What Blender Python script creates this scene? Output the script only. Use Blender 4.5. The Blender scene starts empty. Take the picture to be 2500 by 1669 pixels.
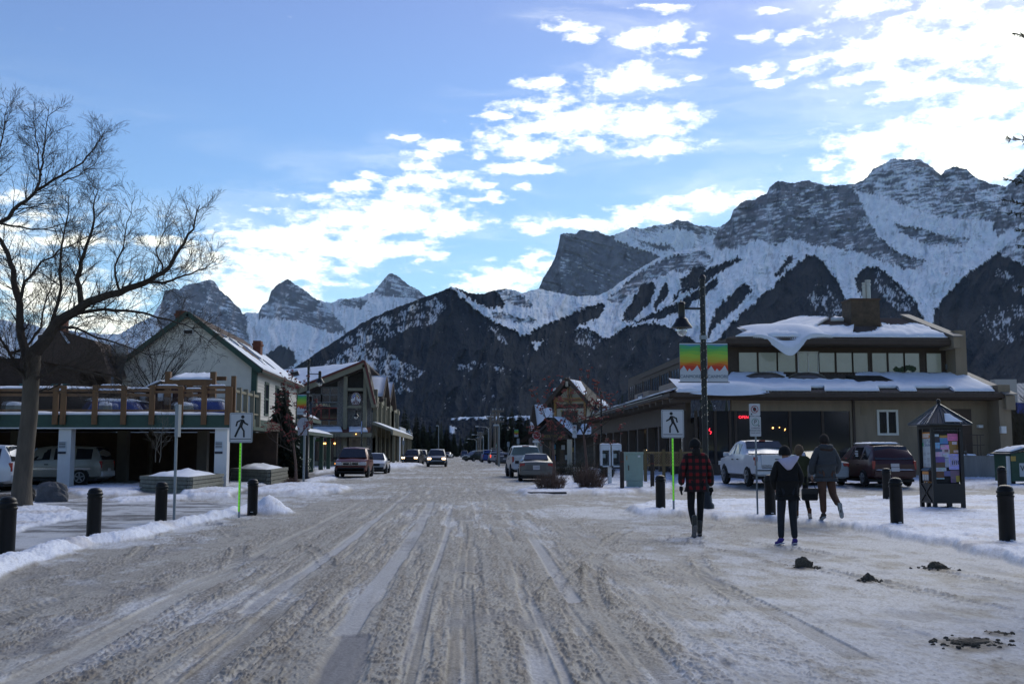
import bpy, math, random
import numpy as np
from mathutils import Vector, Matrix
R = math.radians
SC = bpy.context.scene
COL = SC.collection
rnd = random.Random(7)
# ------------------------------------------------------------------ camera
F = 2550.0; H = 1.55; YAW = R(2.72); PITCH = math.atan((1102 - 834.5) / F)
cam_d = bpy.data.cameras.new('camera'); cam = bpy.data.objects.new('camera', cam_d); COL.objects.link(cam)
cam_d.sensor_width = 36; cam_d.lens = 36 * F / 2500; cam_d.clip_end = 60000; cam_d.clip_start = 0.1
cam.location = (0, 0, H); cam.rotation_euler = (R(90) + PITCH, 0, -YAW)
SC.camera = cam
# ------------------------------------------------------------------ view
SC.view_settings.view_transform = 'Standard'; SC.view_settings.look = 'None'
SC.view_settings.exposure = 0.62; SC.view_settings.gamma = 1.0
SC.cycles.max_bounces = 5; SC.cycles.diffuse_bounces = 3; SC.cycles.glossy_bounces = 3
SC.cycles.transmission_bounces = 4; SC.cycles.use_denoising = True
# ------------------------------------------------------------------ sun and sky
SUN_EL, SUN_AZ = 34.0, 32.0           # azimuth clockwise from +Y (street direction)
sd = bpy.data.lights.new('sun', 'SUN'); sd.energy = 1.5; sd.angle = R(45); sd.color = (1.0, 0.955, 0.82)
sun = bpy.data.objects.new('sun', sd); COL.objects.link(sun)
sv = Vector((math.sin(R(SUN_AZ)) * math.cos(R(SUN_EL)), math.cos(R(SUN_AZ)) * math.cos(R(SUN_EL)), math.sin(R(SUN_EL))))
sun.rotation_euler = sv.to_track_quat('Z', 'Y').to_euler()
W = bpy.data.worlds.new('World'); SC.world = W; W.use_nodes = True
cR = Vector((math.cos(YAW), -math.sin(YAW), 0)); cF = Vector((math.sin(YAW) * math.cos(PITCH), math.cos(YAW) * math.cos(PITCH), math.sin(PITCH)))
cU = Vector((-math.sin(YAW) * math.sin(PITCH), -math.cos(YAW) * math.sin(PITCH), math.cos(PITCH)))
def ray(px, py): return cR * ((px - 1250) / F) + cF + cU * ((834.5 - py) / F)
def onY(px, py, Y): d = ray(px, py); t = Y / d.y; return Vector((d.x * t, Y, H + d.z * t))
def onX(px, py, X): d = ray(px, py); t = X / d.x; return Vector((X, d.y * t, H + d.z * t))
def onG(px, py, z=0.0): d = ray(px, py); t = (z - H) / d.z; return Vector((d.x * t, d.y * t, z))
def azel(px, py):
    d = ray(px, py); return math.atan2(d.x, d.y), math.atan2(d.z, math.hypot(d.x, d.y))
CL = [(1009,485,110,26,3),(912,530,200,48,0),(718,590,200,46,0),(680,650,150,60,0),(600,720,130,60,0),(1082,543,95,34,4),(960,608,120,26,4),
 (840,600,150,60,0),(1009,443,95,15,-4),(868,455,52,13,-6),(1072,414,82,16,-4),(1033,380,60,14,4),(985,339,28,9,4),(1082,354,45,9,-8),(1179,448,42,13,3),
 (1290,453,30,9,-6),(1198,480,45,9,0),(1275,359,98,29,0),(1275,412,85,15,0),(1350,300,120,28,3),(1580,296,115,38,2),(1545,198,105,33,0),(1324,257,80,18,4),
 (1203,281,34,8,3),(1324,201,75,16,6),(1616,362,98,20,3),(1440,349,60,24,-4),(1450,300,90,35,0),(1553,95,62,28,-8),(1397,63,58,16,-4),(1421,92,42,14,-10),(1638,71,42,20,10),
 (1690,190,30,9,-4),(1672,130,32,9,5),(1844,92,32,12,6),(1933,96,32,11,4),(1969,83,42,8,0),(1857,172,29,10,6),(1893,196,36,9,12),(1705,92,26,9,0),
 (2150,118,145,42,3),(2103,22,95,24,5),(2370,85,200,70,10),(2125,188,115,17,4),(2237,214,140,26,-4),(2430,235,150,38,-3),(2259,27,85,16,6),(1980,150,45,14,12),
 (2360,335,240,75,0),(2150,340,110,26,3),(2120,375,90,14,3),(2360,402,240,70,0),(2150,415,120,28,6),(2020,400,50,9,5),(1213,690,110,40,12),(1300,640,50,20,10),
 (1385,548,160,16,-3),(1620,520,170,22,4),(1723,492,120,28,8),(100,720,200,55,0),(-200,560,260,110,0),(240,800,150,40,0),(1620,15,70,8,-5),(1880,30,30,9,-5),
 (380,590,110,14,0),(150,590,150,16,3),(2650,150,260,120,0),(2700,380,300,130,0),(520,640,90,30,0)]
def build_world():
    nt = W.node_tree; nt.nodes.clear(); N = nt.nodes; L = nt.links
    def n(t, **k):
        x = N.new(t)
        for a, b in k.items(): setattr(x, a, b)
        return x
    def inp(s, v):
        if isinstance(v, (int, float, tuple)): s.default_value = v
        else: L.new(v, s)
    def math_(op, a, b=0.0, c=0.0, clamp=False):
        x = n('ShaderNodeMath', operation=op, use_clamp=clamp); inp(x.inputs[0], a); inp(x.inputs[1], b); inp(x.inputs[2], c); return x.outputs[0]
    def vm(op, a, b=(0, 0, 0), out=0):
        x = n('ShaderNodeVectorMath', operation=op); inp(x.inputs[0], a); inp(x.inputs[1], b); return x.outputs[out]
    tc = n('ShaderNodeTexCoord'); sep = n('ShaderNodeSeparateXYZ'); L.new(tc.outputs['Generated'], sep.inputs[0])
    x, y, z = sep.outputs
    az = math_('ARCTAN2', x, y)
    el = math_('ARCTAN2', z, math_('SQRT', math_('ADD', math_('MULTIPLY', x, x), math_('MULTIPLY', y, y))))
    comb = n('ShaderNodeCombineXYZ'); L.new(az, comb.inputs[0]); L.new(el, comb.inputs[1]); ae = comb.outputs[0]
    # cloud-layer coordinates: the direction met with a flat layer high above
    zz = math_('ADD', math_('MAXIMUM', z, 0.0), 0.10)
    pl = n('ShaderNodeCombineXYZ'); L.new(math_('DIVIDE', x, zz), pl.inputs[0]); L.new(math_('DIVIDE', y, zz), pl.inputs[1])
    nz = n('ShaderNodeTexNoise'); nz.inputs['Scale'].default_value = 9.0; nz.inputs['Detail'].default_value = 9; nz.inputs['Roughness'].default_value = 0.62
    L.new(pl.outputs[0], nz.inputs['Vector'])
    nz2 = n('ShaderNodeTexNoise'); nz2.inputs['Scale'].default_value = 30.0; nz2.inputs['Detail'].default_value = 4
    mp = n('ShaderNodeMapping'); mp.inputs['Scale'].default_value = (1, 2.6, 1); L.new(ae, mp.inputs[0]); L.new(mp.outputs[0], nz2.inputs['Vector'])
    warp = vm('MULTIPLY', vm('SUBTRACT', nz2.outputs['Color'], (0.5, 0.5, 0.5)), (0.05, 0.018, 0))
    aw = vm('ADD', ae, warp)
    acc = None
    for (cx, cy, rx, ry, rot) in CL:
        a0, e0 = azel(cx, cy); m = n('ShaderNodeMapping', vector_type='TEXTURE')
        m.inputs['Location'].default_value = (a0, e0, 0); m.inputs['Rotation'].default_value = (0, 0, R(rot)); m.inputs['Scale'].default_value = (rx / F, ry / F, 1)
        L.new(aw, m.inputs[0]); r = vm('LENGTH', m.outputs[0], out=1)
        q = math_('SUBTRACT', 1.0, r)
        acc = q if acc is None else math_('SMOOTH_MAX', acc, q, 0.25)
    # elsewhere (out of the photograph) broken cloud too
    nz3 = n('ShaderNodeTexNoise'); nz3.inputs['Scale'].default_value = 38.0; nz3.inputs['Detail'].default_value = 9; nz3.inputs['Roughness'].default_value = 0.66
    mp3 = n('ShaderNodeMapping'); mp3.inputs['Scale'].default_value = (1, 1.9, 1); L.new(ae, mp3.inputs[0]); L.new(mp3.outputs[0], nz3.inputs['Vector'])
    nn = math_('ADD', math_('MULTIPLY', nz.outputs['Fac'], 0.4), math_('MULTIPLY', nz3.outputs['Fac'], 0.6))
    d = math_('ADD', math_('ADD', math_('MAXIMUM', acc, -1.15), 0.10), math_('MULTIPLY', math_('SUBTRACT', nn, 0.49), 6.2))
    mr = n('ShaderNodeMapRange', interpolation_type='SMOOTHSTEP'); L.new(d, mr.inputs[0]); mr.inputs[1].default_value = -0.30; mr.inputs[2].default_value = 1.25
    sky = n('ShaderNodeTexSky', sky_type='NISHITA'); sky.sun_disc = False; sky.sun_elevation = R(SUN_EL); sky.sun_rotation = R(SUN_AZ)
    sky.altitude = 1300; sky.air_density = 1.0; sky.dust_density = 0.4; sky.ozone_density = 2.0
    hs = n('ShaderNodeHueSaturation'); hs.inputs['Saturation'].default_value = SKY_SAT; L.new(sky.outputs[0], hs.inputs['Color'])
    tint = n('ShaderNodeMix', data_type='RGBA', blend_type='MULTIPLY'); tint.inputs[0].default_value = 1.0
    L.new(hs.outputs[0], tint.inputs[6]); 
    tr = n('ShaderNodeValToRGB'); e = tr.color_ramp.elements; e[0].position = 0.0; e[0].color = SKY_LOW; e[1].position = 0.50; e[1].color = SKY_TINT
    m2 = e.new(0.30); m2.color = SKY_MID; L.new(math_('MAXIMUM', z, 0.0), tr.inputs[0]); L.new(tr.outputs[0], tint.inputs[7])
    # thin high veils drawn out along the wind
    mp4 = n('ShaderNodeMapping'); mp4.inputs['Rotation'].default_value = (0, 0, R(-12)); mp4.inputs['Scale'].default_value = (2.2, 13, 1); L.new(aw, mp4.inputs[0])
    nz4 = n('ShaderNodeTexNoise'); nz4.inputs['Scale'].default_value = 1.6; nz4.inputs['Detail'].default_value = 8; nz4.inputs['Roughness'].default_value = 0.6; nz4.inputs['Distortion'].default_value = 0.6; L.new(mp4.outputs[0], nz4.inputs['Vector'])
    v4 = n('ShaderNodeMapRange', interpolation_type='SMOOTHSTEP'); L.new(nz4.outputs['Fac'], v4.inputs[0]); v4.inputs[1].default_value = 0.42; v4.inputs[2].default_value = 0.78; v4.inputs[4].default_value = 0.27
    soft = n('ShaderNodeMapRange', interpolation_type='SMOOTHSTEP'); L.new(acc, soft.inputs[0]); soft.inputs[1].default_value = -3.2; soft.inputs[2].default_value = -0.2
    veil = math_('MULTIPLY', v4.outputs[0], soft.outputs[0]); cf = math_('MAXIMUM', mr.outputs[0], veil)
    mix = n('ShaderNodeMix', data_type='RGBA'); L.new(cf, mix.inputs[0]); L.new(tint.outputs[2], mix.inputs[6]); mix.inputs[7].default_value = CLOUD
    bg = n('ShaderNodeBackground'); bg.inputs['Strength'].default_value = SKY_STR; L.new(mix.outputs[2], bg.inputs[0])
    o = n('ShaderNodeOutputWorld'); L.new(bg.outputs[0], o.inputs[0])
SKY_STR = 0.10; SKY_SAT = 1.12; SKY_TINT = (1.25, .93, 1.0, 1); SKY_LOW = (.92, 1.08, .98, 1); SKY_MID = (1.02, 1.0, 1.03, 1); CLOUD = (13.2, 13.2, 11.6, 1)
build_world()

# ------------------------------------------------------------------ materials
MATS = {}
def mat(name, col, rough=0.7, var=0.0, vscale=3.0, bump=0.0, bscale=20.0, metal=0.0, emit=None, estr=1.0, spec=None, col2=None, stretch=None, alpha=None, thr=None, trans=0.0):
    if name in MATS: return MATS[name]
    m = bpy.data.materials.new(name); m.use_nodes = True; nt = m.node_tree; b = nt.nodes['Principled BSDF']; L = nt.links
    b.inputs['Base Color'].default_value = (*col, 1); b.inputs['Roughness'].default_value = rough; b.inputs['Metallic'].default_value = metal
    if spec is not None: b.inputs['Specular IOR Level'].default_value = spec
    if trans: b.inputs['Transmission Weight'].default_value = trans
    if emit: b.inputs['Emission Color'].default_value = (*emit, 1); b.inputs['Emission Strength'].default_value = estr
    if alpha is not None: b.inputs['Alpha'].default_value = alpha
    tc = nt.nodes.new('ShaderNodeTexCoord'); mp = nt.nodes.new('ShaderNodeMapping'); L.new(tc.outputs['Object'], mp.inputs[0])
    if stretch: mp.inputs['Scale'].default_value = stretch
    if var or col2:
        nz = nt.nodes.new('ShaderNodeTexNoise'); nz.inputs['Scale'].default_value = vscale; nz.inputs['Detail'].default_value = 6; nz.inputs['Roughness'].default_value = 0.65
        L.new(mp.outputs[0], nz.inputs['Vector']); rp = nt.nodes.new('ShaderNodeValToRGB')
        lo, hi = thr or (0.3, 0.7)
        rp.color_ramp.elements[0].position = lo; rp.color_ramp.elements[1].position = hi
        c2 = col2 or tuple(min(1, c * (1 + var)) for c in col)
        c1 = col if col2 else tuple(c * (1 - var) for c in col)
        rp.color_ramp.elements[0].color = (*c1, 1); rp.color_ramp.elements[1].color = (*c2, 1)
        L.new(nz.outputs['Fac'], rp.inputs[0]); L.new(rp.outputs[0], b.inputs['Base Color'])
    if bump:
        nb = nt.nodes.new('ShaderNodeTexNoise'); nb.inputs['Scale'].default_value = bscale; nb.inputs['Detail'].default_value = 5
        L.new(mp.outputs[0], nb.inputs['Vector']); bp = nt.nodes.new('ShaderNodeBump'); bp.inputs['Strength'].default_value = min(1, bump); bp.inputs['Distance'].default_value = 0.02 * max(1, bump)
        L.new(nb.outputs['Fac'], bp.inputs['Height']); L.new(bp.outputs[0], b.inputs['Normal'])
    MATS[name] = m; return m
def attr_mat(name, rough=0.9, bump=0.4, bscale=1.0, vscale=1.0, var=0.2, dist=0.02, stretch=(1, 1, 1), spec=0.3):
    m = bpy.data.materials.new(name); m.use_nodes = True; nt = m.node_tree; b = nt.nodes['Principled BSDF']; L = nt.links
    b.inputs['Roughness'].default_value = rough; b.inputs['Specular IOR Level'].default_value = spec
    at = nt.nodes.new('ShaderNodeAttribute'); at.attribute_name = 'col'
    tc = nt.nodes.new('ShaderNodeTexCoord'); mp = nt.nodes.new('ShaderNodeMapping'); mp.inputs['Scale'].default_value = stretch; L.new(tc.outputs['Object'], mp.inputs[0])
    nz = nt.nodes.new('ShaderNodeTexNoise'); nz.inputs['Scale'].default_value = vscale; nz.inputs['Detail'].default_value = 6; nz.inputs['Roughness'].default_value = 0.7; L.new(mp.outputs[0], nz.inputs['Vector'])
    mr = nt.nodes.new('ShaderNodeMapRange'); mr.inputs[1].default_value = 0.3; mr.inputs[2].default_value = 0.7; mr.inputs[3].default_value = 1 - var; mr.inputs[4].default_value = 1 + var; L.new(nz.outputs['Fac'], mr.inputs[0])
    mx = nt.nodes.new('ShaderNodeMix'); mx.data_type = 'RGBA'; mx.blend_type = 'MULTIPLY'; mx.inputs[0].default_value = 1; L.new(at.outputs['Color'], mx.inputs[6]); L.new(mr.outputs[0], mx.inputs[7])
    L.new(mx.outputs[2], b.inputs['Base Color'])
    nb = nt.nodes.new('ShaderNodeTexNoise'); nb.inputs['Scale'].default_value = bscale; nb.inputs['Detail'].default_value = 6; L.new(mp.outputs[0], nb.inputs['Vector'])
    bp = nt.nodes.new('ShaderNodeBump'); bp.inputs['Strength'].default_value = bump; bp.inputs['Distance'].default_value = dist; L.new(nb.outputs['Fac'], bp.inputs['Height']); L.new(bp.outputs[0], b.inputs['Normal'])
    return m
# ------------------------------------------------------------------ object helpers
def inv(parent):
    if parent is None: return Matrix.Identity(4)
    return world_mat(parent).inverted()
def world_mat(o):
    m = Matrix.LocRotScale(o.location, o.rotation_euler, o.scale)
    return world_mat(o.parent) @ m if o.parent else m
def link(o, parent=None):
    COL.objects.link(o)
    if parent is not None: o.parent = parent
    return o
def tag(o, label=None, cat=None, group=None, kind=None):
    if label: o['label'] = label
    if cat: o['category'] = cat
    if group: o['group'] = group
    if kind: o['kind'] = kind
    return o
def thing(name, label, cat, loc=(0, 0, 0), rz=0.0, group=None):
    o = bpy.data.objects.new(name, None); o.location = loc; o.rotation_euler = (0, 0, rz); o.empty_display_size = 0.3
    link(o); return tag(o, label, cat, group)
def copy_tree(o, parent=None):
    c = o.copy(); COL.objects.link(c); c.parent = parent
    for ch in list(o.children): copy_tree(ch, c)
    return c
class MB:
    def __init__(s): s.v = []; s.f = []
    def add(s, vs, fs):
        b = len(s.v); s.v += [Vector(p) for p in vs]; s.f += [tuple(i + b for i in f) for f in fs]; return s
    def box(s, x0, x1, y0, y1, z0, z1):
        return s.add([(x0,y0,z0),(x1,y0,z0),(x1,y1,z0),(x0,y1,z0),(x0,y0,z1),(x1,y0,z1),(x1,y1,z1),(x0,y1,z1)],
                     [(0,3,2,1),(4,5,6,7),(0,1,5,4),(1,2,6,5),(2,3,7,6),(3,0,4,7)])
    def beam(s, a, b, w, h, up=(0, 0, 1)):
        a = Vector(a); b = Vector(b); d = (b - a).normalized(); u = Vector(up); r = d.cross(u)
        if r.length < 1e-4: r = d.cross(Vector((1, 0, 0)))
        r.normalize(); u = r.cross(d).normalized(); r *= w / 2; u *= h / 2
        return s.add([a-r-u, a+r-u, a+r+u, a-r+u, b-r-u, b+r-u, b+r+u, b-r+u], [(0,1,2,3),(7,6,5,4),(0,4,5,1),(1,5,6,2),(2,6,7,3),(3,7,4,0)])
    def quad(s, *p): return s.add(p, [tuple(range(len(p)))])
    def prism(s, pts, off):
        n = len(pts); off = Vector(off); pts = [Vector(p) for p in pts]
        vs = pts + [p + off for p in pts]
        fs = [tuple(range(n)), tuple(range(2 * n - 1, n - 1, -1))] + [(i, i + n, (i + 1) % n + n, (i + 1) % n) for i in range(n)]
        return s.add(vs, fs)
    def tube(s, pts, rad, n=6, cap=True):
        pts = [Vector(p) for p in pts]; m = len(pts)
        if not hasattr(rad, '__len__'): rad = [rad] * m
        b = len(s.v); prev = None
        for i, p in enumerate(pts):
            d = (pts[min(i + 1, m - 1)] - pts[max(i - 1, 0)])
            d = d.normalized() if d.length > 1e-9 else Vector((0, 0, 1))
            if prev is None: r = d.cross(Vector((0, 0, 1))) if abs(d.z) < 0.9 else d.cross(Vector((1, 0, 0)))
            else: r = prev - d * prev.dot(d)
            r.normalize(); prev = r; u = d.cross(r)
            for k in range(n):
                a = 2 * math.pi * k / n; s.v.append(p + (r * math.cos(a) + u * math.sin(a)) * rad[i])
        for i in range(m - 1):
            for k in range(n): s.f.append((b + i*n + k, b + i*n + (k+1) % n, b + (i+1)*n + (k+1) % n, b + (i+1)*n + k))
        if cap: s.f.append(tuple(b + k for k in range(n))[::-1]); s.f.append(tuple(b + (m-1)*n + k for k in range(n)))
        return s
    def lathe(s, prof, n=20, c=(0, 0, 0), axis='z', a0=0.0):
        b = len(s.v); c = Vector(c)
        for (r, z) in prof:
            for k in range(n):
                a = 2 * math.pi * k / n + a0; p = (r * math.cos(a), r * math.sin(a), z)
                if axis == 'x': p = (p[2], p[0], p[1])
                if axis == 'y': p = (p[0], p[2], p[1])
                s.v.append(c + Vector(p))
        for i in range(len(prof) - 1):
            for k in range(n): s.f.append((b + i*n + k, b + i*n + (k+1) % n, b + (i+1)*n + (k+1) % n, b + (i+1)*n + k))
        s.f.append(tuple(b + k for k in range(n))[::-1]); s.f.append(tuple(b + (len(prof)-1)*n + k for k in range(n)))
        return s
    def ball(s, c, r, n=10, sc=(1, 1, 1), jit=0.0, seed=0):
        rr = random.Random(seed); b = len(s.v); c = Vector(c); m = n // 2 + 1
        for i in range(m + 1):
            t = math.pi * i / m
            for k in range(n):
                a = 2 * math.pi * k / n; j = 1 + jit * (rr.random() - 0.5)
                s.v.append(c + Vector((math.sin(t)*math.cos(a)*sc[0], math.sin(t)*math.sin(a)*sc[1], math.cos(t)*sc[2])) * r * j)
        for i in range(m):
            for k in range(n): s.f.append((b + i*n + k, b + (i+1)*n + k, b + (i+1)*n + (k+1) % n, b + i*n + (k+1) % n))
        return s
    def build(s, name, mt, parent=None, smooth=False, bevel=0.0, label=None, mods=None):
        me = bpy.data.meshes.new(name); iv = inv(parent)
        me.from_pydata([tuple(iv @ p) for p in s.v], [], s.f); me.materials.append(mt)
        if smooth: me.polygons.foreach_set('use_smooth', [True] * len(me.polygons))
        me.update(); o = bpy.data.objects.new(name, me); link(o, parent)
        if bevel:
            bm = o.modifiers.new('bevel', 'BEVEL'); bm.width = bevel; bm.segments = 2; bm.limit_method = 'ANGLE'; bm.angle_limit = R(35)
        if label: o['label'] = label
        return o
def text(name, body, mt, parent, loc, size, rot=(R(90), 0, 0), extrude=0.004, align='CENTER', sx=1.0):
    c = bpy.data.curves.new(name, 'FONT'); c.body = body; c.size = size; c.extrude = extrude; c.align_x = align; c.align_y = 'CENTER'; c.materials.append(mt)
    o = bpy.data.objects.new(name, c); link(o, parent); iv = inv(parent)
    m = iv @ (Matrix.Translation(Vector(loc)) @ Matrix.LocRotScale(None, Matrix.Rotation(0, 3, 'X').to_quaternion(), None) @ rot_m(rot))
    o.location = m.to_translation(); o.rotation_euler = m.to_euler(); o.scale = (sx, 1, 1)
    return o
def rot_m(r):
    from mathutils import Euler
    return Euler(r).to_matrix().to_4x4()
def np_mesh(name, P, faces, mt, col=None, smooth=True):
    me = bpy.data.meshes.new(name); nv = len(P); nf = len(faces)
    me.vertices.add(nv); me.vertices.foreach_set('co', P.astype(np.float32).ravel())
    me.loops.add(nf * 4); me.loops.foreach_set('vertex_index', faces.astype(np.int32).ravel())
    me.polygons.add(nf); me.polygons.foreach_set('loop_start', np.arange(0, nf * 4, 4, dtype=np.int32))
    me.polygons.foreach_set('use_smooth', np.full(nf, smooth)); me.update(calc_edges=True)
    if col is not None:
        a = me.attributes.new('col', 'FLOAT_COLOR', 'POINT'); c4 = np.ones((nv, 4), np.float32); c4[:, :3] = col; a.data.foreach_set('color', c4.ravel())
    me.materials.append(mt); me.validate(); o = bpy.data.objects.new(name, me); link(o); return o
def grid_faces(nr, nc):
    i = np.arange(nr - 1)[:, None] * nc + np.arange(nc - 1)[None, :]; i = i.ravel()
    return np.stack([i, i + 1, i + nc + 1, i + nc], 1)
# ------------------------------------------------------------------ numpy noise
def _h(ix, iy, seed):
    n = (ix.astype(np.int64) * 374761393 + iy.astype(np.int64) * 668265263 + seed * 1274126177) & 0xffffffff
    n = ((n ^ (n >> 13)) * 1274126177) & 0xffffffff
    return ((n ^ (n >> 16)) & 0xffff) / 65535.0
def vn(x, y, seed=0):
    x, y = np.broadcast_arrays(np.asarray(x, float), np.asarray(y, float))
    ix = np.floor(x); iy = np.floor(y); fx = x - ix; fy = y - iy; fx = fx*fx*(3-2*fx); fy = fy*fy*(3-2*fy)
    a = _h(ix, iy, seed); b = _h(ix+1, iy, seed); c = _h(ix, iy+1, seed); d = _h(ix+1, iy+1, seed)
    return (a*(1-fx)+b*fx)*(1-fy) + (c*(1-fx)+d*fx)*fy
def fbm(x, y, o=5, seed=0, g=0.5):
    s = 0; a = 1; t = 0
    for k in range(o): s = s + a * vn(x * 2**k, y * 2**k, seed + k * 17); t += a; a *= g
    return s / t
def inpoly(x, y, poly):
    m = np.zeros(x.shape, bool); n = len(poly); j = n - 1
    for i in range(n):
        xi, yi = poly[i]; xj, yj = poly[j]
        c = ((yi > y) != (yj > y)) & (x < (xj - xi) * (y - yi) / (yj - yi + 1e-12) + xi); m ^= c; j = i
    return m
def sstep(a, b, x): t = np.clip((x - a) / (b - a), 0, 1); return t*t*(3-2*t)
# ------------------------------------------------------------------ mountains
def rays_np(px, py):
    u = (px - 1250) / F; v = (834.5 - py) / F
    dx = cR.x*u + cF.x + cU.x*v; dy = cR.y*u + cF.y + cU.y*v; dz = cR.z*u + cF.z + cU.z*v
    return dx, dy, dz
SNOW = np.array([0.82, 0.86, 0.91]); ROCK = np.array([0.17, 0.18, 0.20]); TREE = np.array([0.017, 0.024, 0.034])
def mountain(name, label, outline, base, dist, paints, x0, x1, dx, rows, relief=1.0, seed=1, strata=(0.0, 1.0), rocky=0.35):
    px = np.arange(x0, x1 + dx, dx); ox, oy = zip(*outline)
    ridge = np.interp(px, ox, oy)
    ridge = ridge + 7 * (fbm(px / 16, px * 0 + 3, 4, seed, 0.6) - 0.5) + 2.5 * (vn(px / 2.6, px * 0, seed + 5) - 0.5)
    bx, by = zip(*base); bot = np.interp(px, bx, by)
    T = np.linspace(0, 1, rows)[:, None]
    PX = np.broadcast_to(px, (rows, len(px))).copy(); PY = bot + (ridge - bot) * T
    D = dist(PX, PY)
    # wander
    wx = PX + 26 * (fbm(PX / 40, PY / 40, 4, seed + 1) - 0.5); wy = PY + 20 * (fbm(PX / 40, PY / 40, 4, seed + 2) - 0.5)
    # relief: buttresses and gullies running down the slope plus broken rock
    g = 1 - np.abs(2 * fbm(wx / 46 + wy / 160, wy / 150, 4, seed + 3) - 1)
    g2 = 1 - np.abs(2 * fbm(wx / 13, wy / 30, 4, seed + 4) - 1)
    st = vn(wx / 60 * 0 + (wy + (wx - 1250) * strata[0]) / 5.5, wx / 70, seed + 8)
        # cover
    K = np.zeros(PX.shape); F1 = np.ones(PX.shape)   # rock, forest
    S = np.zeros(PX.shape)
    fine = fbm(PX / 2.2, PY / 6.0, 3, seed + 9, 0.6); mid = fbm(wx / 16, wy / 16, 5, seed + 10, 0.6)
    jx = PX + 14 * (fbm(PX / 11, PY / 14, 4, seed + 12, 0.65) - 0.5); jy = PY + 22 * (fbm(PX / 5, PY / 16, 4, seed + 13, 0.65) - 0.5)
    cov = np.zeros(PX.shape); par = np.zeros(PX.shape)       # 0 forest 1 snow 2 rock 3 snowy rock
    for kind, w, poly in paints:
        m = inpoly(jx, jy, poly); cov[m] = kind; par[m] = w
    nf = np.where(cov == 0, 0.12, 1.0)
    rel = (-150 * g - 45 * g2 * (.3 + .7 * nf) - 16 * fbm(PX / 4, PY / 4, 3, seed + 6) * nf + 22 * st * strata[1] * nf * (cov == 2)) * relief
    rel *= np.clip(T * 6, 0, 1)
    slope_s = 0.5 * g2 + 0.5 * st
    sy = wy * .45 + PY * .55 + (PX - 1250) * strata[0]
    rk = fbm(wx / 18, sy / 2.6, 4, seed + 20, 0.6); ch = fbm(wx / 3.2 + PY / 60, PY / 22, 4, seed + 21, 0.62); big = fbm(wx / 30, wy / 30, 4, seed + 23, .6)
    # snow share per cover
    s_for = sstep(0.72, 0.92, fine + 0.9 * (mid - 0.5) + par * 1.0 - .16 * (par < .1)) * .7          # trees: snow glimpsed between
    s_snow = (1 - .85 * sstep(0.60, 0.72, rk * 0.45 + mid * 0.45 + rocky * 0.2 + par * 0.1)) * (1 - .45 * sstep(.56, .72, ch * .7 + big * .3))
    s_rock = np.maximum(sstep(0.50, 0.66, rk * 0.62 + big * 0.38 + par), .7 * sstep(.60, .72, ch * .55 + big * .45 + par))
    sn = np.where(cov == 0, s_for, np.where(cov == 1, s_snow, s_rock))
    dark = np.where((cov == 0)[..., None], TREE * (0.75 + 0.5 * fine[..., None]), ROCK * (0.6 + 0.8 * mid[..., None]))
    c = dark * (1 - sn[..., None]) + SNOW * (0.86 + 0.2 * mid[..., None]) * sn[..., None]
    tree_h = np.where(cov == 0, 1.0, 0.0)
    D = D + rel + 10 * tree_h * (fine - 0.5)
    dx_, dy_, dz_ = rays_np(PX, PY); h = np.hypot(dx_, dy_); s = D / h
    P = np.stack([dx_ * s, dy_ * s, H + dz_ * s], -1)
    back = []
    for k, (dd, zf) in enumerate([(500, .9), (1500, .55), (3000, 0.0)]):
        b = P[-1].copy(); hd = np.hypot(b[:, 0], b[:, 1]); b[:, 0] *= (hd + dd) / hd; b[:, 1] *= (hd + dd) / hd; b[:, 2] *= zf; back.append(b)
    allP = np.concatenate([P.reshape(-1, 3)] + back); C = np.concatenate([c.reshape(-1, 3), np.tile(c[-1], (3, 1))])
    o = np_mesh(name, allP, grid_faces(rows + 3, len(px)), MOUNT_MAT, C, smooth=False)
    return tag(o, label, kind='structure')
MOUNT_MAT = attr_mat('mountain_cover', rough=0.95, bump=0.25, bscale=0.02, vscale=0.03, var=0.12, dist=8.0, spec=0.1)
SIS = [(-300,800),(0,780),(120,800),(250,815),(297,814),(340,788),(373,770),(395,738),(402,709),(424,702),(438,707),(453,694),(474,691),(500,687),(510,681),(525,687),(536,706),(547,716),(565,734),(586,752),(592,767),(612,763),(630,765),(641,745),(655,734),(662,709),(677,694),(702,682),(724,694),(746,711),(771,729),(793,737),(814,737),(829,729),(851,730),(880,725),(912,712),(930,691),(946,671),(952,668),(974,674),(995,694),(1017,705),(1042,723),(1100,765),(1200,800)]
mountain('far_mountains', 'three distant snowy rock peaks beyond the white gabled house', SIS, [(-300,1050),(1200,1050)],
    lambda x, y: 9500 + (1000 - y) * 5.0,
    [(1,0,[(-400,600),(1300,600),(1300,960),(-400,960)]),
     (2,-.03,[(380,790),(395,735),(400,690),(520,660),(600,760),(604,810),(612,850),(570,835),(520,825),(440,812)]),
     (2,-.03,[(628,775),(650,660),(720,660),(775,728),(822,780),(846,812),(812,812),(760,795),(700,778)]),
     (2,.03,[(905,722),(940,655),(990,660),(1045,722),(1010,738),(960,722)]),
     (2,.02,[(820,740),(850,728),(905,735),(880,752),(830,752)]),
     (0,-.2,[(644,871),(677,846),(709,850),(724,879),(717,893),(684,904),(644,886)]),
     (0,.05,[(-400,900),(1300,900),(1300,1060),(-400,1060)])], -300, 1180, 2.2, 150, relief=0.8, seed=11, strata=(-.25, 1.2), rocky=0.2)
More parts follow.
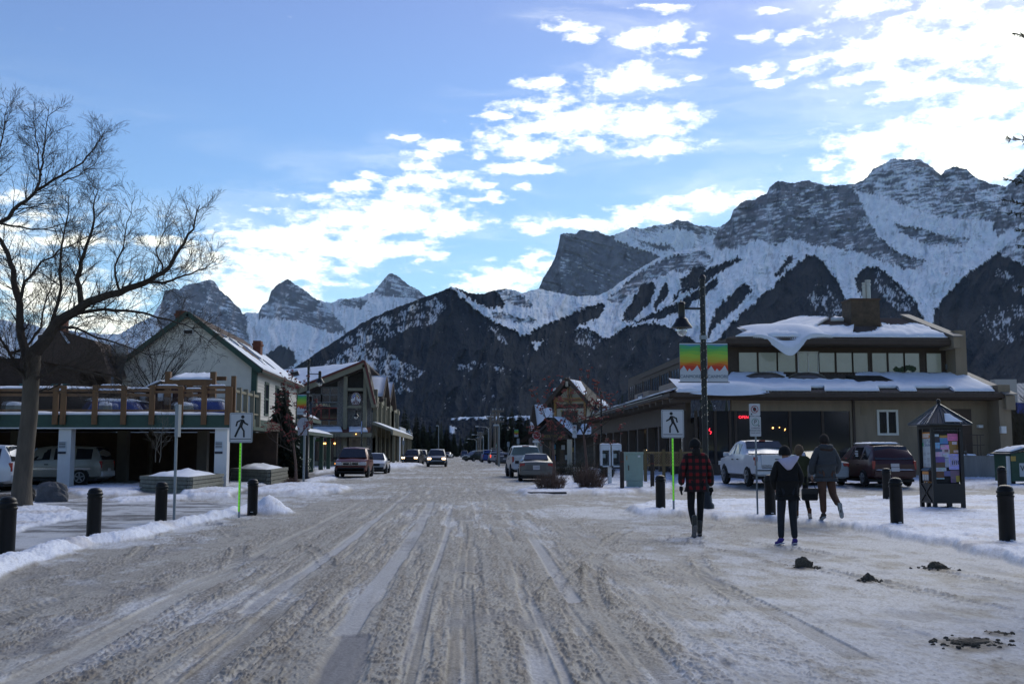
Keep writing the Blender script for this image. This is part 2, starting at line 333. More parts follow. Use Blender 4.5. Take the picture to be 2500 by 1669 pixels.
HAL = [(1250,760),(1300,716),(1316,704),(1326,679),(1341,655),(1353,633),(1362,606),(1368,575),(1375,571),(1402,572),(1412,565),(1422,560),(1439,566),(1457,564),(1478,572),(1488,575),(1521,566),(1540,556),(1552,555),(1567,560),(1601,551),(1632,547),(1653,535),(1678,541),(1699,551),(1723,550),(1750,554),(1800,560),(1860,580)]
mountain('cliff_mountain', 'dark blocky cliff peak with a snowy strata ridge behind its right shoulder', HAL, [(1200,860),(1860,860)],
    lambda x, y: 7600 + (860 - y) * 3.2,
    [(1,0,[(1100,400),(2000,400),(2000,900),(1100,900)]),
     (2,-.09,[(1290,760),(1316,690),(1350,600),(1360,540),(1490,540),(1500,585),(1540,602),(1585,612),(1612,630),(1560,690),(1470,750),(1400,740)]),
     (2,.05,[(1520,540),(1760,520),(1760,575),(1700,570),(1640,556),(1560,575)]),
     (2,.02,[(1560,590),(1640,600),(1650,612),(1600,610)])], 1240, 1850, 1.8, 170, relief=0.9, seed=31, strata=(-.35, 1.6), rocky=0.5)
FR = [(-500,1010),(300,960),(560,930),(640,925),(709,902),(756,872),(829,825),(883,788),(930,765),(974,749),(1042,723),(1080,708),(1102,700),(1126,707),(1148,716),(1182,716),(1203,707),(1234,704),(1258,708),(1276,714),(1295,708),(1316,704),(1350,712),(1414,724),(1463,720),(1500,700),(1540,670),(1580,645),(1610,627),(1650,614),(1702,606),(1735,592),(1744,582),(1757,556),(1783,534),(1790,512),(1813,493),(1846,486),(1872,471),(1878,456),(1890,446),(1902,443),(1938,447),(1975,441),(2001,450),(2042,452),(2086,449),(2116,434),(2131,412),(2160,397),(2186,387),(2215,390),(2249,391),(2275,408),(2297,426),(2308,412),(2327,407),(2360,415),(2382,434),(2419,447),(2456,456),(2475,441),(2500,412),(2560,395),(2700,420),(3000,520)]
def fd(x, y):
    near = 3300 + (1102 - y) * 2.3
    far = 3600 + (1102 - y) * 3.2
    t = sstep(1150, 1600, x); return near * (1 - t) + far * t
mountain('front_mountains', 'forested ridge and banded snowy rock massif rising behind the town', FR, [(-500,1101),(3000,1101)], fd,
    [(0,.0,[(600,700),(1130,650),(1300,800),(1300,1110),(500,1110)]),
     (0,.24,[(830,835),(930,775),(1060,728),(1090,745),(1060,790),(1000,800),(900,850)]),
     (0,.34,[(790,890),(860,845),(930,845),(985,885),(1040,905),(1010,925),(955,925),(900,905),(840,900)]),
     (0,.18,[(800,905),(940,905),(1010,950),(980,965),(880,935)]),
     (1,0,[(1096,695),(1106,700),(1135,722),(1160,735),(1195,752),(1230,748),(1195,706),(1318,700),(1414,718),(1475,716),(1430,752),(1385,772),(1340,792),(1290,812),(1280,822),(1250,806),(1205,786),(1178,768),(1150,745),(1120,722)]),
     (2,.06,[(1210,712),(1270,718),(1300,742),(1290,752),(1250,738),(1215,728)]),
     (2,.08,[(1200,760),(1260,772),(1310,780),(1300,790),(1250,784),(1205,776)]),
     (1,0,[(1430,752),(1463,716),(1540,660),(1610,620),(1735,570),(1750,500),(1900,400),(2200,350),(2520,360),(3100,400),(3100,800),(2700,700),(2520,660),(2438,615),(2330,800),(2270,810),(2080,795),(1960,790),(1870,800),(1750,850),(1720,860),(1700,835),(1640,800),(1600,788),(1530,798),(1490,822),(1440,835),(1400,812),(1410,795),(1460,775),(1480,752),(1450,756)]),
     (2,.03,[(1480,735),(1560,665),(1640,625),(1720,612),(1740,640),(1700,672),(1640,660),(1560,705),(1500,745)]),
     (2,-.03,[(1742,600),(1740,560),(1770,500),(1880,420),(2045,430),(2095,480),(2112,520),(2130,560),(2175,605),(2225,628),(2262,636),(2228,662),(2165,642),(2100,615),(2040,604),(1985,600),(1930,580),(1890,598),(1850,585),(1810,602),(1760,608)]),
     (2,.06,[(2040,452),(2110,425),(2200,370),(2290,390),(2460,420),(2440,540),(2360,535),(2290,528),(2220,505),(2160,480),(2110,470)]),
     (2,.0,[(2185,545),(2240,558),(2300,575),(2372,585),(2350,600),(2270,598),(2200,572)]),
     (2,.0,[(2440,500),(2470,430),(2560,380),(2560,510),(2500,545),(2440,575),(2425,560)]),
     (2,.06,[(2430,620),(2500,570),(2560,600),(2520,640),(2450,650)]),
     (0,-.14,[(1975,620),(1998,626),(2035,674),(2064,730),(2079,778),(2080,900),(1720,900),(1750,833),(1772,804),(1827,752),(1887,700),(1931,656)]),
     (0,.14,[(1990,690),(2030,700),(2064,760),(2020,775),(1960,735)]),
     (0,-.04,[(2105,656),(2138,648),(2175,678),(2212,711),(2242,748),(2262,800),(2280,900),(2080,900),(2146,752),(2101,722),(2083,685)]),
     (0,.2,[(2140,660),(2180,690),(2230,740),(2220,765),(2180,750),(2130,700)]),
     (0,-.14,[(2438,615),(2500,650),(3100,760),(3100,1110),(2080,1110),(2080,800),(2275,800),(2279,763),(2316,715),(2364,667),(2397,645)]),
     (0,.16,[(2440,655),(2500,690),(2600,740),(2560,750),(2480,710),(2430,670)]),
     (0,.1,[(2400,745),(2520,745),(2520,830),(2420,835),(2380,800)]),
     (0,-.06,[(1820,689),(1835,711),(1810,740),(1745,800),(1725,825),(1735,780),(1760,740)]),
     (0,-.0,[(1660,680),(1700,668),(1800,630),(1812,633),(1760,665),(1700,705),(1665,715)]),
     (0,-.0,[(1890,672),(1935,620),(1932,640),(1902,676)]),
     (0,-.05,[(1521,783),(1527,762),(1570,691),(1595,691),(1601,704),(1576,753),(1558,762),(1540,789)]),
     (0,-.05,[(1595,746),(1610,716),(1625,691),(1632,710),(1622,731),(1601,759)]),
     (0,-.02,[(1641,734),(1659,710),(1693,652),(1723,648),(1708,673),(1677,691),(1650,731)]),
     (0,-.05,[(1601,762),(1662,734),(1750,679),(1752,695),(1711,728),(1662,762),(1616,774),(1534,792)]),
     (0,-.02,[(1290,812),(1340,790),(1430,752),(1470,740),(1480,752),(1440,775),(1400,790),(1320,830)]),
     (0,-.2,[(1110,703),(1128,704),(1203,704),(1235,742),(1225,750),(1200,752),(1175,742),(1150,728)]),
     (0,.2,[(1395,830),(1400,806),(1430,800),(1470,826),(1475,832),(1450,850),(1420,840)]),
     (0,.22,[(1195,800),(1215,806),(1245,840),(1240,842),(1210,822)]),
     (1,0,[(1300,830),(1318,836),(1330,828),(1310,860),(1304,850)]),
     (0,.18,[(1110,895),(1180,880),(1250,905),(1240,915),(1180,895),(1120,905)])], -500, 3000, 2.3, 260, relief=0.75, seed=51, strata=(.12, 1.5), rocky=0.25)
VAL = [(-800,1060),(0,1050),(500,1040),(800,1028),(950,1022),(1080,1020),(1300,1014),(1500,1020),(1800,1035),(2100,1045),(2400,1040),(3200,1050)]
mountain('valley_forest_slope', 'dark wooded valley slope low at the end of the street with a thin snowy clearing', VAL, [(-800,1102),(3200,1102)],
    lambda x, y: 1500 + (1102 - y) * 1.2,
    [(0,-.18,[(-900,900),(3300,900),(3300,1120),(-900,1120)]), (1,0,[(1102,1014),(1300,1006),(1345,1012),(1340,1020),(1250,1021),(1102,1023)]),
     (1,0,[(1098,1043),(1112,1042),(1108,1056),(1100,1054)])], -800, 3200, 4.0, 30, relief=0.12, seed=71, strata=(0, 0.3))

# the valley's other side, behind the viewer: what the shop windows reflect
def back_range():
    a = np.linspace(R(75), R(285), 260); rows_ = 30; T = np.linspace(0, 1, rows_)[:, None]
    hgt = 560 + 420 * (fbm(a * 6, a * 0, 5, 90) - .35) + 120 * fbm(a * 30, a * 0 + 4, 3, 91)
    D = 4200 + 1500 * T + 0 * a - 260 * fbm(a * 40 + T, T * 3, 4, 92); A = np.broadcast_to(a, D.shape)
    Z = hgt * T ** .9 - 4; P = np.stack([np.sin(A) * D, np.cos(A) * D, Z], -1)
    s_ = sstep(.45, .62, .5 * T + .6 * fbm(a * 45, T * 5, 4, 93))[..., None]
    C = TREE * (1 - s_) + SNOW * s_
    tag(np_mesh('back_mountains', P.reshape(-1, 3), grid_faces(rows_, len(a)), MOUNT_MAT, C.reshape(-1, 3), smooth=False), 'snowy wooded range across the valley behind the viewer', kind='structure')
back_range()
# ------------------------------------------------------------------ ground
G_SNOW = [  # (height, softness px, polygon in photo measurements of the flat ground)
 (.13,[(1530,1243),(1600,1226),(1750,1224),(1950,1222),(2150,1218),(2300,1213),(2900,1212),(3400,1600),(3000,1560),(2700,1450),(2500,1385),(2330,1335),(2150,1302),(2000,1284),(1850,1270),(1700,1264),(1560,1257)]),
 (.14,[(1258,1201),(1300,1190),(1330,1172),(1350,1150),(1600,1150),(1650,1165),(1640,1192),(1610,1204),(1400,1207),(1290,1207)]),
 (.13,[(1645,1190),(1650,1150),(3200,1150),(3200,1192),(2300,1192),(1900,1190)]),
 (.10,[(-100,1235),(30,1226),(150,1240),(245,1266),(180,1274),(100,1290),(30,1306),(-100,1330)]),
 (.10,[(150,1192),(230,1183),(345,1180),(350,1200),(300,1212),(180,1206)]),
 (.07,[(250,1222),(330,1212),(480,1208),(430,1222),(300,1228)]),
 (.16,[(440,1205),(470,1190),(520,1192),(595,1196),(560,1212),(470,1217)]),
 (.10,[(550,1190),(560,1172),(620,1170),(650,1182),(600,1194)]),
 (.16,[(600,1203),(650,1190),(700,1182),(760,1180),(810,1184),(860,1193),(830,1201),(760,1207),(640,1210)]),
 (.12,[(735,1176),(760,1168),(800,1160),(830,1156),(815,1172),(760,1180)]),
 (.30,[(935,1137),(960,1127),(990,1123),(1020,1128),(1032,1136),(1000,1143),(940,1147)]),
 (.10,[(760,1150),(790,1142),(835,1140),(820,1150),(770,1158)]),
]
BANK = [(-260,1500),(-60,1412),(30,1378),(120,1352),(200,1330),(300,1318),(400,1290),(480,1274),(560,1258),(610,1246),(650,1248),(668,1254)]
def ground():
    Y = np.concatenate([np.array([-40, -15, -5, 0, 3, 5]), H * F / (np.arange(1712, 1103.2, -1.25) - 1102.0), [5200, 6500]])
    Y = np.unique(Y); U1 = np.arange(-330, 2830, 2.4)
    U = np.concatenate([np.linspace(-9000, -360, 40), U1, np.linspace(2860, 12000, 40)])
    u = (U - 1128) / F * 1.0
    X = u[None, :] * np.maximum(Y, 5.0)[:, None]; YY = np.broadcast_to(Y[:, None], X.shape).copy()
    # photo measurements of each flat point, for the region outlines only
    den = X * cF.x + YY * cF.y - H * cF.z; den = np.where(den < .5, .5, den)
    PX = 1250 + F * (X * cR.x + YY * cR.y) / den; PY = 834.5 - F * (X * cU.x + YY * cU.y - H * cU.z) / den
    near = YY < 200
    jx = PX + 12 * (fbm(X * 1.5, YY * 1.5, 4, 3) - .5); jy = PY + (9 * (fbm(X * 1.2, YY * .8, 4, 4) - .5)) * np.clip((PY - 1102) / 90, 0.1, 2.2)
    z = np.zeros(X.shape); clean = np.zeros(X.shape)
    lump = fbm(X * 2.2, YY * 2.2, 5, 21, .55)
    def blur(a, k):
        for _ in range(k):
            a[1:-1] = (a[:-2] + 2 * a[1:-1] + a[2:]) / 4; a[:, 1:-1] = (a[:, :-2] + 2 * a[:, 1:-1] + a[:, 2:]) / 4
        return a
    for h, poly in G_SNOW:
        m = inpoly(jx, jy, poly).astype(float); clean = np.maximum(clean, m); m2 = blur(m.copy(), 6); z = np.maximum(z, m2 * h)
    clean = blur(clean, 2)
    z_snow = z.copy()
    # left pavement, raised a little, with the ploughed bank along its kerb
    bpts = [onG(a, b) for a, b in BANK]; bx = np.array([p.x for p in bpts]); by = np.array([p.y for p in bpts])
    def dist_line(X, YY):
        d = np.full(X.shape, 1e9); tt = np.zeros(X.shape)
        for i in range(len(bx) - 1):
            ax, ay, ex, ey = bx[i], by[i], bx[i+1] - bx[i], by[i+1] - by[i]; L2 = ex*ex + ey*ey
            t = np.clip(((X - ax) * ex + (YY - ay) * ey) / L2, 0, 1); q = np.hypot(X - ax - t * ex, YY - ay - t * ey)
            k = q < d; d[k] = q[k]; tt[k] = (i + t[k]) / (len(bx) - 1)
        return d, tt
    dl, tl = dist_line(X, YY)
    wl = .42 + .25 * (fbm(X * .7, YY * .7, 3, 8) - .5) + .35 * sstep(.75, .95, tl)
    bank = np.clip(1 - dl / wl, 0, 1); bank = bank * bank * (3 - 2 * bank)
    hb = .14 + .10 * (fbm(X * 1.4, YY * 1.4, 3, 9) - .3) + .22 * sstep(.78, .93, tl) * (1 - .5 * sstep(.96, 1, tl))
    left_plaza = inpoly(PX, PY, [(-1500,1640),(-200,1440),(0,1372),(200,1320),(420,1276),(560,1246),(600,1234),(450,1226),(250,1226),(-1500,1226)]).astype(float)
    left_plaza = blur(left_plaza, 2)
    z = np.maximum(z, .05 * left_plaza); z = z + bank * hb * (.75 + .5 * lump)
    clean = np.maximum(clean, sstep(.08, .3, bank))
    z = z + clean * (.05 * (lump - .5) + .08 * (fbm(X * 7, YY * 7, 4, 22, .62) - .5)) * near
    z = z + .16 * sstep(50, 56, YY) * sstep(8, 10, X) * (YY < 90)      # snow piled before the brown building
    z = z + .3 * sstep(53, 55.8, YY) * sstep(9, 12, X) * (YY < 90) * 0
    # ---- road colours
    n_big = fbm(X * .35, YY * .22, 4, 31); streak = fbm(X * 5.5, YY * .30, 4, 32, .6); streak2 = fbm(X * 16, YY * .8, 3, 33, .6)
    grit = fbm(X * 9, YY * 5, 4, 34, .7); grit2 = fbm(X * 30, YY * 12, 3, 35, .7); crumb = fbm(X * 34, YY * 20, 3, 36, .62)
    wid = fbm(X * 2.2 + 5, YY * 1.0, 4, 37, .6)
    lanew = np.exp(-((X + .6) / 3.0) ** 4) * .9 + .1
    streak = .5 + (streak - .5) * lanew + (fbm(X * 3.0, YY * 2.0, 4, 62, .62) - .5) * (1 - lanew); streak2 = .5 + (streak2 - .5) * lanew
    tan = np.array([.312, .298, .265]); wht = np.array([.50, .52, .545]); brn = np.array([.115, .092, .066]); ice = np.array([.37, .375, .385]); asp = np.array([.135, .137, .15])
    mid_lane = np.exp(-((X + 1.0) / 3.2) ** 2)
    sideR = sstep(1.0, 5.0, X) * sstep(36, 24, YY)
    w_w = sstep(.52, .66, .45 * n_big + .30 * streak + .25 * wid + .05 + .07 * sideR - .035 * mid_lane)
    w_w = np.clip(w_w * (1 - .25 * sideR) + .20 * sideR * sstep(.4, .6, grit), 0, 1) * (1 - .25 * mid_lane)
    C = tan * (0.80 + .26 * streak[..., None] + .22 * (fbm(X * .9, YY * .6, 4, 61)[..., None] - .35)); C = C * (1 - w_w[..., None]) + wht * w_w[..., None]
    C = C * (1 - .35 * sstep(.5, .62, streak2)[..., None] * np.array([.5, .6, .7]))
    zr = -.024 * sstep(.5, .7, streak) * lanew + .02 * (fbm(X * 3.0, YY * 2.0, 4, 62, .62) - .5) + .02 * (n_big - .5)
    # crumbs of dirty snow in rows between the tyre tracks
    Xw = X + .06 * np.sin(YY * .23) + .16 * (fbm(YY * .12, X * 0, 2, 40) - .5) + .22 * (fbm(YY * .35, X * .5, 3, 39) - .5) * sstep(1.4, 3, np.abs(X))
    rows = [(-.47,.13),(-.10,.07),(.27,.10),(-.66,.06),(-1.18,.12),(-1.48,.22),(.50,.12),(.95,.16),(-2.65,.22),(-3.6,.25),(1.7,.2),(-4.9,.3),(-2.2,.1),(2.6,.2)]
    cr = np.zeros(X.shape)
    for i, (c, w) in enumerate(rows):
        on = sstep(.30, .55, fbm(YY * .28 + i * 7.3, X * 0, 3, 41 + i)); cr = np.maximum(cr, np.exp(-((Xw - c) / w) ** 2) * (.35 + .65 * on))
    cr = cr * (YY < 60) * np.clip((46 - YY) / 22, .25, 1)
    cm = sstep(.56, .68, crumb + .045 * cr - .02 * (1 - cr) + .26 * (wid - .5) + .10 * (fbm(X * .9, YY * .9, 3, 68) - .5)) * np.clip(cr * .8 + .4, 0, 1)
    fleck = sstep(.56, .67, grit * .6 + grit2 * .4 + .14 * (wid - .5) + .022 * sideR) * .85
    patch = sstep(.60, .74, fbm(X * 1.5 + 9, YY * .7, 5, 44, .62)) * .55
    dirt = np.clip(cm * .8 + fleck * (1 - .5 * w_w) + patch * sstep(.4, .6, grit), 0, 1)[..., None]
    C = C * (1 - dirt * .58) + brn * dirt * .58
    zr = zr + .013 * cm * (.4 + crumb) + .008 * (grit2 - .5) + .011 * (grit - .5) * (1 - .5 * w_w) + .02 * patch * grit
    def lane(c, w, y0, y1, soft=.03): return sstep(w, w - soft, np.abs(Xw - c)) * sstep(y0 - .15, y0 + .1, YY) * sstep(y1, y1 - 2, YY)
    for c, w, y0, y1 in [(-.93,.13,9.2,34),(-2.02,.10,10.5,26),(.66,.10,6,9.4),(.80,.05,6,12),(-.33,.06,8,30),(-1.98,.07,14,40),(-2.95,.14,7,15),(1.25,.1,11,20),(-3.15,.08,12,34)]:
        l = (lane(c, w, y0, y1) * (.38 + .52 * sstep(.30, .55, .6 * wid + .4 * fbm(X * 6, YY * 1.2, 3, 66))))[..., None]; C = C * (1 - l * .85) + (ice if c > -2.5 else tan * 1.12) * (.92 + .16 * streak[..., None]) * l * .85; zr = zr * (1 - l[..., 0]) - .022 * l[..., 0]
    for c, w, y0, y1 in [(.02,.055,5,24),(.15,.05,5,20),(-1.74,.11,5,12.5),(-.27,.045,6,14),(1.52,.12,5,9.5),(-4.2,.13,5,13),(3.1,.12,8,16)]:
        l = lane(c, w, y0, y1, .015); tr = .5 + .5 * np.sin(YY * 2 * math.pi / .052 + 9 * np.abs(Xw - c) * 6); C = C * (1 - .30 * (l * (1 - tr))[..., None]) ; C = C * (1 - l[..., None] * .25) + tan * .85 * l[..., None] * .25; zr = zr * (1 - l * .8) + l * (-.02 + .012 * tr)
    for c0, k_, y0, y1, w in [(1.3,.012,8,27,.09),(2.8,.012,8,27,.09),(-2.7,-.013,9,29,.10),(-4.2,-.013,9,27,.10),(.9,.035,10,24,.08),(-1.6,-.03,12,27,.08),(5.5,-.016,7,20,.09),(6.9,-.016,7,20,.09)]:
        cc = c0 + k_ * (YY - y0) ** 2; dd = X - cc; on = sstep(.35, .6, fbm(X * .6, YY * .6, 3, 67)); l = sstep(w, w * .75, np.abs(dd)) * sstep(y0 - .5, y0 + 1, YY) * sstep(y1, y1 - 3, YY) * on
        tr = .5 + .5 * np.sin(YY * 2 * math.pi / .06 + 40 * np.abs(dd)); C = C * (1 - .22 * (l * (1 - tr))[..., None]); zr = zr * (1 - .6 * l) + l * (-.016 + .010 * tr)
        rim = np.exp(-((np.abs(dd) - w * 1.5) / .05) ** 2) * sstep(y0 - .5, y0 + 1, YY) * sstep(y1, y1 - 3, YY) * on * sstep(.42, .6, crumb); C = C * (1 - .4 * rim[..., None]); zr = zr + .016 * rim
    am = .85 * (sstep(-.19, -.12, -np.abs(X + .87 + .03 * (YY - 8)) + .08 * (wid - .5)) * sstep(5.0, 5.5, YY) * sstep(9.25, 9.1, YY + .25 * (wid - .5)))
    am = np.maximum(am, sstep(.60, .76, fbm(X * 1.3 + 3, YY * .7 + 2, 5, 47, .6)) * .45)
    am = am[..., None]; C = C * (1 - am) + asp * (.75 + .6 * grit2[..., None]) * am; zr = zr * (1 - am[..., 0]) - .03 * am[..., 0]
    # stains soaking out round the dropped frozen lumps
    for (qx, qy, qr) in ((1962,1388,.22),(2120,1419,.17),(2288,1390,.22),(2370,1572,.30),(2440,1550,.12),(1150,1395,.12)):
        q = onG(qx, qy); e_ = np.exp(-((X - q.x) / qr) ** 2 - ((YY - q.y) / (qr * 1.1)) ** 2) * (.5 + 1.0 * grit); e_ = np.clip(sstep(.25, .6, e_), 0, 1)[..., None] * .75
        C = C * (1 - e_) + brn * .9 * e_; zr = zr + .012 * e_[..., 0] * grit
    # left pavement: wet dark paving with blown snow streaks
    sl = .5 * fbm(X * .8, YY * 2.2, 4, 50, .6) + .5 * fbm(X * 1.1, YY * .8, 4, 51, .6); pv = np.array([.11, .11, .112]) * (.7 + .6 * grit[..., None]); s1 = (.9 * sstep(.36, .60, sl + .12 * (grit - .5)))[..., None]
    Cp = pv * (1 - s1) + wht * .95 * s1; lp = (left_plaza * (1 - clean))[..., None]; C = C * (1 - lp) + Cp * lp; zr = zr * (1 - .8 * lp[..., 0])
    # cleared pavement beside the planters, running off along the left shops
    sw = inpoly(jx, jy, [(540,1213),(600,1197),(660,1186),(700,1172),(735,1160),(800,1146),(860,1134),(930,1128),(940,1134),(860,1146),(812,1158),(770,1170),(700,1184),(640,1196),(600,1208)]).astype(float)
    sw = blur(sw, 2) * (1 - clean); sw = sw[..., None]; C = C * (1 - sw) + np.array([.13, .128, .125]) * (.85 + .3 * grit[..., None]) * sw
    wc = np.array([.68, .72, .80]) * (.90 + .16 * lump[..., None]) * (1 - .30 * (sstep(.55, .75, fbm(X * 1.1, YY * .8, 4, 55))[..., None]) * np.array([.6, .8, 1.0]))
    track = sstep(.60, .70, fbm(X * .9, YY * 2.6, 4, 56))[..., None] * (X > 3)[..., None] * .35
    wc = wc * (1 - track) + tan * 1.1 * track
    cl = clean[..., None]; C = C * (1 - cl) + wc * cl
    gf = sstep(.62, .72, fbm(X * 6, YY * 4, 4, 57, .65))[..., None] * cl * .3; C = C * (1 - gf) + brn * 2 * gf
    fade = np.clip((120 - YY) / 60, 0, 1)
    z = z + zr * (1 - clean) * fade
    # beyond the town: snow fields
    far = (sstep(260, 400, YY) + sstep(60, 90, np.abs(X)))[..., None].clip(0, 1); C = C * (1 - far) + np.array([.5, .52, .56]) * far
    P = np.stack([X, YY, z], -1)
    o = np_mesh('ground', P.reshape(-1, 3), grid_faces(*X.shape), GROUND_MAT, C.reshape(-1, 3)); tag(o, kind='structure')
    o['label'] = 'snowy street and plaza ground with brown slush, tyre tracks and ploughed banks'
    return Y, u, z
GROUND_MAT = attr_mat('packed_snow_and_slush', rough=0.75, bump=0.5, bscale=26, vscale=38, var=0.22, dist=0.012, stretch=(1.0, 0.6, 1), spec=0.35)
_GY, _GU, _GZ = ground()
def gz(x, y):
    i = int(np.clip(np.searchsorted(_GY, y), 0, len(_GY) - 1)); j = int(np.clip(np.searchsorted(_GU, x / max(y, 5.0)), 0, len(_GU) - 1)); return float(_GZ[i, j])
def spot(px, py, z=0.0):
    p = onG(px, py, z); return p
# ------------------------------------------------------------------ shared materials
SNOWM = mat('fresh_snow', (.74,.78,.84), .85, .06, 2.0, .5, 6.0)
STUCCO = mat('cream_stucco', (.68,.64,.56), .9, .09, 1.5, .25, 60)
GREENT = mat('green_trim', (.022,.06,.042), .6, .15, 4)
CLAP = mat('cream_clapboard', (.56,.53,.47), .8, .06, 3)
BRICK = mat('red_brick', (.14,.048,.028), .9, .3, 9, .4, 30)
BRROOF = mat('brown_shingles', (.085,.058,.045), .95, .35, 14, .7, 40)
DARK = mat('dark_interior', (.012,.011,.010), .8)
GLASS = mat('dark_glass', (.012,.013,.015), .08, spec=.6)
CEDAR = mat('orange_cedar', (.15,.070,.022), .6, .3, 5, .2, 30, stretch=(1,1,.2))
WHITEP = mat('white_paint', (.62,.62,.60), .7, .06, 3)
TAN = mat('tan_stucco', (.235,.185,.125), .92, .13, 1.1, .2, 50, stretch=(2.2,1,.5))
BRWN = mat('brown_trim', (.055,.036,.024), .7, .15, 3)
TILE = mat('brown_roof_tiles', (.12,.092,.075), .85, .2, 5, .3, 20)
OLIVE = mat('olive_timber', (.20,.185,.125), .75, .12, 2)
STONE = mat('grey_fieldstone', (.095,.092,.09), .9, vscale=7, col2=(.24,.23,.21), bump=.8, bscale=9, thr=(.35,.62))
GREYM = mat('galvanised_steel', (.24,.27,.29), .45, .12, 6, metal=.6)
BLACKM = mat('black_metal', (.006,.006,.006), .5, .2, 8)
WIN_SKYGLOW = mat('sky_glow_window_glass', (.13,.15,.145), .12, .15, .7, spec=.8, emit=(.45,.58,.55), estr=.06)  # faint glow put into the panes to stand in for pale sky reflection
WARM = mat('warm_lamp', (1,.6,.2), .5, emit=(1,.5,.14), estr=3.5)
def bx(name, m, parent, x0, x1, y0, y1, z0, z1, bevel=0, label=None):
    return MB().box(min(x0,x1), max(x0,x1), min(y0,y1), max(y0,y1), min(z0,z1), max(z0,z1)).build(name, m, parent, bevel=bevel, label=label)
def lumpy_sheet(name, P00, P10, P11, P01, th, parent, nu=24, nv=10, seed=0, droop=0.0, m=None, edge=.25, mask=None):
    """snow lying on a sloping panel: a thick quilted sheet with a ragged outline"""
    P00, P10, P11, P01 = map(Vector, (P00, P10, P11, P01)); nrm = (P10 - P00).cross(P01 - P00).normalized()
    if nrm.z < 0: nrm = -nrm
    mb = MB(); idx = {}
    def top(i, j):
        u, v = i / nu, j / nv
        p = P00 * (1-u) * (1-v) + P10 * u * (1-v) + P11 * u * v + P01 * (1-u) * v
        e = min(u, 1-u) * nu; f = min(v, 1-v) * nv; k = min(1, (min(e, f) + .15) / 1.4)
        k = math.sqrt(max(0.05, k)); h = th * k * (.6 + .5 * float(vn(i * .35 + seed, j * .45, seed)) + .4 * float(vn(i * 1.1 + seed, j * 1.2, seed + 3)))
        return p, h
    for i in range(nu + 1):
        for j in range(nv + 1):
            p, h = top(i, j)
            if droop and j == 0: p = p + Vector((0, 0, -droop * (.4 + float(vn(i * .3, seed * 1.0, seed)))))
            idx[i, j, 1] = len(mb.v); mb.v.append(p + nrm * h); idx[i, j, 0] = len(mb.v); mb.v.append(p + nrm * .01)
    keep = lambda i, j: mask is None or mask((i + .5) / nu, (j + .5) / nv)
    for i in range(nu):
        for j in range(nv):
            if not keep(i, j): continue
            mb.f.append((idx[i,j,1], idx[i+1,j,1], idx[i+1,j+1,1], idx[i,j+1,1])); mb.f.append((idx[i,j,0], idx[i,j+1,0], idx[i+1,j+1,0], idx[i+1,j,0]))
            for (a, b, c, d) in ((i-1, j, (i, j), (i, j+1)), (i+1, j, (i+1, j), (i+1, j+1)), (i, j-1, (i, j), (i+1, j)), (i, j+1, (i, j+1), (i+1, j+1))):
                if not (0 <= a < nu and 0 <= b < nv and keep(a, b)):
                    mb.f.append((idx[c[0], c[1], 0], idx[d[0], d[1], 0], idx[d[0], d[1], 1], idx[c[0], c[1], 1]))
    return mb.build(name, m or SNOWM, parent, smooth=True)
def window(parent, x0, x1, y, z0, z1, fm, gm=GLASS, fr=.06, cols=1, rows=1, d=.05, name='window'):
    """window in a wall facing -Y; the frame stands proud, the pane is a sub-part"""
    mb = MB(); mb.box(x0-fr, x0, y-d, y+.02, z0-fr, z1+fr).box(x1, x1+fr, y-d, y+.02, z0-fr, z1+fr).box(x0, x1, y-d, y+.02, z0-fr, z0).box(x0, x1, y-d, y+.02, z1, z1+fr)
    for i in range(1, cols): c = x0 + (x1-x0)*i/cols; mb.box(c-fr*.4, c+fr*.4, y-d*.8, y+.02, z0, z1)
    for i in range(1, rows): c = z0 + (z1-z0)*i/rows; mb.box(x0, x1, y-d*.7, y+.02, c-fr*.4, c+fr*.4)
    w = mb.build(name, fm, parent); MB().box(x0, x1, y-.012, y+.02, z0, z1).build('pane', gm, w); return w
def window_x(parent, y0, y1, x, s, z0, z1, fm, gm=GLASS, fr=.06, cols=1, rows=1, d=.05, name='window'):
    """window in a wall whose outside faces s along X"""
    X = sorted((x + s*d, x - s*.02)); mb = MB(); mb.box(*X, y0-fr, y0, z0-fr, z1+fr).box(*X, y1, y1+fr, z0-fr, z1+fr).box(*X, y0, y1, z0-fr, z0).box(*X, y0, y1, z1, z1+fr)
    X2 = sorted((x + s*d*.8, x - s*.02))
    for i in range(1, cols): c = y0 + (y1-y0)*i/cols; mb.box(*X2, c-fr*.4, c+fr*.4, z0, z1)
    for i in range(1, rows): c = z0 + (z1-z0)*i/rows; mb.box(*X2, y0, y1, c-fr*.4, c+fr*.4)
    w = mb.build(name, fm, parent); X3 = sorted((x + s*.012, x - s*.02)); MB().box(*X3, y0, y1, z0, z1).build('pane', gm, w); return w

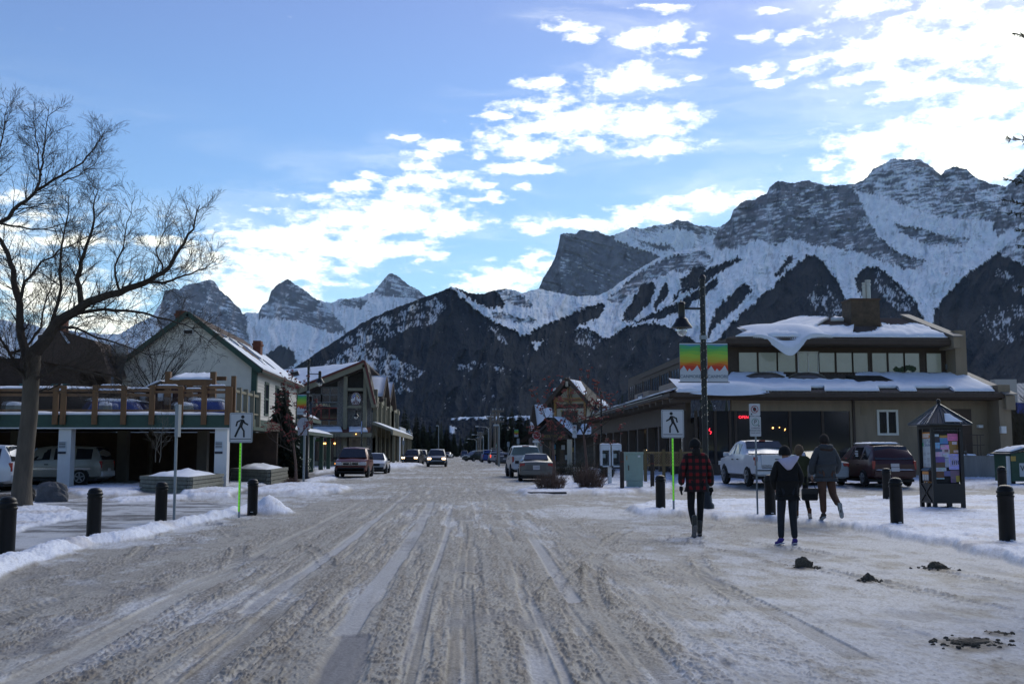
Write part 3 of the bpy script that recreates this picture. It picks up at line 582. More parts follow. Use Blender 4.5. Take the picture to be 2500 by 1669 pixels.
# ================================================================== white gabled house
def white_house():
    Y0, Y1, Y2 = 65.3, 81.5, 90.0; xl, xr, xm = -21.2, -12.8, -17.0; ze, za = 6.75, 9.95
    b = thing('gabled_house', 'cream stucco house with green trimmed gable, clapboard street side and two brick chimneys', 'house', (xm, Y0, 0))
    MB().prism([(xl,Y0,0),(xr,Y0,0),(xr,Y0,ze),(xm,Y0,za),(xl,Y0,ze)], (0, .3, 0)).build('gable_wall', STUCCO, b)
    MB().box(xl, xl+.3, Y0+.3, Y1, 0, ze).box(xl+.3, xr-.35, Y1-.3, Y1, 0, ze).build('back_wall', STUCCO, b)
    # clapboard side facing the street
    mb = MB(); k = 0; z = 0
    while z < ze:
        t = min(.21, ze - z); mb.add([(xr-.3,Y0+.3,z),(xr+.035,Y0+.3,z),(xr+.005,Y0+.3,z+t),(xr-.3,Y0+.3,z+t),(xr-.3,Y1,z),(xr+.035,Y1,z),(xr+.005,Y1,z+t),(xr-.3,Y1,z+t)],[(0,1,2,3),(7,6,5,4),(0,4,5,1),(1,5,6,2),(2,6,7,3),(3,7,4,0)]); z += .21
    mb.build('clapboard_wall', CLAP, b)
    mb = MB()
    mb.beam((xl-.35,Y0-.35,ze-.28),(xm,Y0-.35,za+.1),.16,.30).beam((xr+.35,Y0-.35,ze-.28),(xm,Y0-.35,za+.1),.16,.30)
    mb.box(xr-.26, xr+.07, Y0-.05, Y0+.28, 0, ze).beam((xr+.4,Y0-.3,ze-.25),(xr+.4,Y1+.3,ze-.25),.12,.24)
    mb.box(xr, xr+.07, Y1-.25, Y1+.02, 0, ze-.1); mb.build('green_trim', GREENT, b)
    sl = (za - ze) / (xr - xm)
    def rp(x): return za + .22 - sl * abs(x - xm)
    rf = MB().prism([(xm,Y0-.4,rp(xm)),(xr+.5,Y0-.4,rp(xr+.5)),(xr+.5,Y0-.4,rp(xr+.5)-.14),(xm,Y0-.4,rp(xm)-.14)], (0,Y1-Y0+.8,0)).prism([(xm-.003,Y0-.4,rp(xm)),(xm-.003,Y0-.4,rp(xm)-.14),(xl-.5,Y0-.4,rp(xl-.5)-.14),(xl-.5,Y0-.4,rp(xl-.5))], (0,Y1-Y0+.8,0)).build('roof', BRROOF, b)
    rg = random.Random(5)
    lumpy_sheet('roof_snow', (xr+.5,Y0-.25,rp(xr+.5)),(xr+.5,Y1+.3,rp(xr+.5)),(xm+1.1,Y1+.3,rp(xm+1.1)),(xm+1.5,Y0-.25,rp(xm+1.5)), .12, rf, 30, 10, 3, mask=lambda u, v: float(vn(u*9, v*3, 8)) > .22 + .3 * (u > .75) + .35 * (v > .8))
    lumpy_sheet('roof_snow', (xl-.5,Y0-.25,rp(xl-.5)),(xl-.5,Y1+.3,rp(xl-.5)),(xm-.6,Y1+.3,rp(xm-.6)),(xm-.6,Y0-.25,rp(xm-.6)), .12, rf, 24, 10, 4)
    for (x, y, z0, z1, w) in ((-18.0, 67.5, 9.2, 10.5, .33), (-15.0, 77.0, 7.9, 9.6, .28)):
        c = MB().box(x-w, x+w, y-.4, y+.4, z0-.6, z1-.2).box(x-w-.06, x+w+.06, y-.46, y+.46, z1-.35, z1-.2).box(x-w, x+w, y-.4, y+.4, z1-.2, z1).build('chimney', BRICK, rf)
    v = bx('vent', WHITEP, b, xm-.32, xm+.32, Y0-.08, Y0+.05, 8.75, 9.1); bx('louvre', DARK, v, xm-.24, xm+.24, Y0-.10, Y0-.06, 8.82, 9.03)
    for yy in (68.3, 72.2, 76.2): window_x(b, yy, yy+1.1, xr+.03, 1, 4.0, 5.9, GREENT, fr=.14, rows=2)
    window(b, xl+1.2, xl+2.1, Y0, 3.7, 4.7, GREENT)
    bx('security_light', WHITEP, b, -19.9, -19.7, Y0-.2, Y0, 5.65, 5.85)
    # lower street-side wing with a small hipped roof
    e = MB(); z = 0
    while z < 4.1: t = min(.21, 4.1-z); e.box(xr-4+.0, xr+.01+.012*((int(z/.21))%2), Y1+.02, Y2, z, z+t-.012); e.box(xr-4.05, xr-.03, Y1+.05, Y2-.02, z+t-.013, z+t); z += .21
    e.build('wing_wall', CLAP, b)
    wr = MB().prism([(xr+.6,Y1+.02,4.25),(xr+.6,Y1+.02,4.10),(xr-4,Y1+.02,6.2),(xr-4,Y1+.02,6.35)], (0,Y2-Y1+.6,0)).build('wing_roof', BRROOF, b)
    MB().beam((xr+.62,Y1+.1,4.05),(xr+.62,Y2+.6,4.05),.14,.26).box(xr-.3,xr+.05,Y2-.5,Y2+.03,0,4.0).build('wing_trim', GREENT, b)
    lumpy_sheet('roof_snow', (xr+.5,Y1+.6,4.3),(xr+.5,Y2+.4,4.3),(xr-1.5,Y2+.4,5.2),(xr-1.5,Y1+.6,5.2), .12, wr, 14, 6, 6)
    window_x(b, 83.5, 84.5, xr+.03, 1, 1.5, 3.2, GREENT, fr=.12)
    # street porch: dark green posts, rails and a low snowy canopy
    p = MB(); 
    for yy in (67.5, 71.5, 75.5, 79.5, 85, 89.6): p.box(xr+1.35, xr+1.65, yy-.15, yy+.15, 0, 2.75)
    for a, c in ((67.5,71.5),(71.5,75.5),(75.5,79.5)):
        p.box(xr+1.45, xr+1.55, a, c, .95, 1.05); p.box(xr+1.45, xr+1.55, a, c, .22, .3); p.beam((xr+1.5,a+.2,.3),(xr+1.5,c-.2,.95),.06,.07); p.beam((xr+1.5,a+.2,.95),(xr+1.5,c-.2,.3),.06,.07)
    p.box(xr, xr+1.8, 66.5, 90, 2.76, 2.95); p.build('porch', GREENT, b)
    lumpy_sheet('porch_snow', (xr+1.8,66.5,2.97),(xr+1.8,90,2.97),(xr+.15,90,3.4),(xr+.15,66.5,3.4), .12, b, 26, 5, 9)
white_house()

# ================================================================== brown shingled house behind the deck
def shingle_house():
    b = thing('shingled_house', 'dark brown steep-roofed house with red chimney behind the raised deck', 'house', (-28, 62, 0))
    Y = 62
    pts = [onY(x, y, Y) for x, y in ((60,860),(95,812),(140,808),(232,832),(246,860),(262,905),(100,885))]
    rf = MB().prism([onY(92,818,Y), onY(145,806,Y), onY(228,830,Y), onY(245,850,Y), onY(266,912,Y), onY(95,880,Y)], (0, 6, 0)).build('roof', BRROOF, b)
    w = MB().box(-31, -22.5, 62.4, 68, 0, 7.0).build('wall', mat('dark_wall', (.05,.032,.026), .9, .3, 3), b)
    a = onY(148, 775, 61.8); c = onY(122, 830, 61.8); MB().box(a.x-.75, a.x, 62.3, 63.1, c.z, a.z).build('chimney', BRICK, rf)
    lumpy_sheet('roof_snow', onY(146,808,61.9), onY(150,808,61.9), onY(172,838,61.9), onY(165,838,61.9), .06, rf, 4, 6, 3)
    for x in (-30.2, -28.2, -25.8, -24): window(b, x, x+.9, 62.4, 4.2, 5.4, mat('teal_frame', (.03,.11,.11), .6), fr=.1)
    # white building at the far left
    b = thing('white_building', 'pale building with snowy hipped roof at the left edge behind the bare tree', 'building', (-36, 66, 0))
    MB().box(-52, -31.5, 66, 76, 0, 6.3).build('wall', mat('pale_wall', (.42,.42,.38), .9, .08, 2), b)
    rf = MB().prism([(-53,65.5,6.2),(-31,65.5,6.2),(-34,69,10.2),(-52,69,10.2)], (0,.25,0)).prism([(-53,65.8,6.2),(-31,65.8,6.2),(-31,77,6.2),(-53,77,6.2)], (0,0,.2)).build('roof', mat('slate_roof', (.07,.065,.065), .9, .2, 4), b)
    lumpy_sheet('roof_snow', (-52.5,65.45,6.5),(-31.5,65.45,6.5),(-34.5,68.8,10),(-51,68.8,10), .14, rf, 30, 10, 12, mask=lambda u, v: v > .18 + .3 * float(vn(u*8, 0, 3)))
    for x in (-47, -43.5, -40, -36.5, -33.5): window(b, x, x+1.1, 66, 3.8, 5.5, WHITEP, fr=.12, rows=2)
    # ventilator with a pale drum on a dark tapering duct
    v = thing('roof_ventilator', 'pale round ventilator drum on a dark tapering duct left of the white gable', 'ventilator', (-21.6, 63.5, 0))
    c = onY(292, 845, 63.5)
    MB().lathe([(.2,5.2),(.25,6.3),(.44,c.z-.75),(.48,c.z-.62)], 16, (c.x,63.5,0)).build('duct', mat('duct_metal', (.05,.045,.04), .7, .3, 4), v, smooth=True)
    MB().lathe([(.4,c.z-.61),(.47,c.z-.5),(.5,c.z-.1),(.44,c.z+.08),(.2,c.z+.15)], 16, (c.x,63.5,0)).build('drum', mat('drum_metal', (.34,.33,.31), .7, .15, 4), v, smooth=True)
shingle_house()

# ================================================================== raised deck over the carport
DY = 47.0
def deck():
    z0 = onY(300, 1043, DY).z; zt = z0 + .55; xr = onY(560, 1045, DY).x; xl = -34.0; yb = 60.0
    d = thing('raised_deck', 'raised timber terrace with green fascia and orange posts above the dark carport', 'deck', (-20, DY, 0))
    MB().box(xl, xr-.02, DY+.06, yb, z0+.05, zt-.03).build('deck_floor', mat('deck_boards', (.07,.05,.035), .9, .2, 5), d)
    fa = MB().box(xl, xr, DY, DY+.06, z0, zt).box(xr-.06, xr, DY+.06, yb-4, z0, zt).build('fascia', GREENT, d)
    MB().box(xl, xr+.03, DY-.04, DY+.02, z0-.06, z0-.003).build('drip_edge', WHITEP, fa)
    sn = MB()
    lumpy_sheet('deck_snow', (xl,DY-.02,zt),(xr-.1,DY-.02,zt),(xr-.1,DY+1.3,zt+.02),(xl,DY+1.3,zt+.02), .13, d, 90, 5, 21)
    for px in (162, 542):
        a = onY(px, 1100, DY+.35); g = 0
        c = MB().box(a.x-.27, a.x+.27, DY+.1, DY+.64, 0, z0-.02).build('column', WHITEP, d)
        n = MB().box(a.x-.26, a.x+.10, DY+.06, DY+.095, 1.5, 2.0).build('notice', mat('notice_white', (.5,.54,.56), .6), c)
        m = MB(); [m.box(a.x-.23, a.x+.06, DY+.05, DY+.058, 1.93-.07*i, 1.965-.07*i) for i in range(4)]; m.box(a.x-.25, a.x+.09, DY+.05, DY+.058, 1.46, 1.56); m.build('print', mat('ink', (.03,.03,.04), .7), n)
    # inner columns and back wall deep in shade
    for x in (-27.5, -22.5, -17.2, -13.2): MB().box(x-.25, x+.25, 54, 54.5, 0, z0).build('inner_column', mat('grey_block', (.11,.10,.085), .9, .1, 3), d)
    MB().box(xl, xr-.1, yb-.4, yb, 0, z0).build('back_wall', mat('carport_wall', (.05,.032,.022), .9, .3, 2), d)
    # balustrade
    posts = [(-8,0),(137,0),(156,0),(233,0),(303,0),(372,0),(442,0),(499,0),(559,1)]
    top = []
    for i, (px, big) in enumerate(posts):
        p = onY(px, 1000, DY); w = .12 if not big else .16
        q = MB().box(p.x-w, p.x+w, DY-.14, DY-.04, z0+.12, zt+1.25 + .06*(i%2)).build('rail_post', CEDAR, d, bevel=.01); top.append(p.x)
    mr = MB()
    for i in range(len(top)-1):
        zz = 1.22 if i % 2 else 1.08; mr.box(top[i]-.05, top[i+1]+.05, DY-.03, DY+.11, zt+zz-.05, zt+zz+.07); mr.box(top[i]+.1, top[i+1]-.1, DY-.03, DY+.03, zt+zz-.26, zt+zz-.14); mr.box(top[i]+.1, top[i+1]-.1, DY-.03, DY+.04, zt+.16, zt+.24)
        lumpy_sheet('rail_snow', (top[i]+.2,DY-.06,zt+zz+.075),(top[i+1]-.2,DY-.06,zt+zz+.075),(top[i+1]-.2,DY+.13,zt+zz+.075),(top[i]+.2,DY+.13,zt+zz+.075), .07, d, 12, 3, 30+i)
    mr.build('rail', mat('dark_cedar', (.17,.085,.035), .6, .25, 4), d)
    # return balustrade running back on the right
    ys = [47.15, 48.3, 49.6, 51.0, 52.4]; r2 = MB()
    for i, yy in enumerate(ys):
        xx = xr + .1 + (yy - 47) * .02
        MB().box(xx-.1, xx+.1, yy-.08, yy+.08, zt-.4, zt + (1.75 if i == 0 else 1.3)).build('rail_post', OLIVE if i else CEDAR, d)
    for hh, ww in ((1.1,.12),(.2,.08)): MB().beam((xr+.1,ys[0],zt+hh),(xr+.2,ys[-1],zt+hh),ww,ww).build('side_rail', OLIVE, d)
    gp = MB()
    for i in range(len(top)-1): gp.box(top[i]+.13, top[i+1]-.13, DY+.004, DY+.012, zt+.25, zt+.80)
    gp.build('glass_panel', mat('screen_glass', (.5,.55,.55), .05, trans=1.0, alpha=.35), d)
    # brick-brown back screen on the terrace with white notices
    s = thing('terrace_screen', 'dark red timber screen hung with small white lanterns at the back of the terrace', 'screen', (-17, 55, zt))
    MB().box(-26, -12.8, 55, 55.1, zt, zt+1.75).build('boards', mat('red_brown_boards', (.075,.032,.022), .85, .3, 4, stretch=(4,1,1)), s)
    for px in (336, 349, 393, 414, 475, 90, 160, 200): 
        p = onY(px, 977, 54.9); MB().box(p.x-.13, p.x+.13, 54.75, 54.95, zt+1.0, zt+1.42).build('lantern', WHITEP, s)
    # pergola
    g = thing('pergola', 'orange cedar pergola with snow on its slatted roof standing on the terrace', 'pergola', (-15.5, 52, zt))
    zz = onY(470, 935, 51).z
    for px in (410, 464, 520):
        p = onY(px, 940, 51); MB().box(p.x-.13, p.x+.13, 50.9, 51.15, zt, zz + (.55 if px != 464 else 0)).build('post', CEDAR, g)
    a, c = onY(405, 940, 51).x, onY(524, 940, 51).x
    MB().box(a, c, 50.85, 51.0, zz-.12, zz+.14).build('beam', CEDAR, g); MB().box(a, c, 53.4, 53.55, zz+.3, zz+.5).build('beam', CEDAR, g)
    [MB().box(a+.3+.55*i, a+.36+.55*i, 51.003, 53.4, zz+.02, zz+.12).build('rafter', CEDAR, g) for i in range(int((c-a-.4)/.55)+1)]
    lumpy_sheet('pergola_snow', (a+.2,50.9,zz+.16),(c-.1,50.9,zz+.16),(c-.5,53.5,zz+.62),(a+.3,53.5,zz+.62), .12, g, 26, 6, 41)
    a2 = onY(345, 945, 51).x
    rr = MB().prism([(a2,50.8,zz-.35),(a-.15,50.8,zz+.05),(a-.15,50.8,zz-.05),(a2,50.8,zz-.45)], (0,2.4,0)).build('side_roof', BRWN, g)
    lumpy_sheet('pergola_snow', (a2+.3,50.7,zz-.22),(a-.2,50.7,zz+.08),(a-.2,52.8,zz+.12),(a2+.3,52.8,zz-.18), .12, g, 14, 6, 42)
    hut = MB().box(-24.5, -16.6, 52.2, 54.6, zt, zz-.35).build('serving_hut', mat('hut_wall', (.045,.028,.02), .9, .3, 3), g)
    lumpy_sheet('hut_snow', (-24.7,52.0,zz-.34),(-16.8,52.0,zz-.34),(-16.8,54.8,zz-.1),(-24.7,54.8,zz-.1), .16, hut, 30, 6, 43)
    # things on the terrace
    BLUE = mat('blue_tarpaulin', (.035,.065,.24), .45, .25, 3, .6, 6); PALB = mat('pale_green_spa', (.16,.19,.17), .6, .1, 3)
    def tarp(x0, x1, y, h, lab, grp):
        n = MB(); k = 10; nx = 16
        for j in range(k+1):
            for i in range(nx+1):
                u = i/nx; v = j/k; zz_ = zt + h * (1 - abs(2*v-1)**5) * (1 - abs(2*u-1)**9 * .75) * (.86 + .2*float(vn(u*6, v*3, int(x0*3) % 97))); n.v.append(Vector((x0+(x1-x0)*u + .05*math.sin(i*2), y + 1.0*v, zz_)))
        for j in range(k):
            for i in range(nx): q = j*(nx+1)+i; n.f.append((q, q+1, q+nx+2, q+nx+1))
        o = n.build('covered_furniture', BLUE, None, smooth=True); tag(o, lab, 'covered furniture', grp)
        lumpy_sheet('snow_cap', (x0+.2,y+.25,zt+h*.93),(x1-.2,y+.25,zt+h*.93),(x1-.2,y+.8,zt+h*.95),(x0+.2,y+.8,zt+h*.95), .1, o, 14, 4, 5)
    a = onY(455, 1000, 49).x; c = onY(553, 1000, 49).x; tarp(a, c, 48.8, .78, 'bright blue tarpaulin over furniture at the right end of the terrace', 'blue tarpaulins on the terrace')
    a = onY(208, 1000, 49).x; c = onY(346, 1000, 49).x; tarp(a, c, 48.8, .75, 'wide slate blue tarpaulin over furniture in the middle of the terrace', 'blue tarpaulins on the terrace')
    for i, (px0, px1, lab) in enumerate(((422,470,'round pale green spa tub capped with snow beside the bright blue tarpaulin'),(240,272,'low snow-capped tub before the wide slate blue tarpaulin'),(12,58,'snow-covered patio table left of the big bare tree'))):
        a = onY(px0, 1000, 48.3); c = onY(px1, 1000, 48.3); r = (c.x-a.x)/2; cx = (a.x+c.x)/2
        o = MB().lathe([(r*.96,zt),(r,zt+.12),(r,zt+.42),(r*.9,zt+.46)], 20, (cx,48.2+r*.6,0)).build('terrace_tub' if i < 2 else 'patio_table', PALB, None); tag(o, lab, 'tub' if i < 2 else 'table')
        MB().lathe([(r*.97,zt+.465),(r*.99,zt+.5),(r*.8,zt+.6),(r*.3,zt+.64)], 16, (cx,48.2+r*.6,0)).build('snow_cap', SNOWM, o, smooth=True)
deck()

# ================================================================== brown two-storey building on the right
def brown_building():
    Y = 56.0; P = lambda x, y, yy=Y: onY(x, y, yy); Z = lambda y, x=2100, yy=Y: onY(x, y, yy).z
    xl = P(1760, 960).x; xr = P(2436, 960).x; g0 = .2
    b = thing('brown_building', 'brown stucco two-storey building with snowy tiled roofs and a row of upper windows', 'building', (xl, Y, 0))
    zs = Z(968); x_win0 = P(1700,1000).x; x_win1 = P(2075,1000).x; zwt = Z(1003); zfb = Z(970)
    # front wall: stucco to the right of the shop glass, a band above the glass
    sx = P(1786, 1000).x
    w = MB().box(x_win1, xr-.65, Y, Y+.3, 0, zfb).box(sx, x_win1-.003, Y+.0, Y+.3, zwt, zfb).build('front_wall', TAN, b)
    MB().box(xr-.65, xr, Y-1.3, Y+.5, 0, Z(937)-.1).build('end_pier', TAN, b)
    bx('side_wall', TAN, b, xr-.35, xr-.05, Y+.5, Y+24, 0, zfb)
    # shop glass and mullions; dim room behind
    gl = MB().box(xl-1.2, x_win1-.02, Y+.10, Y+.13, .9, zwt).build('shop_window', mat('shop_glass', (.02,.02,.022), .06, spec=.7), b)
    m = MB()
    for px in (1640, 1672, 1700, 1747, 1783, 1797, 1930, 2010): x = P(px, 1050).x; m.box(x-.07, x+.07, Y+.02, Y+.16, .25, zwt)
    m.box(xl-1.4, x_win1-.003, Y+.03, Y+.2, .25, .9); m.build('mullion', BRWN, b)
    bx('downpipe', BRWN, b, P(2080,1000).x, P(2080,1000).x+.12, Y-.12, Y-.003, .3, zfb)
    # reflections of a snowy slope are left to the glass itself; small lit things inside
    for (px, py, r) in ((1887,1044,.045),(1903,1043,.025),(1917,1047,.03),(1916,1050,.022)):
        p = P(px, py, Y+.04); MB().ball(p, r, 8).build('window_lamp', WARM, b)
    text('open_sign', 'OPEN', mat('neon_red', (.9,.05,.05), .5, emit=(1,.03,.06), estr=1.6), b, P(1815.5, 1018, Y-.02), .21, sx=1.0)
    z = MB().tube([P(1733,1045,Y-.02),P(1731,1050,Y-.02),P(1737,1054,Y-.02),P(1734,1059,Y-.02)], .022, 5).build('neon_squiggle', mat('neon_red', (1,0,0)), b)
    # lower roof
    ze = Z(962); zt_ = Z(915, 2100, Y+3.2); yt = Y + 3.2; xe = xr + .35
    xc = P(1640, 962, Y-1.4).x   # corner of the eaves
    def plane(x, y): t = (y - (Y-1.4)) / (yt - (Y-1.4)); return ze + (zt_ - ze) * t
    rf = MB()
    nx = 90
    for i in range(nx):
        x0 = xc + (xe-.75-xc) * i / nx; x1 = xc + (xe-.75-xc) * (i + 1) / nx; xm = (x0+x1)/2
        hx = max(0, (1 - (xm - xc) / 4.6)); yy1 = yt if hx == 0 else (Y-1.4) + (yt - (Y-1.4)) * min(1, (xm-xc)/4.6)
        if yy1 - (Y-1.4) < .1: continue
        rf.add([(x0,Y-1.4,ze),(xm,Y-1.4,ze+.07),(x1,Y-1.4,ze),(x0,yy1,plane(0,yy1)),(xm,yy1,plane(0,yy1)+.07),(x1,yy1,plane(0,yy1)),(x0,Y-1.4,ze-.06),(x1,Y-1.4,ze-.06)], [(0,1,4,3),(1,2,5,4),(0,6,7,2,1)])
    # west slope over the arcade
    ylong = 99.0; xw = P(1640, 962, Y-1.4).x
    rf.add([(xw,Y-1.4,ze),(xw+4.6,yt,zt_),(xw+4.6,ylong,zt_),(xw,ylong,ze),(xw,Y-1.4,ze-.1),(xw,ylong,ze-.1)], [(0,1,2,3),(0,3,5,4)])
    R_ = rf.build('lower_roof', TILE, b)
    gt = MB().box(xc, xe-.76, Y-1.5, Y-1.405, ze-.25, ze-.02).box(xc-.12, xc-.003, Y-1.4, ylong, ze-.22, ze-.02).build('gutter', BRWN, b)
    MB().box(xc-.16, xc-.123, Y+.5, ylong, ze-.08, ze-.03).build('gutter_edge', mat('pale_metal_edge', (.35,.35,.33), .4, metal=.5), gt)
    MB().box(xc+.1, xe-.8, Y-1.3, Y-.003, ze-.34, ze-.26).box(xc+.1, xe-.8, Y-.05, Y-.004, zfb, ze-.34).build('soffit', BRWN, b)
    MB().prism([(xe-.75,Y-1.6,ze-.15),(xe-.75,yt+.3,zt_+.1),(xe-.75,yt+.3,zt_-.9),(xe-.75,Y-1.6,ze-.9)], (.5,0,0)).build('gable_parapet', TAN, b)
    MB().beam((xe-.5,Y-1.7,ze-.08),(xe-.5,yt+.4,zt_+.18),.7,.06).build('flashing', mat('flashing_metal', (.16,.155,.145), .7), b)
    # snow on lower roof with bare patches round the skylights
    holes = [(P(1885,912).x, 2.0), (P(1985,912).x, 1.8)]
    def mk(u, v):
        x = xc+.1 + (xe-.9-xc) * u
        if v > .5 and any(abs(x - hx) < w*.6 + (v-.5)*1.2 for hx, w in holes): return False
        if v < .14 and float(vn(u*22, 0, 5)) > .56: return False
        return True
    lumpy_sheet('roof_snow', (xc+2.3,Y-1.35,ze+.08),(xe-.85,Y-1.35,ze+.08),(xe-.85,yt-.02,zt_+.08),(xc+4.4,yt-.02,zt_+.08), .16, R_, 84, 14, 60, mask=mk)
    # overhanging drift on the corner
    n = MB(); a, c = xc+.5, xc+5.4; NX, NY = 26, 10
    for j in range(NY+1):
        for i in range(NX+1):
            u = i/NX; v = j/NY; bul = math.sin(math.pi*u)**.6; y = Y-1.75 + 3.2*v + (.45*(1-bul)); x = a+(c-a)*u
            h = .42*math.sin(math.pi*min(1,v*1.4+.12))**.7*bul + (ze+.05+(zt_-ze)*max(0,(y-Y+1.4))/(yt-Y+1.4)) - (0.45*bul if j==0 else 0)
            n.v.append(Vector((x, y, h)))
    for j in range(NY):
        for i in range(NX): q=j*(NX+1)+i; n.f.append((q,q+1,q+NX+2,q+NX+1))
    n.build('overhanging_snow', SNOWM, R_, smooth=True)
    lumpy_sheet('roof_snow', (xw+.1,Y+1.5,ze+.12),(xw+.1,ylong,ze+.12),(xw+4.5,ylong,zt_+.05),(xw+4.5,yt+.4,zt_+.05), .10, R_, 60, 8, 61, mask=lambda u, v: v > .12 + .25*float(vn(u*14, 1, 6)))
    lumpy_sheet('roof_snow', (xw+.25,Y-1.55,ze-.02),(xw+1.7,Y-1.55,ze-.02),(xw+1.7,Y-1.1,ze+.08),(xw+.25,Y-1.1,ze+.08), .22, R_, 10, 4, 62)
    # skylights
    for (px, w) in ((1872,2.1),(1975,1.9)):
        x = P(px, 918, Y+1.4).x; n = MB()
        n.lathe([(1.0,0),(.86,.25),(.5,.45),(.1,.52)], 20, (0,0,0)); n.v = [Vector((v.x*w*.62 + x, v.y*.75 + Y+1.6, v.z*.9 + plane(0,Y+1.6) + (v.y*.75)*(zt_-ze)/4.6)) for v in n.v]
        n.build('skylight', mat('dome_skylight', (.10,.085,.075), .12, spec=.7), R_, smooth=True)
    x = P(2130, 928, Y+.9).x; sl = (zt_-ze)/4.6
    q = MB().add([(x-1,Y+.3,plane(0,Y+.3)+.28),(x+1,Y+.3,plane(0,Y+.3)+.28),(x+.8,Y+1.7,plane(0,Y+1.7)+.28),(x-1.2,Y+1.7,plane(0,Y+1.7)+.28),(x-1,Y+.3,plane(0,Y+.3)),(x+1,Y+.3,plane(0,Y+.3)),(x+.8,Y+1.7,plane(0,Y+1.7)),(x-1.2,Y+1.7,plane(0,Y+1.7))],[(0,1,2,3),(0,4,5,1),(1,5,6,2),(2,6,7,3),(3,7,4,0)]).build('skylight', BLACKM, R_)
    # upper storey, set back
    yu = Y + 3.3; ux0 = P(1760, 880, yu).x; ux1 = P(2330, 880, yu).x; zb = zt_-.1; zw0 = Z(908,2000,yu); zw1 = Z(861,2000,yu); ztop = Z(828,2000,yu)
    up = MB().box(ux0, ux1, yu, yu+.3, zb, zw0-.06).box(ux0, ux1, yu, yu+.3, zw1+.06, ztop).box(ux0, ux0+.25, yu+.3, ylong-6, zb, ztop).build('upper_wall', BRWN, b)
    MB().box(ux0+.3, ux1, yu+.25, yu+.29, zw0-.05, zw1+.05).build('upper_back_wall', mat('room_cream', (.14,.15,.13), .9), b)
    fr = [1764,1797] ; wins = [(1804,1848),(1852,1896),(1899,1942),(1950,1996),(2000,2038),(2042,2080),(2083,2119),(2129,2165),(2169,2206),(2209,2245),(2262,2298)]
    prev = ux0
    for i, (a_, c_) in enumerate(wins):
        xa = P(a_, 880, yu).x; xb = P(c_, 880, yu).x
        MB().box(prev, xa-.06, yu, yu+.2, zw0-.06, zw1+.06).build('upper_pier', BRWN, b); prev = xb+.06
        window(b, xa, xb, yu+.04, zw0, zw1, WHITEP if i == 3 else BRWN, WIN_SKYGLOW, fr=.08 if i == 3 else .06, cols=2 if i == 3 else 1, d=.08)
    MB().box(prev, ux1, yu, yu+.2, zw0-.06, zw1+.06).build('upper_pier', BRWN, b)
    pl = MB(); 
    for px in (2188,2196,2203,2213,2222,2230): pl.ball(P(px, 904-3*(px%3), yu+.0), .16, 6, (1,.3,1), .6, px)
    pl.build('window_plants', mat('plant_green', (.03,.05,.02), .8), b)
    bx('meter_box', GREYM, b, P(2307,880,yu).x, P(2314,880,yu).x+.05, yu-.15, yu, Z(902,2300,yu), Z(889,2300,yu))
    ue = MB().box(ux1-.5, ux1+.15, yu-1.2, yu+.4, zb, Z(812,2330,yu)).build('upper_end_pier', TAN, b)
    # window round the west corner
    window_x(b, yu+1.0, yu+3.6, ux0-.0, -1, zw0, zw1, BRWN, mat('blue_grey_glass', (.05,.07,.09), .1, spec=.7), fr=.1)
    # upper roof: hip
    A = P(1775, 831, yu-1.4); B = P(2322, 824, yu-1.4); A.z = B.z = (A.z+B.z)/2; RL = P(1965, 777, yu+5); RR = P(2180, 790, yu+5); RR = Vector((B.x, yu+5, RL.z))
    ur = MB(); nn = 110
    for i in range(nn):
        x0 = A.x + (B.x-A.x)*i/nn; x1 = A.x + (B.x-A.x)*(i+1)/nn; xm = (x0+x1)/2; t = min(1, (xm-A.x)/(RL.x-A.x)); yy = yu-1.4 + 6.4*t; zz = A.z + (RL.z-A.z)*t
        ur.add([(x0,yu-1.4,A.z),(xm,yu-1.4,A.z+.08),(x1,yu-1.4,A.z),(x0,yy,zz),(xm,yy,zz+.08),(x1,yy,zz),(x0,yu-1.4,A.z-.08),(x1,yu-1.4,A.z-.08)], [(0,1,4,3),(1,2,5,4),(0,6,7,2,1)])
    ur.add([(A.x,yu-1.4,A.z),(RL.x,yu+5,RL.z),(RL.x,ylong-12,RL.z),(A.x,ylong-12,A.z)], [(0,1,2,3)])
    UR = ur.build('upper_roof', TILE, b)
    MB().box(A.x, B.x, yu-1.5, yu-1.405, A.z-.3, A.z-.03).box(A.x+.1, B.x, yu-1.4, yu-.003, A.z-.34, A.z-.3).box(A.x-.1, A.x-.003, yu-1.5, ylong-12, A.z-.3, A.z-.02).box(A.x, ux0-.003, yu-1.3, ylong-12, A.z-.34,A.z-.3).build('upper_eave', BRWN, b)
    gp = MB().prism([(B.x-.05,yu-1.8,A.z-.5),(B.x-.05,yu-1.8,A.z+.12),(B.x-.05,yu+5,RL.z+.25),(B.x-.05,yu+5,A.z-.5)], (.45,0,0)).build('upper_gable', TAN, b)
    MB().beam((B.x+.17,yu-1.9,A.z+.14),(B.x+.17,yu+5.1,RL.z+.28),.6,.07).build('flashing', mat('flashing_metal', (.16,.155,.145), .7), gp)
    slp = (RL.z-A.z)/6.4
    def snowmask(u, v):
        x = u; n_ = float(vn(u*7, v*3, 77))
        if u < .30: return v < .93
        if u < .55: return v < .30 + .25*n_ - .25*(u-.3) or (u > .34 and u < .52 and v > .72 + .1*n_)
        if u < .62: return v < .1
        return v < .5 + .12*n_ and not (u < .72 and v > (u-.6)*3.5)
    x0s = A.x+.3
    q0 = (A.x+.5, yu-1.35, A.z+.1); 
    def hipy(x): return min(6.2, 6.2*(x-A.x)/(RL.x-A.x))
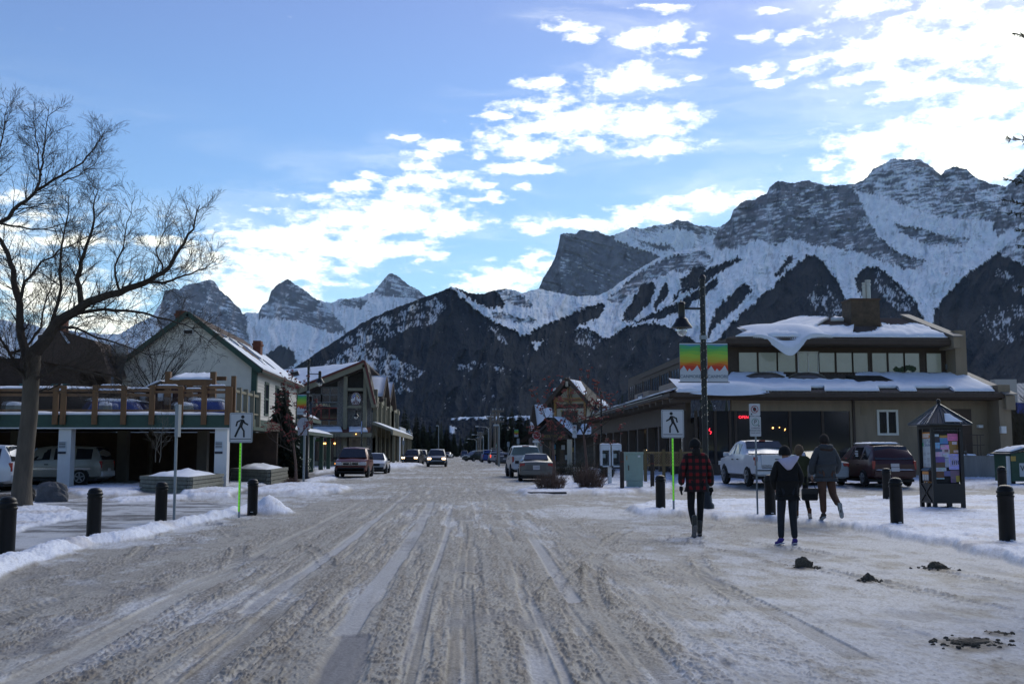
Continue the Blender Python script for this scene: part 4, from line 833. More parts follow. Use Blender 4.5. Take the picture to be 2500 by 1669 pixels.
    lumpy_sheet('roof_snow', q0, (B.x-.15,yu-1.35,A.z+.1), (B.x-.15,yu+4.6,A.z+.1+slp*5.95), (RL.x-.5,yu+4.6,A.z+.1+slp*5.95), .2, UR, 90, 16, 63, mask=snowmask)
    # great overhanging tongue of snow sagging over the eave
    n = MB(); a_, c_ = P(1840,800,yu-1.5).x, P(2035,800,yu-1.5).x; NX, NY = 40, 14
    prof = lambda u: math.exp(-((u-.42)/.20)**2)
    for side in (0, 1):
        for j in range(NY+1):
            for i in range(NX+1):
                u = i/NX; v = j/NY; hang = prof(u) - .02; y = yu-1.5 - .65*hang*(1-v) + 3.4*v; x = a_+(c_-a_)*u
                base_ = A.z + .05 + slp*max(0, y-(yu-1.4)); th = .55*math.sin(math.pi*min(1, u*.96+.03))**.5*math.sin(math.pi*min(1, v*.9+.12))**.6
                sag = -1.05*hang*(1-v)**3
                n.v.append(Vector((x, y + (.25 if side else 0), base_ + sag + (th if side == 0 else -.02))))
    for s_ in (0, 1):
        o_ = s_*(NX+1)*(NY+1)
        for j in range(NY):
            for i in range(NX): q=o_+j*(NX+1)+i; n.f.append((q,q+1,q+NX+2,q+NX+1))
    o_ = (NX+1)*(NY+1)
    for i in range(NX): n.f.append((i+1, i, o_+i, o_+i+1))
    n.build('snow_tongue', SNOWM, UR, smooth=True)
    # chimney stack with two steel flues
    cy = yu+2.2; c0 = P(2078, 760, cy).x; c1 = P(2148, 760, cy).x; czt = Z(729, 2110, cy)
    ch = MB().box(c0, c1, cy, cy+1.5, Z(815,2110,cy)-1, czt-.08).build('chimney', mat('chimney_tile', (.085,.058,.036), .8, .35, 3, .5, 8), UR)
    MB().box(c0-.05, c1+.05, cy-.05, cy+1.55, czt-.08, czt+.02).build('cap', mat('cap_brown', (.09,.05,.03), .7), ch)
    for px, r, zt2 in ((2109,.10,690),(2119,.14,684)):
        p = P(px, 700, cy+.6); zf = Z(zt2, px, cy+.6); MB().lathe([(r,czt),(r,zf-.35),(r*1.25,zf-.33),(r*1.25,zf-.2),(r*.9,zf-.18),(r*1.2,zf-.06),(r*1.2,zf)], 14, (p.x,cy+.6,0)).build('flue', mat('flue_steel', (.45,.45,.42), .4, metal=.4), ch)
    # small white-framed window, louvre, lamp, doors on the ground floor
    window(b, P(2146,1030).x, P(2187,1030).x, Y, Z(1057,2166), Z(1005,2166), mat('cream_frame', (.6,.58,.5)), fr=.12, cols=2, d=.07)
    lv = MB()
    for i in range(4): z = Z(993+6*i,2110); lv.box(P(2101,1000).x, P(2120,1000).x, Y-.05, Y-.003, z-.05, z)
    lv.build('louvre_vent', TAN, b)
    dp = MB().box(P(2318,1000).x, P(2370,1000).x, Y-.03, Y-.003, .3, Z(998,2340)).build('door', mat('door_brown', (.07,.045,.03), .7), b)
    MB().box(P(2355,1050).x-.1, P(2355,1050).x, Y-.08, Y-.03, 1.5, 1.6).build('handle', GREYM, dp)
    bx('wall_lamp', WHITEP, b, P(2384,1038).x, P(2395,1038).x, Y-.25, Y, Z(1044,2390), Z(1037,2390))
    bx('white_box', WHITEP, b, P(2410,1038).x, P(2422,1038).x, Y-1.5, Y-1.3, Z(1057,2416,Y-1.4), Z(1040,2416,Y-1.4))
    # long arcade wall facing the main street
    xa = xw + 1.2
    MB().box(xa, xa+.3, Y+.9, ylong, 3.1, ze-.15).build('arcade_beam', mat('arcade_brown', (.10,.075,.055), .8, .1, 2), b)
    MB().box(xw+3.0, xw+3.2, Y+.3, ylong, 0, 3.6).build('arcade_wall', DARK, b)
    k = MB(); y = Y+.6; i = 0
    while y < ylong: MB().box(xa-.05, xa+.4, y, y+.45, 0, 3.1).build('arcade_post', mat('arcade_brown', (.1,.1,.1)), b); y += 3.9; i += 1
    y = Y-.6
    while y < ylong-1: MB().box(xw+.05, xa, y, y+.18, ze-.5, ze-.25).build('rafter_tail', mat('rafter_brown', (.12,.095,.075), .8), b); y += 2.0
    for y in (60.5, 64.4, 68.3, 72.2, 76.1, 80.0):
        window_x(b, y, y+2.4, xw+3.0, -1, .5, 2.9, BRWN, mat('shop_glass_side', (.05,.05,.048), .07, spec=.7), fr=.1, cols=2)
    for (px, py, x_, r) in ((1567,1053,xw+2.8,.05),(1567,1059,xw+2.8,.05),(1582,1040,xw+2.8,.03),(1578,1098,xw+2.8,.05),(1573,1041,xw+2.8,.03)):
        p = onX(px, py, x_); MB().ball(p, r, 8).build('window_lamp', mat('string_light', (1,.8,.5), .5, emit=(1,.7,.35), estr=5), b)
    # upper west wing with ribbon windows and a parapet balcony
    xwu = onY(1560, 950, 70).x; 
    wy0, wy1 = 61, 92; wx = ux0 - .0
    ct = mat('tan_balcony', (.25,.20,.155), .9, .06, 2)
    p0 = onX(1545, 960, wx-1.2); 
    bc = MB().box(wx-1.6, wx-.003, 74, 80, zt_-.9, zt_-.06).build('balcony_parapet', ct, b)
    MB().box(wx-1.6, wx-.003, 63.2, 70, zt_-.9, zt_-.03).build('balcony_parapet', ct, b)
    MB().box(wx-1.62, wx-1.601, 76.2, 78.6, zt_-.75, zt_-.15).build('wall_sign', mat('navy_sign', (.02,.025,.06), .6), bc)
    MB().box(wx-1.626, wx-1.621, 76.6, 78.2, zt_-.5, zt_-.3).build('sign_panel', WHITEP, bc)
    for y0_ in (63.3, 67.0, 70.7, 74.4, 78.1, 81.8, 85.5, 89.2): window_x(b, y0_, y0_+2.9, wx, -1, zw0-.1, zw1, BRWN, mat('blue_grey_glass', (.1,.1,.1)), fr=.12, cols=3)
    # retaining wall and handrail on the right
    r = thing('retaining_wall', 'grey concrete retaining wall in front of the brown building, right end', 'wall', (xr-2, Y-2.2, 0))
    ra = P(2352, 1130, Y-2.4).x; rb = P(2459, 1130, Y-2.4).x; zt2 = Z(1112, 2400, Y-2.4)
    MB().box(ra, rb, Y-2.4, Y-2.1, 0, zt2).build('wall_face', mat('concrete', (.17,.17,.16), .9, .2, 1.5, .3, 12, stretch=(3,1,.4)), r)
    lumpy_sheet('snow_cap', (ra,Y-2.42,zt2+.002),(rb,Y-2.42,zt2+.002),(rb,Y-2.1,zt2+.002),(ra,Y-2.1,zt2+.002), .1, r, 20, 3, 71, mask=lambda u, v: float(vn(u*12, 0, 2)) > .4)
    hr = MB(); hz = Z(1061,2400,Y-2.3), Z(1086,2400,Y-2.3)
    for z in hz: hr.tube([(ra-.3,Y-2.25,z),(rb-1.1,Y-2.25,z)], .025, 6)
    for x in (ra+.2, (ra+rb)/2-.3, rb-1.3): hr.tube([(x,Y-2.25,zt2),(x,Y-2.25,hz[0])], .02, 6)
    hr.build('handrail', BRWN, r)
brown_building()

# ================================================================== building beyond on the far right
def far_right():
    Y = 78; P = lambda x, y: onY(x, y, Y)
    b = thing('metal_building', 'low building with pale corrugated metal roof and blue band at the far right', 'building', (44, Y, 0))
    x0 = P(2432, 980).x
    MB().box(x0, x0+30, Y, Y+14, 0, P(2480,988).z).build('wall', mat('dark_store_wall', (.05,.04,.035), .9, .2), b)
    m = MB(); x = x0-.2; zt_ = P(2480,932).z; zb = P(2480,986).z
    while x < x0+30: m.prism([(x,Y-.5,zb),(x,Y+2.2,zt_),(x+.12,Y+2.2,zt_+.05),(x+.12,Y-.5,zb+.05)], (.2,0,0)); x += .34
    m.build('roof', mat('pale_metal_roof', (.42,.42,.40), .6, .08), b)
    MB().box(x0-.4, x0+1.3, Y-.7, Y+.0, P(2432,985).z, P(2432,927).z).build('parapet', mat('pale_stucco', (.38,.36,.32), .9), b)
    MB().box(P(2468,1000).x, x0+20, Y-.9, Y-.71, P(2480,1010).z, P(2480,984).z).build('sign_band', mat('deep_blue', (.02,.03,.16), .5), b)
far_right()
# ================================================================== three-storey clock gable building on the left
def clock_building():
    Y = 118.0; P = lambda x, y, yy=Y: onY(x, y, yy); Z = lambda y, x=850, yy=Y: onY(x, y, yy).z
    xr = P(914, 993).x; xap = P(893, 890).x; xl = P(735, 953).x; zap = Z(889); zr = Z(992); zl = Z(955, 735); yb = 172
    b = thing('gabled_shop_building', 'stone and olive timber shop building with tall crooked gable and round dial sign', 'building', (xr, Y, 0))
    REDT = mat('red_fascia', (.12,.03,.022), .7, .2); 
    x_tr = P(905,1000).x; xs = P(762,1000).x
    MB().box(xs, P(832,1000).x-.003, Y+.3, Y+.6, 4.0, Z(962)).prism([(P(765,960).x,Y+.3,Z(962)),(P(832,960).x,Y+.3,Z(962)),(P(832,930).x,Y+.3,Z(925))], (0,.3,0)).build('front_wall', mat('slate_panel', (.14,.145,.135), .85, .1), b)
    st = MB().prism([(P(823,1000).x,Y-.0,0),(P(843,1000).x,Y,0),(P(843,1000).x,Y,Z(921)),(P(823,1000).x,Y,Z(930))], (0,.8,0)).prism([(P(843,1000).x+.003,Y+.4,0),(x_tr,Y+.4,0),(x_tr,Y+.4,Z(915)),(P(893,900).x,Y+.4,Z(897)),(P(843,1000).x+.003,Y+.4,Z(920))], (0,.4,0)).build('stone_wall', STONE, b)
    # timber frame
    for px0, px1, zt_ in ((840.5,850,915),(888.5,897,900)): MB().box(P(px0,1000).x, P(px1,1000).x, Y-1.1, Y-.6, 0, Z(zt_)-.2).build('timber_post', OLIVE, b)
    for (ya, yb_) in ((948,955),(990,997)): MB().box(P(850,1000).x+.003, P(888,1000).x, Y-1.05, Y-.7, Z(yb_), Z(ya)).build('timber_beam', OLIVE, b)
    # rake boards
    mb = MB(); A = Vector((xl-.4,Y-1.5,zl-.2)); Bp = Vector((xap,Y-1.5,zap-.15)); Cc = Vector((xr+.1,Y-1.5,zr-.15))
    mb.beam(A, Bp, .25, .55).beam(Bp, Cc, .25, .55); mb.build('rake_board', OLIVE, b)
    mb = MB().beam(A+Vector((0,-.1,.4)), Bp+Vector((0,-.1,.4)), .3, .22).beam(Bp+Vector((0,-.1,.4)), Cc+Vector((.1,-.1,.35)), .3, .22); mb.build('red_fascia', REDT, b)
    rf = MB().prism([(xl-.5,Y-1.4,zl+.25),(xap,Y-1.4,zap+.3),(xap,Y-1.4,zap+.1),(xl-.5,Y-1.4,zl+.05)], (0,26,0)).build('roof', mat('roof_brown', (.06,.045,.038), .9, .2), b)
    MB().prism([(xap+.003,Y-1.4,zap+.3),(xr+.2,Y-1.4,zr+.1),(xr+.2,Y-1.4,zr-.05),(xap+.003,Y-1.4,zap+.1)], (0,5,0)).build('roof_side', mat('roof_brown', (.06,.04,.03)), b)
    # snowy left slope; it runs back and left a long way
    q = [P(735,951,Y-1.2), P(893,889,Y-1.2), P(893,887,Y+24), P(690,905,Y+24)]
    tl = Vector((xap-13, Y+24, zap-1.2))
    lumpy_sheet('roof_snow', P(700,966,Y-1.0), P(894,888,Y-1.0), P(884,886,Y+3), P(680,904,Y+14), .2, rf, 30, 12, 83, mask=lambda u, v: not (.12 < u < .24 and .55 < v < .85))
    MB().prism([P(700,968,Y-1.0), P(894,890,Y-1.0), P(884,888,Y+3), P(680,906,Y+14)], (0,.3,-.4)).build('roof_deck', mat('roof_brown', (.06,.045,.038), .9, .2), rf)
    lumpy_sheet('roof_snow', (xl-.6,Y-1.0,zl+.35),(xap-.5,Y-1.0,zap+.15),(xap-.5,Y+24,zap+.15),(xl-.6,Y+24,zl+.35), .22, rf, 30, 10, 81, mask=lambda u, v: not (abs(u-.25) < .08 and .45 < v < .7))
    # dark gable recess
    MB().prism([(P(750,960).x,Y+.1,Z(960)),(P(893,960).x,Y+.1,Z(960)),(P(893,900).x,Y+.1,Z(903))], (0,.15,0)).build('gable_recess', mat('gable_boards', (.045,.042,.036), .9, .2), b)
    # windows
    def win(px0, px1, py0, py1, fm, cols, rows, yy=Y+.29): return window(b, P(px0,1000).x, P(px1,1000).x, yy, Z(py1), Z(py0), fm, fr=.14, cols=cols, rows=rows, d=.15)
    GF = mat('grey_frame', (.15,.155,.15), .6); RF = mat('red_frame', (.16,.02,.015), .6)
    win(786, 824, 947, 980, GF, 2, 2, Y+.09); win(764, 783, 965, 980, GF, 2, 1, Y+.09); win(764, 823, 997, 1022, RF, 3, 1); win(764, 823, 1026, 1037, GF, 3, 1)
    s = bx('signboard', mat('navy_sign', (.02,.025,.09), .5), b, P(773,988).x, P(803,988).x, Y-.1, Y, Z(993), Z(984))
    text('lettering', '& GRILL', mat('cream_letters', (.7,.6,.3), .6), s, P(789, 988.5, Y-.13), .48)
    # round dial sign
    dc = P(869, 973.5, Y-.9); sx_ = (P(882,973).x-P(856,973).x)/2; sz_ = (Z(957)-Z(990))/2
    def disc(cx, cz, rx, rz, y, th, n=32, a0=0, a1=360, inner=0):
        m = MB(); N = n; v = []
        for k in range(N+1): a = R(a0+(a1-a0)*k/N); v.append((cx+rx*math.cos(a), y, cz+rz*math.sin(a)))
        if inner:
            for k in range(N, -1, -1): a = R(a0+(a1-a0)*k/N); v.append((cx+rx*inner*math.cos(a), y, cz+rz*inner*math.sin(a)))
            for k in range(N): m.add([v[k], v[k+1], v[2*N-k], v[2*N+1-k]], [(0,1,2,3)]); m.add([Vector(p)+Vector((0,th,0)) for p in (v[k], v[k+1], v[2*N-k], v[2*N+1-k])], [(3,2,1,0)])
            return m
        if a1-a0 >= 360: v = v[:-1]
        return m.prism(v, (0, th, 0))
    ds = disc(dc.x, dc.z, sx_, sz_, Y-1.0, .1).build('dial_sign', mat('sign_white', (.62,.6,.58), .6), b)
    disc(dc.x, dc.z, sx_, sz_, Y-1.03, .02, inner=.93).build('dial_rim', mat('maroon', (.12,.03,.03), .6), ds)
    cols_ = [(.35,.03,.02),(.5,.2,.02),(.5,.4,.05),(.5,.45,.1),(.05,.25,.5),(.03,.1,.45),(.03,.05,.35),(.05,.05,.3)]
    for i, c in enumerate(cols_): disc(dc.x, dc.z, sx_*.62, sz_*.62, Y-1.03, .02, 4, 5+21*i, 5+21*i+19, inner=.72).build('dial_segment', mat('dial_%d' % i, c, .6), ds)
    disc(dc.x, dc.z-sz_*.55, sx_*.62, sz_*.38, Y-1.04, .03).build('dial_base', mat('maroon', (.1,.03,.03)), ds)
    text('lettering', '737', WHITEP, ds, (dc.x, Y-1.06, dc.z-sz_*.48), .42); text('lettering', 'MAIN ST', WHITEP, ds, (dc.x, Y-1.06, dc.z-sz_*.75), .22)
    MB().box(dc.x-.04, dc.x+.04, Y-1.05, Y-1.035, dc.z-.3, dc.z+sz_*.55).build('pointer', RF, ds)
    for i in range(9): a = R(10+20*i); MB().box(dc.x+sx_*.8*math.cos(a)-.05, dc.x+sx_*.8*math.cos(a)+.05, Y-1.03, Y-1.01, dc.z+sz_*.8*math.sin(a)-.07, dc.z+sz_*.8*math.sin(a)+.07).build('numeral', mat('ink', (.03,.03,.04)), ds)
    # ground-floor canopy over the shop windows
    zc = Z(1059); zc2 = Z(1042)
    cp = MB().prism([(P(758,1060).x,Y-2.6,zc),(P(758,1060).x,Y-2.6,zc+.15),(P(758,1040).x,Y+.2,zc2),(P(758,1040).x,Y+.2,zc2-.15)], (P(906,1060).x-P(758,1060).x,0,0)).build('canopy', REDT, b)
    for a, c in ((764, 836), (852, 898)): lumpy_sheet('canopy_snow', (P(a,1060,Y-2.6).x,Y-2.6,zc+.17),(P(c,1060,Y-2.6).x,Y-2.6,zc+.17),(P(c-4,1040).x,Y,zc2),(P(a,1040).x,Y,zc2), .16, cp, 16, 6, 84+a)
    MB().box(P(755,1060).x, P(912,1060).x, Y-2.75, Y-2.61, Z(1067), zc+.1).build('canopy_fascia', OLIVE, cp)
    text('lettering', '737 MAIN ST', mat('ink', (.03,.03,.04)), cp, (P(812,1064).x, Y-2.78, Z(1063.5)), .42)
    MB().box(P(764,1080).x, P(836,1080).x, Y+.1, Y+.25, .1, zc-.2).box(P(851,1080).x, P(888,1080).x, Y+.1, Y+.25, .1, zc-.2).build('shop_window', mat('shop_glass', (.02,.02,.022)), b)
    for i, (c, a, d) in enumerate((((.03,.10,.02),766,782),((.03,.03,.12),783,800),((.2,.03,.02),801,816))): MB().box(P(a,1075).x, P(d,1075).x, Y-.0, Y+.09, Z(1077), Z(1070)).build('shop_sign', mat('shop_sign_%d' % i, c, .6), b)
    for px in (790, 794, 817): MB().ball(P(px,1082,Y-.05), .10, 8).build('window_lamp', WARM, b)
    mu = MB()
    for px in (764, 782, 799, 818, 836): x = P(px,1080).x; mu.box(x-.1, x+.1, Y-.02, Y+.12, 0, zc-.2)
    mu.box(P(764,1080).x, P(836,1080).x, Y-.03, Y+.12, 0, .5); mu.build('shop_mullion', OLIVE, b)
    # side along the street: two bays with smaller gables, verandah
    xs_ = xr - .3
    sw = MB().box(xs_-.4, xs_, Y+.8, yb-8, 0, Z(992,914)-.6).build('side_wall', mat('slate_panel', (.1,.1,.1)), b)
    for i, y in enumerate((119.5, 126, 133, 141, 150, 160)):
        MB().box(xs_-.0, xs_+.5, y, y+.6, 0, 8.6-.12*i).build('timber_post', OLIVE, b)
    for i, y in enumerate((121.2, 128, 135.5, 144)):
        window_x(b, y, y+3.6, xs_+.02, 1, 4.9, 7.0, OLIVE, fr=.3, cols=3, d=.2)
    MB().box(xs_+.0, xs_+.3, 119, 166, 7.3, 7.9).build('side_beam', OLIVE, b)
    # two street-facing dormer roofs further along
    for (ya, w, zt_) in ((131, 6.5, 10.9), (143, 6.5, 10.9)):
        g = MB().prism([(xs_+.8,ya-w,7.8),(xs_+.8,ya,zt_),(xs_+.8,ya,zt_-.3),(xs_+.8,ya-w,7.4)], (-9,0,0)).prism([(xs_+.8,ya+.003,zt_),(xs_+.8,ya+w,7.8),(xs_+.8,ya+w,7.4),(xs_+.8,ya+.003,zt_-.3)], (-9,0,0)).build('cross_roof', mat('roof_brown', (.06,.04,.03)), b)
        lumpy_sheet('roof_snow', (xs_+.7,ya-w+.3,8.05),(xs_-8,ya-w+.3,8.05),(xs_-8,ya-.3,zt_),(xs_+.7,ya-.3,zt_), .2, g, 14, 8, int(ya))
        MB().prism([(xs_-.2,ya-w+.4,7.5),(xs_-.2,ya+w-.4,7.5),(xs_-.2,ya,zt_-.35)], (.2,0,0)).build('cross_gable', STONE, b)
    # stone chimney slab rising behind
    MB().box(P(941,960,150).x, P(962,960,150).x, 150, 152, 0, Z(953,950,150)).build('stone_chimney', STONE, b)
    MB().box(P(950,960,158).x, P(955,960,158).x, 158, 158.6, 0, Z(965,950,158)).build('timber_post', OLIVE, b)
    # verandah
    xe = onX(977, 1073, xs_+2.6); zv = 3.95
    v = MB().prism([(xs_+2.6,Y-2.6,zv-.55),(xs_+2.6,Y-2.6,zv-.05),(xs_+.3,Y-2.6,zv+.85),(xs_+.3,Y-2.6,zv+.6),(xs_+2.4,Y-2.6,zv-.2),(xs_+2.4,Y-2.6,zv-.55)], (0,yb-Y-8,0)).build('verandah', OLIVE, b)
    lumpy_sheet('verandah_snow', (xs_+2.5,Y-2.4,zv),(xs_+2.5,yb-11,zv),(xs_+.4,yb-11,zv+.86),(xs_+.4,Y-2.4,zv+.86), .14, v, 40, 5, 91)
    for y in (122, 130, 138, 146, 154, 161): MB().box(xs_+2.1, xs_+2.4, y, y+.3, 0, zv-.5).build('verandah_post', OLIVE, v)
    MB().box(xs_+.01, xs_+.2, 119.5, yb-10, .6, 3.1).build('arcade_glass', GLASS, b)
    y = 119.5
    while y < yb-10: MB().box(xs_+.2, xs_+.35, y, y+.25, 0, 3.3).build('arcade_mullion', mat('olive_dark', (.07,.065,.045), .8), b); y += 2.6
    MB().ball(P(869,1059,Y-2.9), .06, 8).build('window_lamp', WARM, b)
clock_building()

def far_left_blocks():
    P = onY
    b = thing('white_block', 'plain pale rendered block beyond the verandah of the gabled shop building', 'building', (-12, 178, 0))
    a, c = P(938,1050,178), P(977,1050,178); MB().box(a.x, c.x, 178, 196, 0, P(977,1041,178).z).build('wall', mat('pale_render', (.50,.52,.53), .9, .05), b)
    MB().box(c.x-.2, c.x+.02, 177.9, 177.999, 0, P(977,1041,178).z).build('corner_strip', WHITEP, b)
    MB().box(a.x+1.9, c.x-.3, 177.9, 177.999, 2.3, 2.5).build('string_course', GREYM, b)
    b = thing('cream_house', 'cream house with snowy roof beyond the white block at the end of the left side', 'house', (-12, 215, 0))
    a, c = P(972,1050,215), P(996,1050,215); ze = P(980,1067,215).z; zt = P(980,1046,215).z
    MB().box(a.x, c.x, 215, 230, 0, ze+1.2).build('wall', mat('cream_wall', (.42,.38,.28), .9), b)
    rf = MB().prism([(a.x-.5,214,zt),(c.x+.2,214,zt),(c.x+.9,214,ze),(a.x-.5,214,ze+1.3)], (0,8,0)).build('roof', SNOWM, b)
    window(b, a.x+.9, a.x+1.7, 215, 2.0, 3.6, WHITEP)
    # bus shelter / signs
far_left_blocks()

def tower_building():
    # square clock-tower-like entrance turned toward the street corner
    b = thing('tower_building', 'timber-trimmed stucco tower with steep tiled roof reading 801 Main Street', 'building', (13.5, 110, 0), R(-27))
    loc = Vector((11.4, 110, 0)); b.location = loc; b.scale = (.8, .8, .8)
    Y = 110
    sc = F / Y   # px per metre there
    ct = mat('cream_tower', (.46,.42,.32), .9, .08, 1.5); w = 4.3; zb, ze, zt = 6.0, 10.0, 12.3
    def L(x, y, z): return Vector((x, y, z))
    M = world_mat(b)
    def T(mb): mb.v = [M @ v for v in mb.v]; return mb
    zw = 5.4
    wall = T(MB().box(-2.15, 2.15, 0, 5.2, 0, 8.6).prism([(-2.15,0,8.6),(2.15,0,8.6),(0,0,10.6)], (0,.3,0))).build('tower_wall', ct, b)
    wall2 = T(MB().box(-2.12, 2.12, -.003, .05, 7.6, 8.2)).build('soffit_band', BRWN, b)
    tr = MB()
    tr.box(-2.25,-1.95,-.25,.05,6.0,8.9).box(1.95,2.25,-.25,.05,6.0,8.9).beam((-2.3,-.35,8.75),(2.3,-.35,8.75),.2,.5).box(-.25,-.1,-.45,-.25,8.2,10.3).box(.15,.3,-.45,-.25,8.2,10.2)
    T(tr).build('timber_brace', mat('ochre_timber', (.36,.20,.055), .6, .2), b)
    sb = T(MB().box(-1.9, 1.9, -.52, -.46, 8.5, 9.0)).build('name_board', mat('ochre_timber', (.36,.20,.055)), b)
    t = bpy.data.curves.new('lettering', 'FONT'); t.body = '801 Main Street'; t.size = .5; t.extrude = .01; t.align_x = 'CENTER'; t.align_y = 'CENTER'; t.materials.append(mat('ink', (.03,.03,.04)))
    to = bpy.data.objects.new('lettering', t); link(to, sb); to.location = (0, -.54, 8.75); to.rotation_euler = (R(90), 0, 0)
    fr = T(MB().box(-1.2, 1.0, -.2, .0, 5.9, 7.3)).build('picture_frame', mat('frame_brown', (.07,.045,.03), .7), b)
    T(MB().box(-1.05, .85, -.23, -.2, 6.05, 7.15)).build('picture', mat('artwork', (.06,.045,.03), .7, col2=(.42,.13,.02), vscale=1.5, thr=(.5,.68)), fr)
    for x in (-1.3, .95):
        for z in (5.8, 7.2): T(MB().box(x, x+.22, -.25, -.2, z, z+.2)).build('corner_block', mat('olive_yellow', (.30,.28,.06), .6), fr)
    rf = MB()
    # gable roof, then hipped at the back right
    rf.prism([(-3.2,-1.1,7.9),(0,-1.1,11.5),(0,-1.1,11.2),(-3.0,-1.1,7.75)], (0,5.4,0)).prism([(.003,-1.1,11.5),(3.2,-1.1,7.9),(3.0,-1.1,7.75),(.003,-1.1,11.2)], (0,5.4,0))
    rf.add([(-3.2,4.3,7.9),(0,4.3,11.5),(3.2,4.3,7.9),(-3.2,6.6,7.9),(3.2,6.6,7.9),(0,4.6,11.2)], [(0,1,5,3),(1,2,4,5),(3,5,4)])
    R_ = T(rf).build('tower_roof', mat('dark_tiles', (.05,.045,.04), .9, .25, 6, .4, 14), b)
    T(MB().beam((-3.3,-1.2,7.8),(0,-1.2,11.45),.15,.5).beam((3.3,-1.2,7.8),(0,-1.2,11.45),.15,.5)).build('rake_board', BRWN, b)
    a = [M @ Vector(p) for p in ((2.1,-1.0,9.2),(.2,-1.0,11.35),(.2,3.4,11.35),(1.7,1.6,9.65))]
    lumpy_sheet('roof_snow', *a, .15, R_, 12, 10, 95)
    a = [M @ Vector(p) for p in ((3.15,3.4,8.0),(3.15,6.5,8.0),(2.3,6.1,8.95),(2.4,3.4,8.9))]; lumpy_sheet('roof_snow', *a, .15, R_, 12, 5, 96)
    T(MB().box(-.15,.2,-1.35,-1.2,10.4,11.1)).build('finial_block', mat('cream_tower', (.3,.3,.2)), b)
    # lower entrance wing with its own gable in front
    lw = T(MB().box(-5.2, 3.5, -.9, -.3, 0, 4.1).box(-5.2, 7, 3, 8, 0, 4.3)).build('lower_wall', mat('lower_stone', (.10,.09,.075), .9, .3, 3), b)
    lr = MB().prism([(-3.6,-4.2,4.0),(-.9,-4.2,6.3),(-.9,-4.2,6.0),(-3.5,-4.2,3.75)], (0,4.1,0)).prism([(-.897,-4.2,6.3),(1.9,-4.2,4.0),(1.8,-4.2,3.75),(-.897,-4.2,6.0)], (0,4.1,0)).prism([(-6.3,-1.0,3.2),(-2.2,-1.0,6.4),(-2.2,-.5,6.4),(-6.3,-.5,3.2)], (0,-1.8,0)).prism([(1.5,-3.0,4.0),(8,-3.0,4.0),(8,-.5,5.6),(.5,-.5,5.8)], (0,.2,-.3))
    L_ = T(lr).build('entrance_roof', mat('dark_tiles', (.07,.06,.05)), b)
    a = [M @ Vector(p) for p in ((1.9,-4.1,4.15),(-.75,-4.1,6.4),(-.75,-.4,6.4),(1.9,-.4,4.15))]; lumpy_sheet('roof_snow', *a, .16, L_, 12, 10, 97)
    a = [M @ Vector(p) for p in ((2.0,-2.9,4.1),(8,-2.9,4.1),(8,-.6,5.7),(2.0,-.6,5.7))]; lumpy_sheet('roof_snow', *a, .16, L_, 24, 8, 98, mask=lambda u, v: float(vn(u*8, v*5, 3)) > .35)
    T(MB().prism([(-3.2,-3.8,4.0),(1.5,-3.8,4.0),(-.9,-3.8,6.0)], (0,.2,0))).build('entrance_gable', mat('gable_brown', (.045,.035,.028), .9), b)
    s2 = T(MB().box(-3.0,1.2,-4.1,-3.95,3.5,4.2)).build('name_board', mat('frame_brown', (.07,.04,.03)), b)
    t = bpy.data.curves.new('lettering', 'FONT'); t.body = 'RUSTICWORKS'; t.size = .5; t.extrude = .01; t.align_x = 'CENTER'; t.align_y = 'CENTER'; t.materials.append(mat('gold_letters', (.22,.15,.02), .5))
    to = bpy.data.objects.new('lettering', t); link(to, s2); to.location = (-.9, -4.13, 3.87); to.rotation_euler = (R(90), 0, 0)
    T(MB().box(-3.4,-2.9,-4.1,-3.6,0,3.5)).build('entrance_post', ct, b); T(MB().box(1.1,1.6,-4.1,-3.6,0,3.5)).build('entrance_post', ct, b)
    T(MB().box(-4.8,-3.6,-1.0,-.93,.6,3.4)).build('notice_column', mat('pale_notice', (.35,.35,.33), .8, .4, 2), b)
    T(MB().box(-2.6,.9,-1.0,-.95,.2,3.3)).build('shop_window', mat('shop_glass', (.02,.02,.02)), b)
    for i, (x, z, c) in enumerate(((-2.2,2.6,(.05,.2,.3)),(-2.2,1.9,(.3,.28,.2)),(-2.2,1.1,(.05,.15,.35)),(-.9,2.5,(.5,.5,.48)),(-.4,1.2,(.45,.45,.42)),(.3,2.2,(.4,.3,.1)))): T(MB().box(x,x+.5,-1.06,-1.01,z-.3,z+.3)).build('poster', mat('poster_%d' % i, c, .7), b)
    # neighbouring snowy roof to the left
    n = thing('steep_roofed_house', 'house with steep snow-white roof just left of the timber tower', 'house', (8, 128, 0))
    P = onY; Y2 = 128
    MB().box(P(1306,1070,Y2).x, P(1375,1070,Y2).x, Y2+.5, Y2+12, 0, 5.0).build('wall', mat('dark_house_wall', (.05,.035,.028), .9), n)
    q = MB().prism([P(1305,987,Y2), P(1342,987,Y2), P(1372,1047,Y2-1), P(1313,1050,Y2-1)], (0,6,-.2)).build('roof', SNOWM, n)
    MB().prism([P(1296,1030,Y2-1), P(1301,990,Y2-1), P(1305,987,Y2-1), P(1313,1050,Y2-1)], (0,3,0)).build('gable_wall', mat('dark_house_wall', (.05,.03,.02)), n)
    MB().prism([P(1297,1029,Y2-3), P(1301,1033,Y2-3), P(1310,1062,Y2-3), P(1302,1062,Y2-3)], (0,2,0)).build('dormer_snow', SNOWM, n)
    # flag on a pole behind the tower gable
    f = thing('flag', 'red and white flag on a pole behind the tower gable', 'flag', (P(1358,950,118).x, 118, 0))
    a = P(1369, 928, 118); MB().tube([(a.x,118,6),(a.x,118,a.z)], .05, 6).ball(a, .13, 8).build('pole', WHITEP, f)
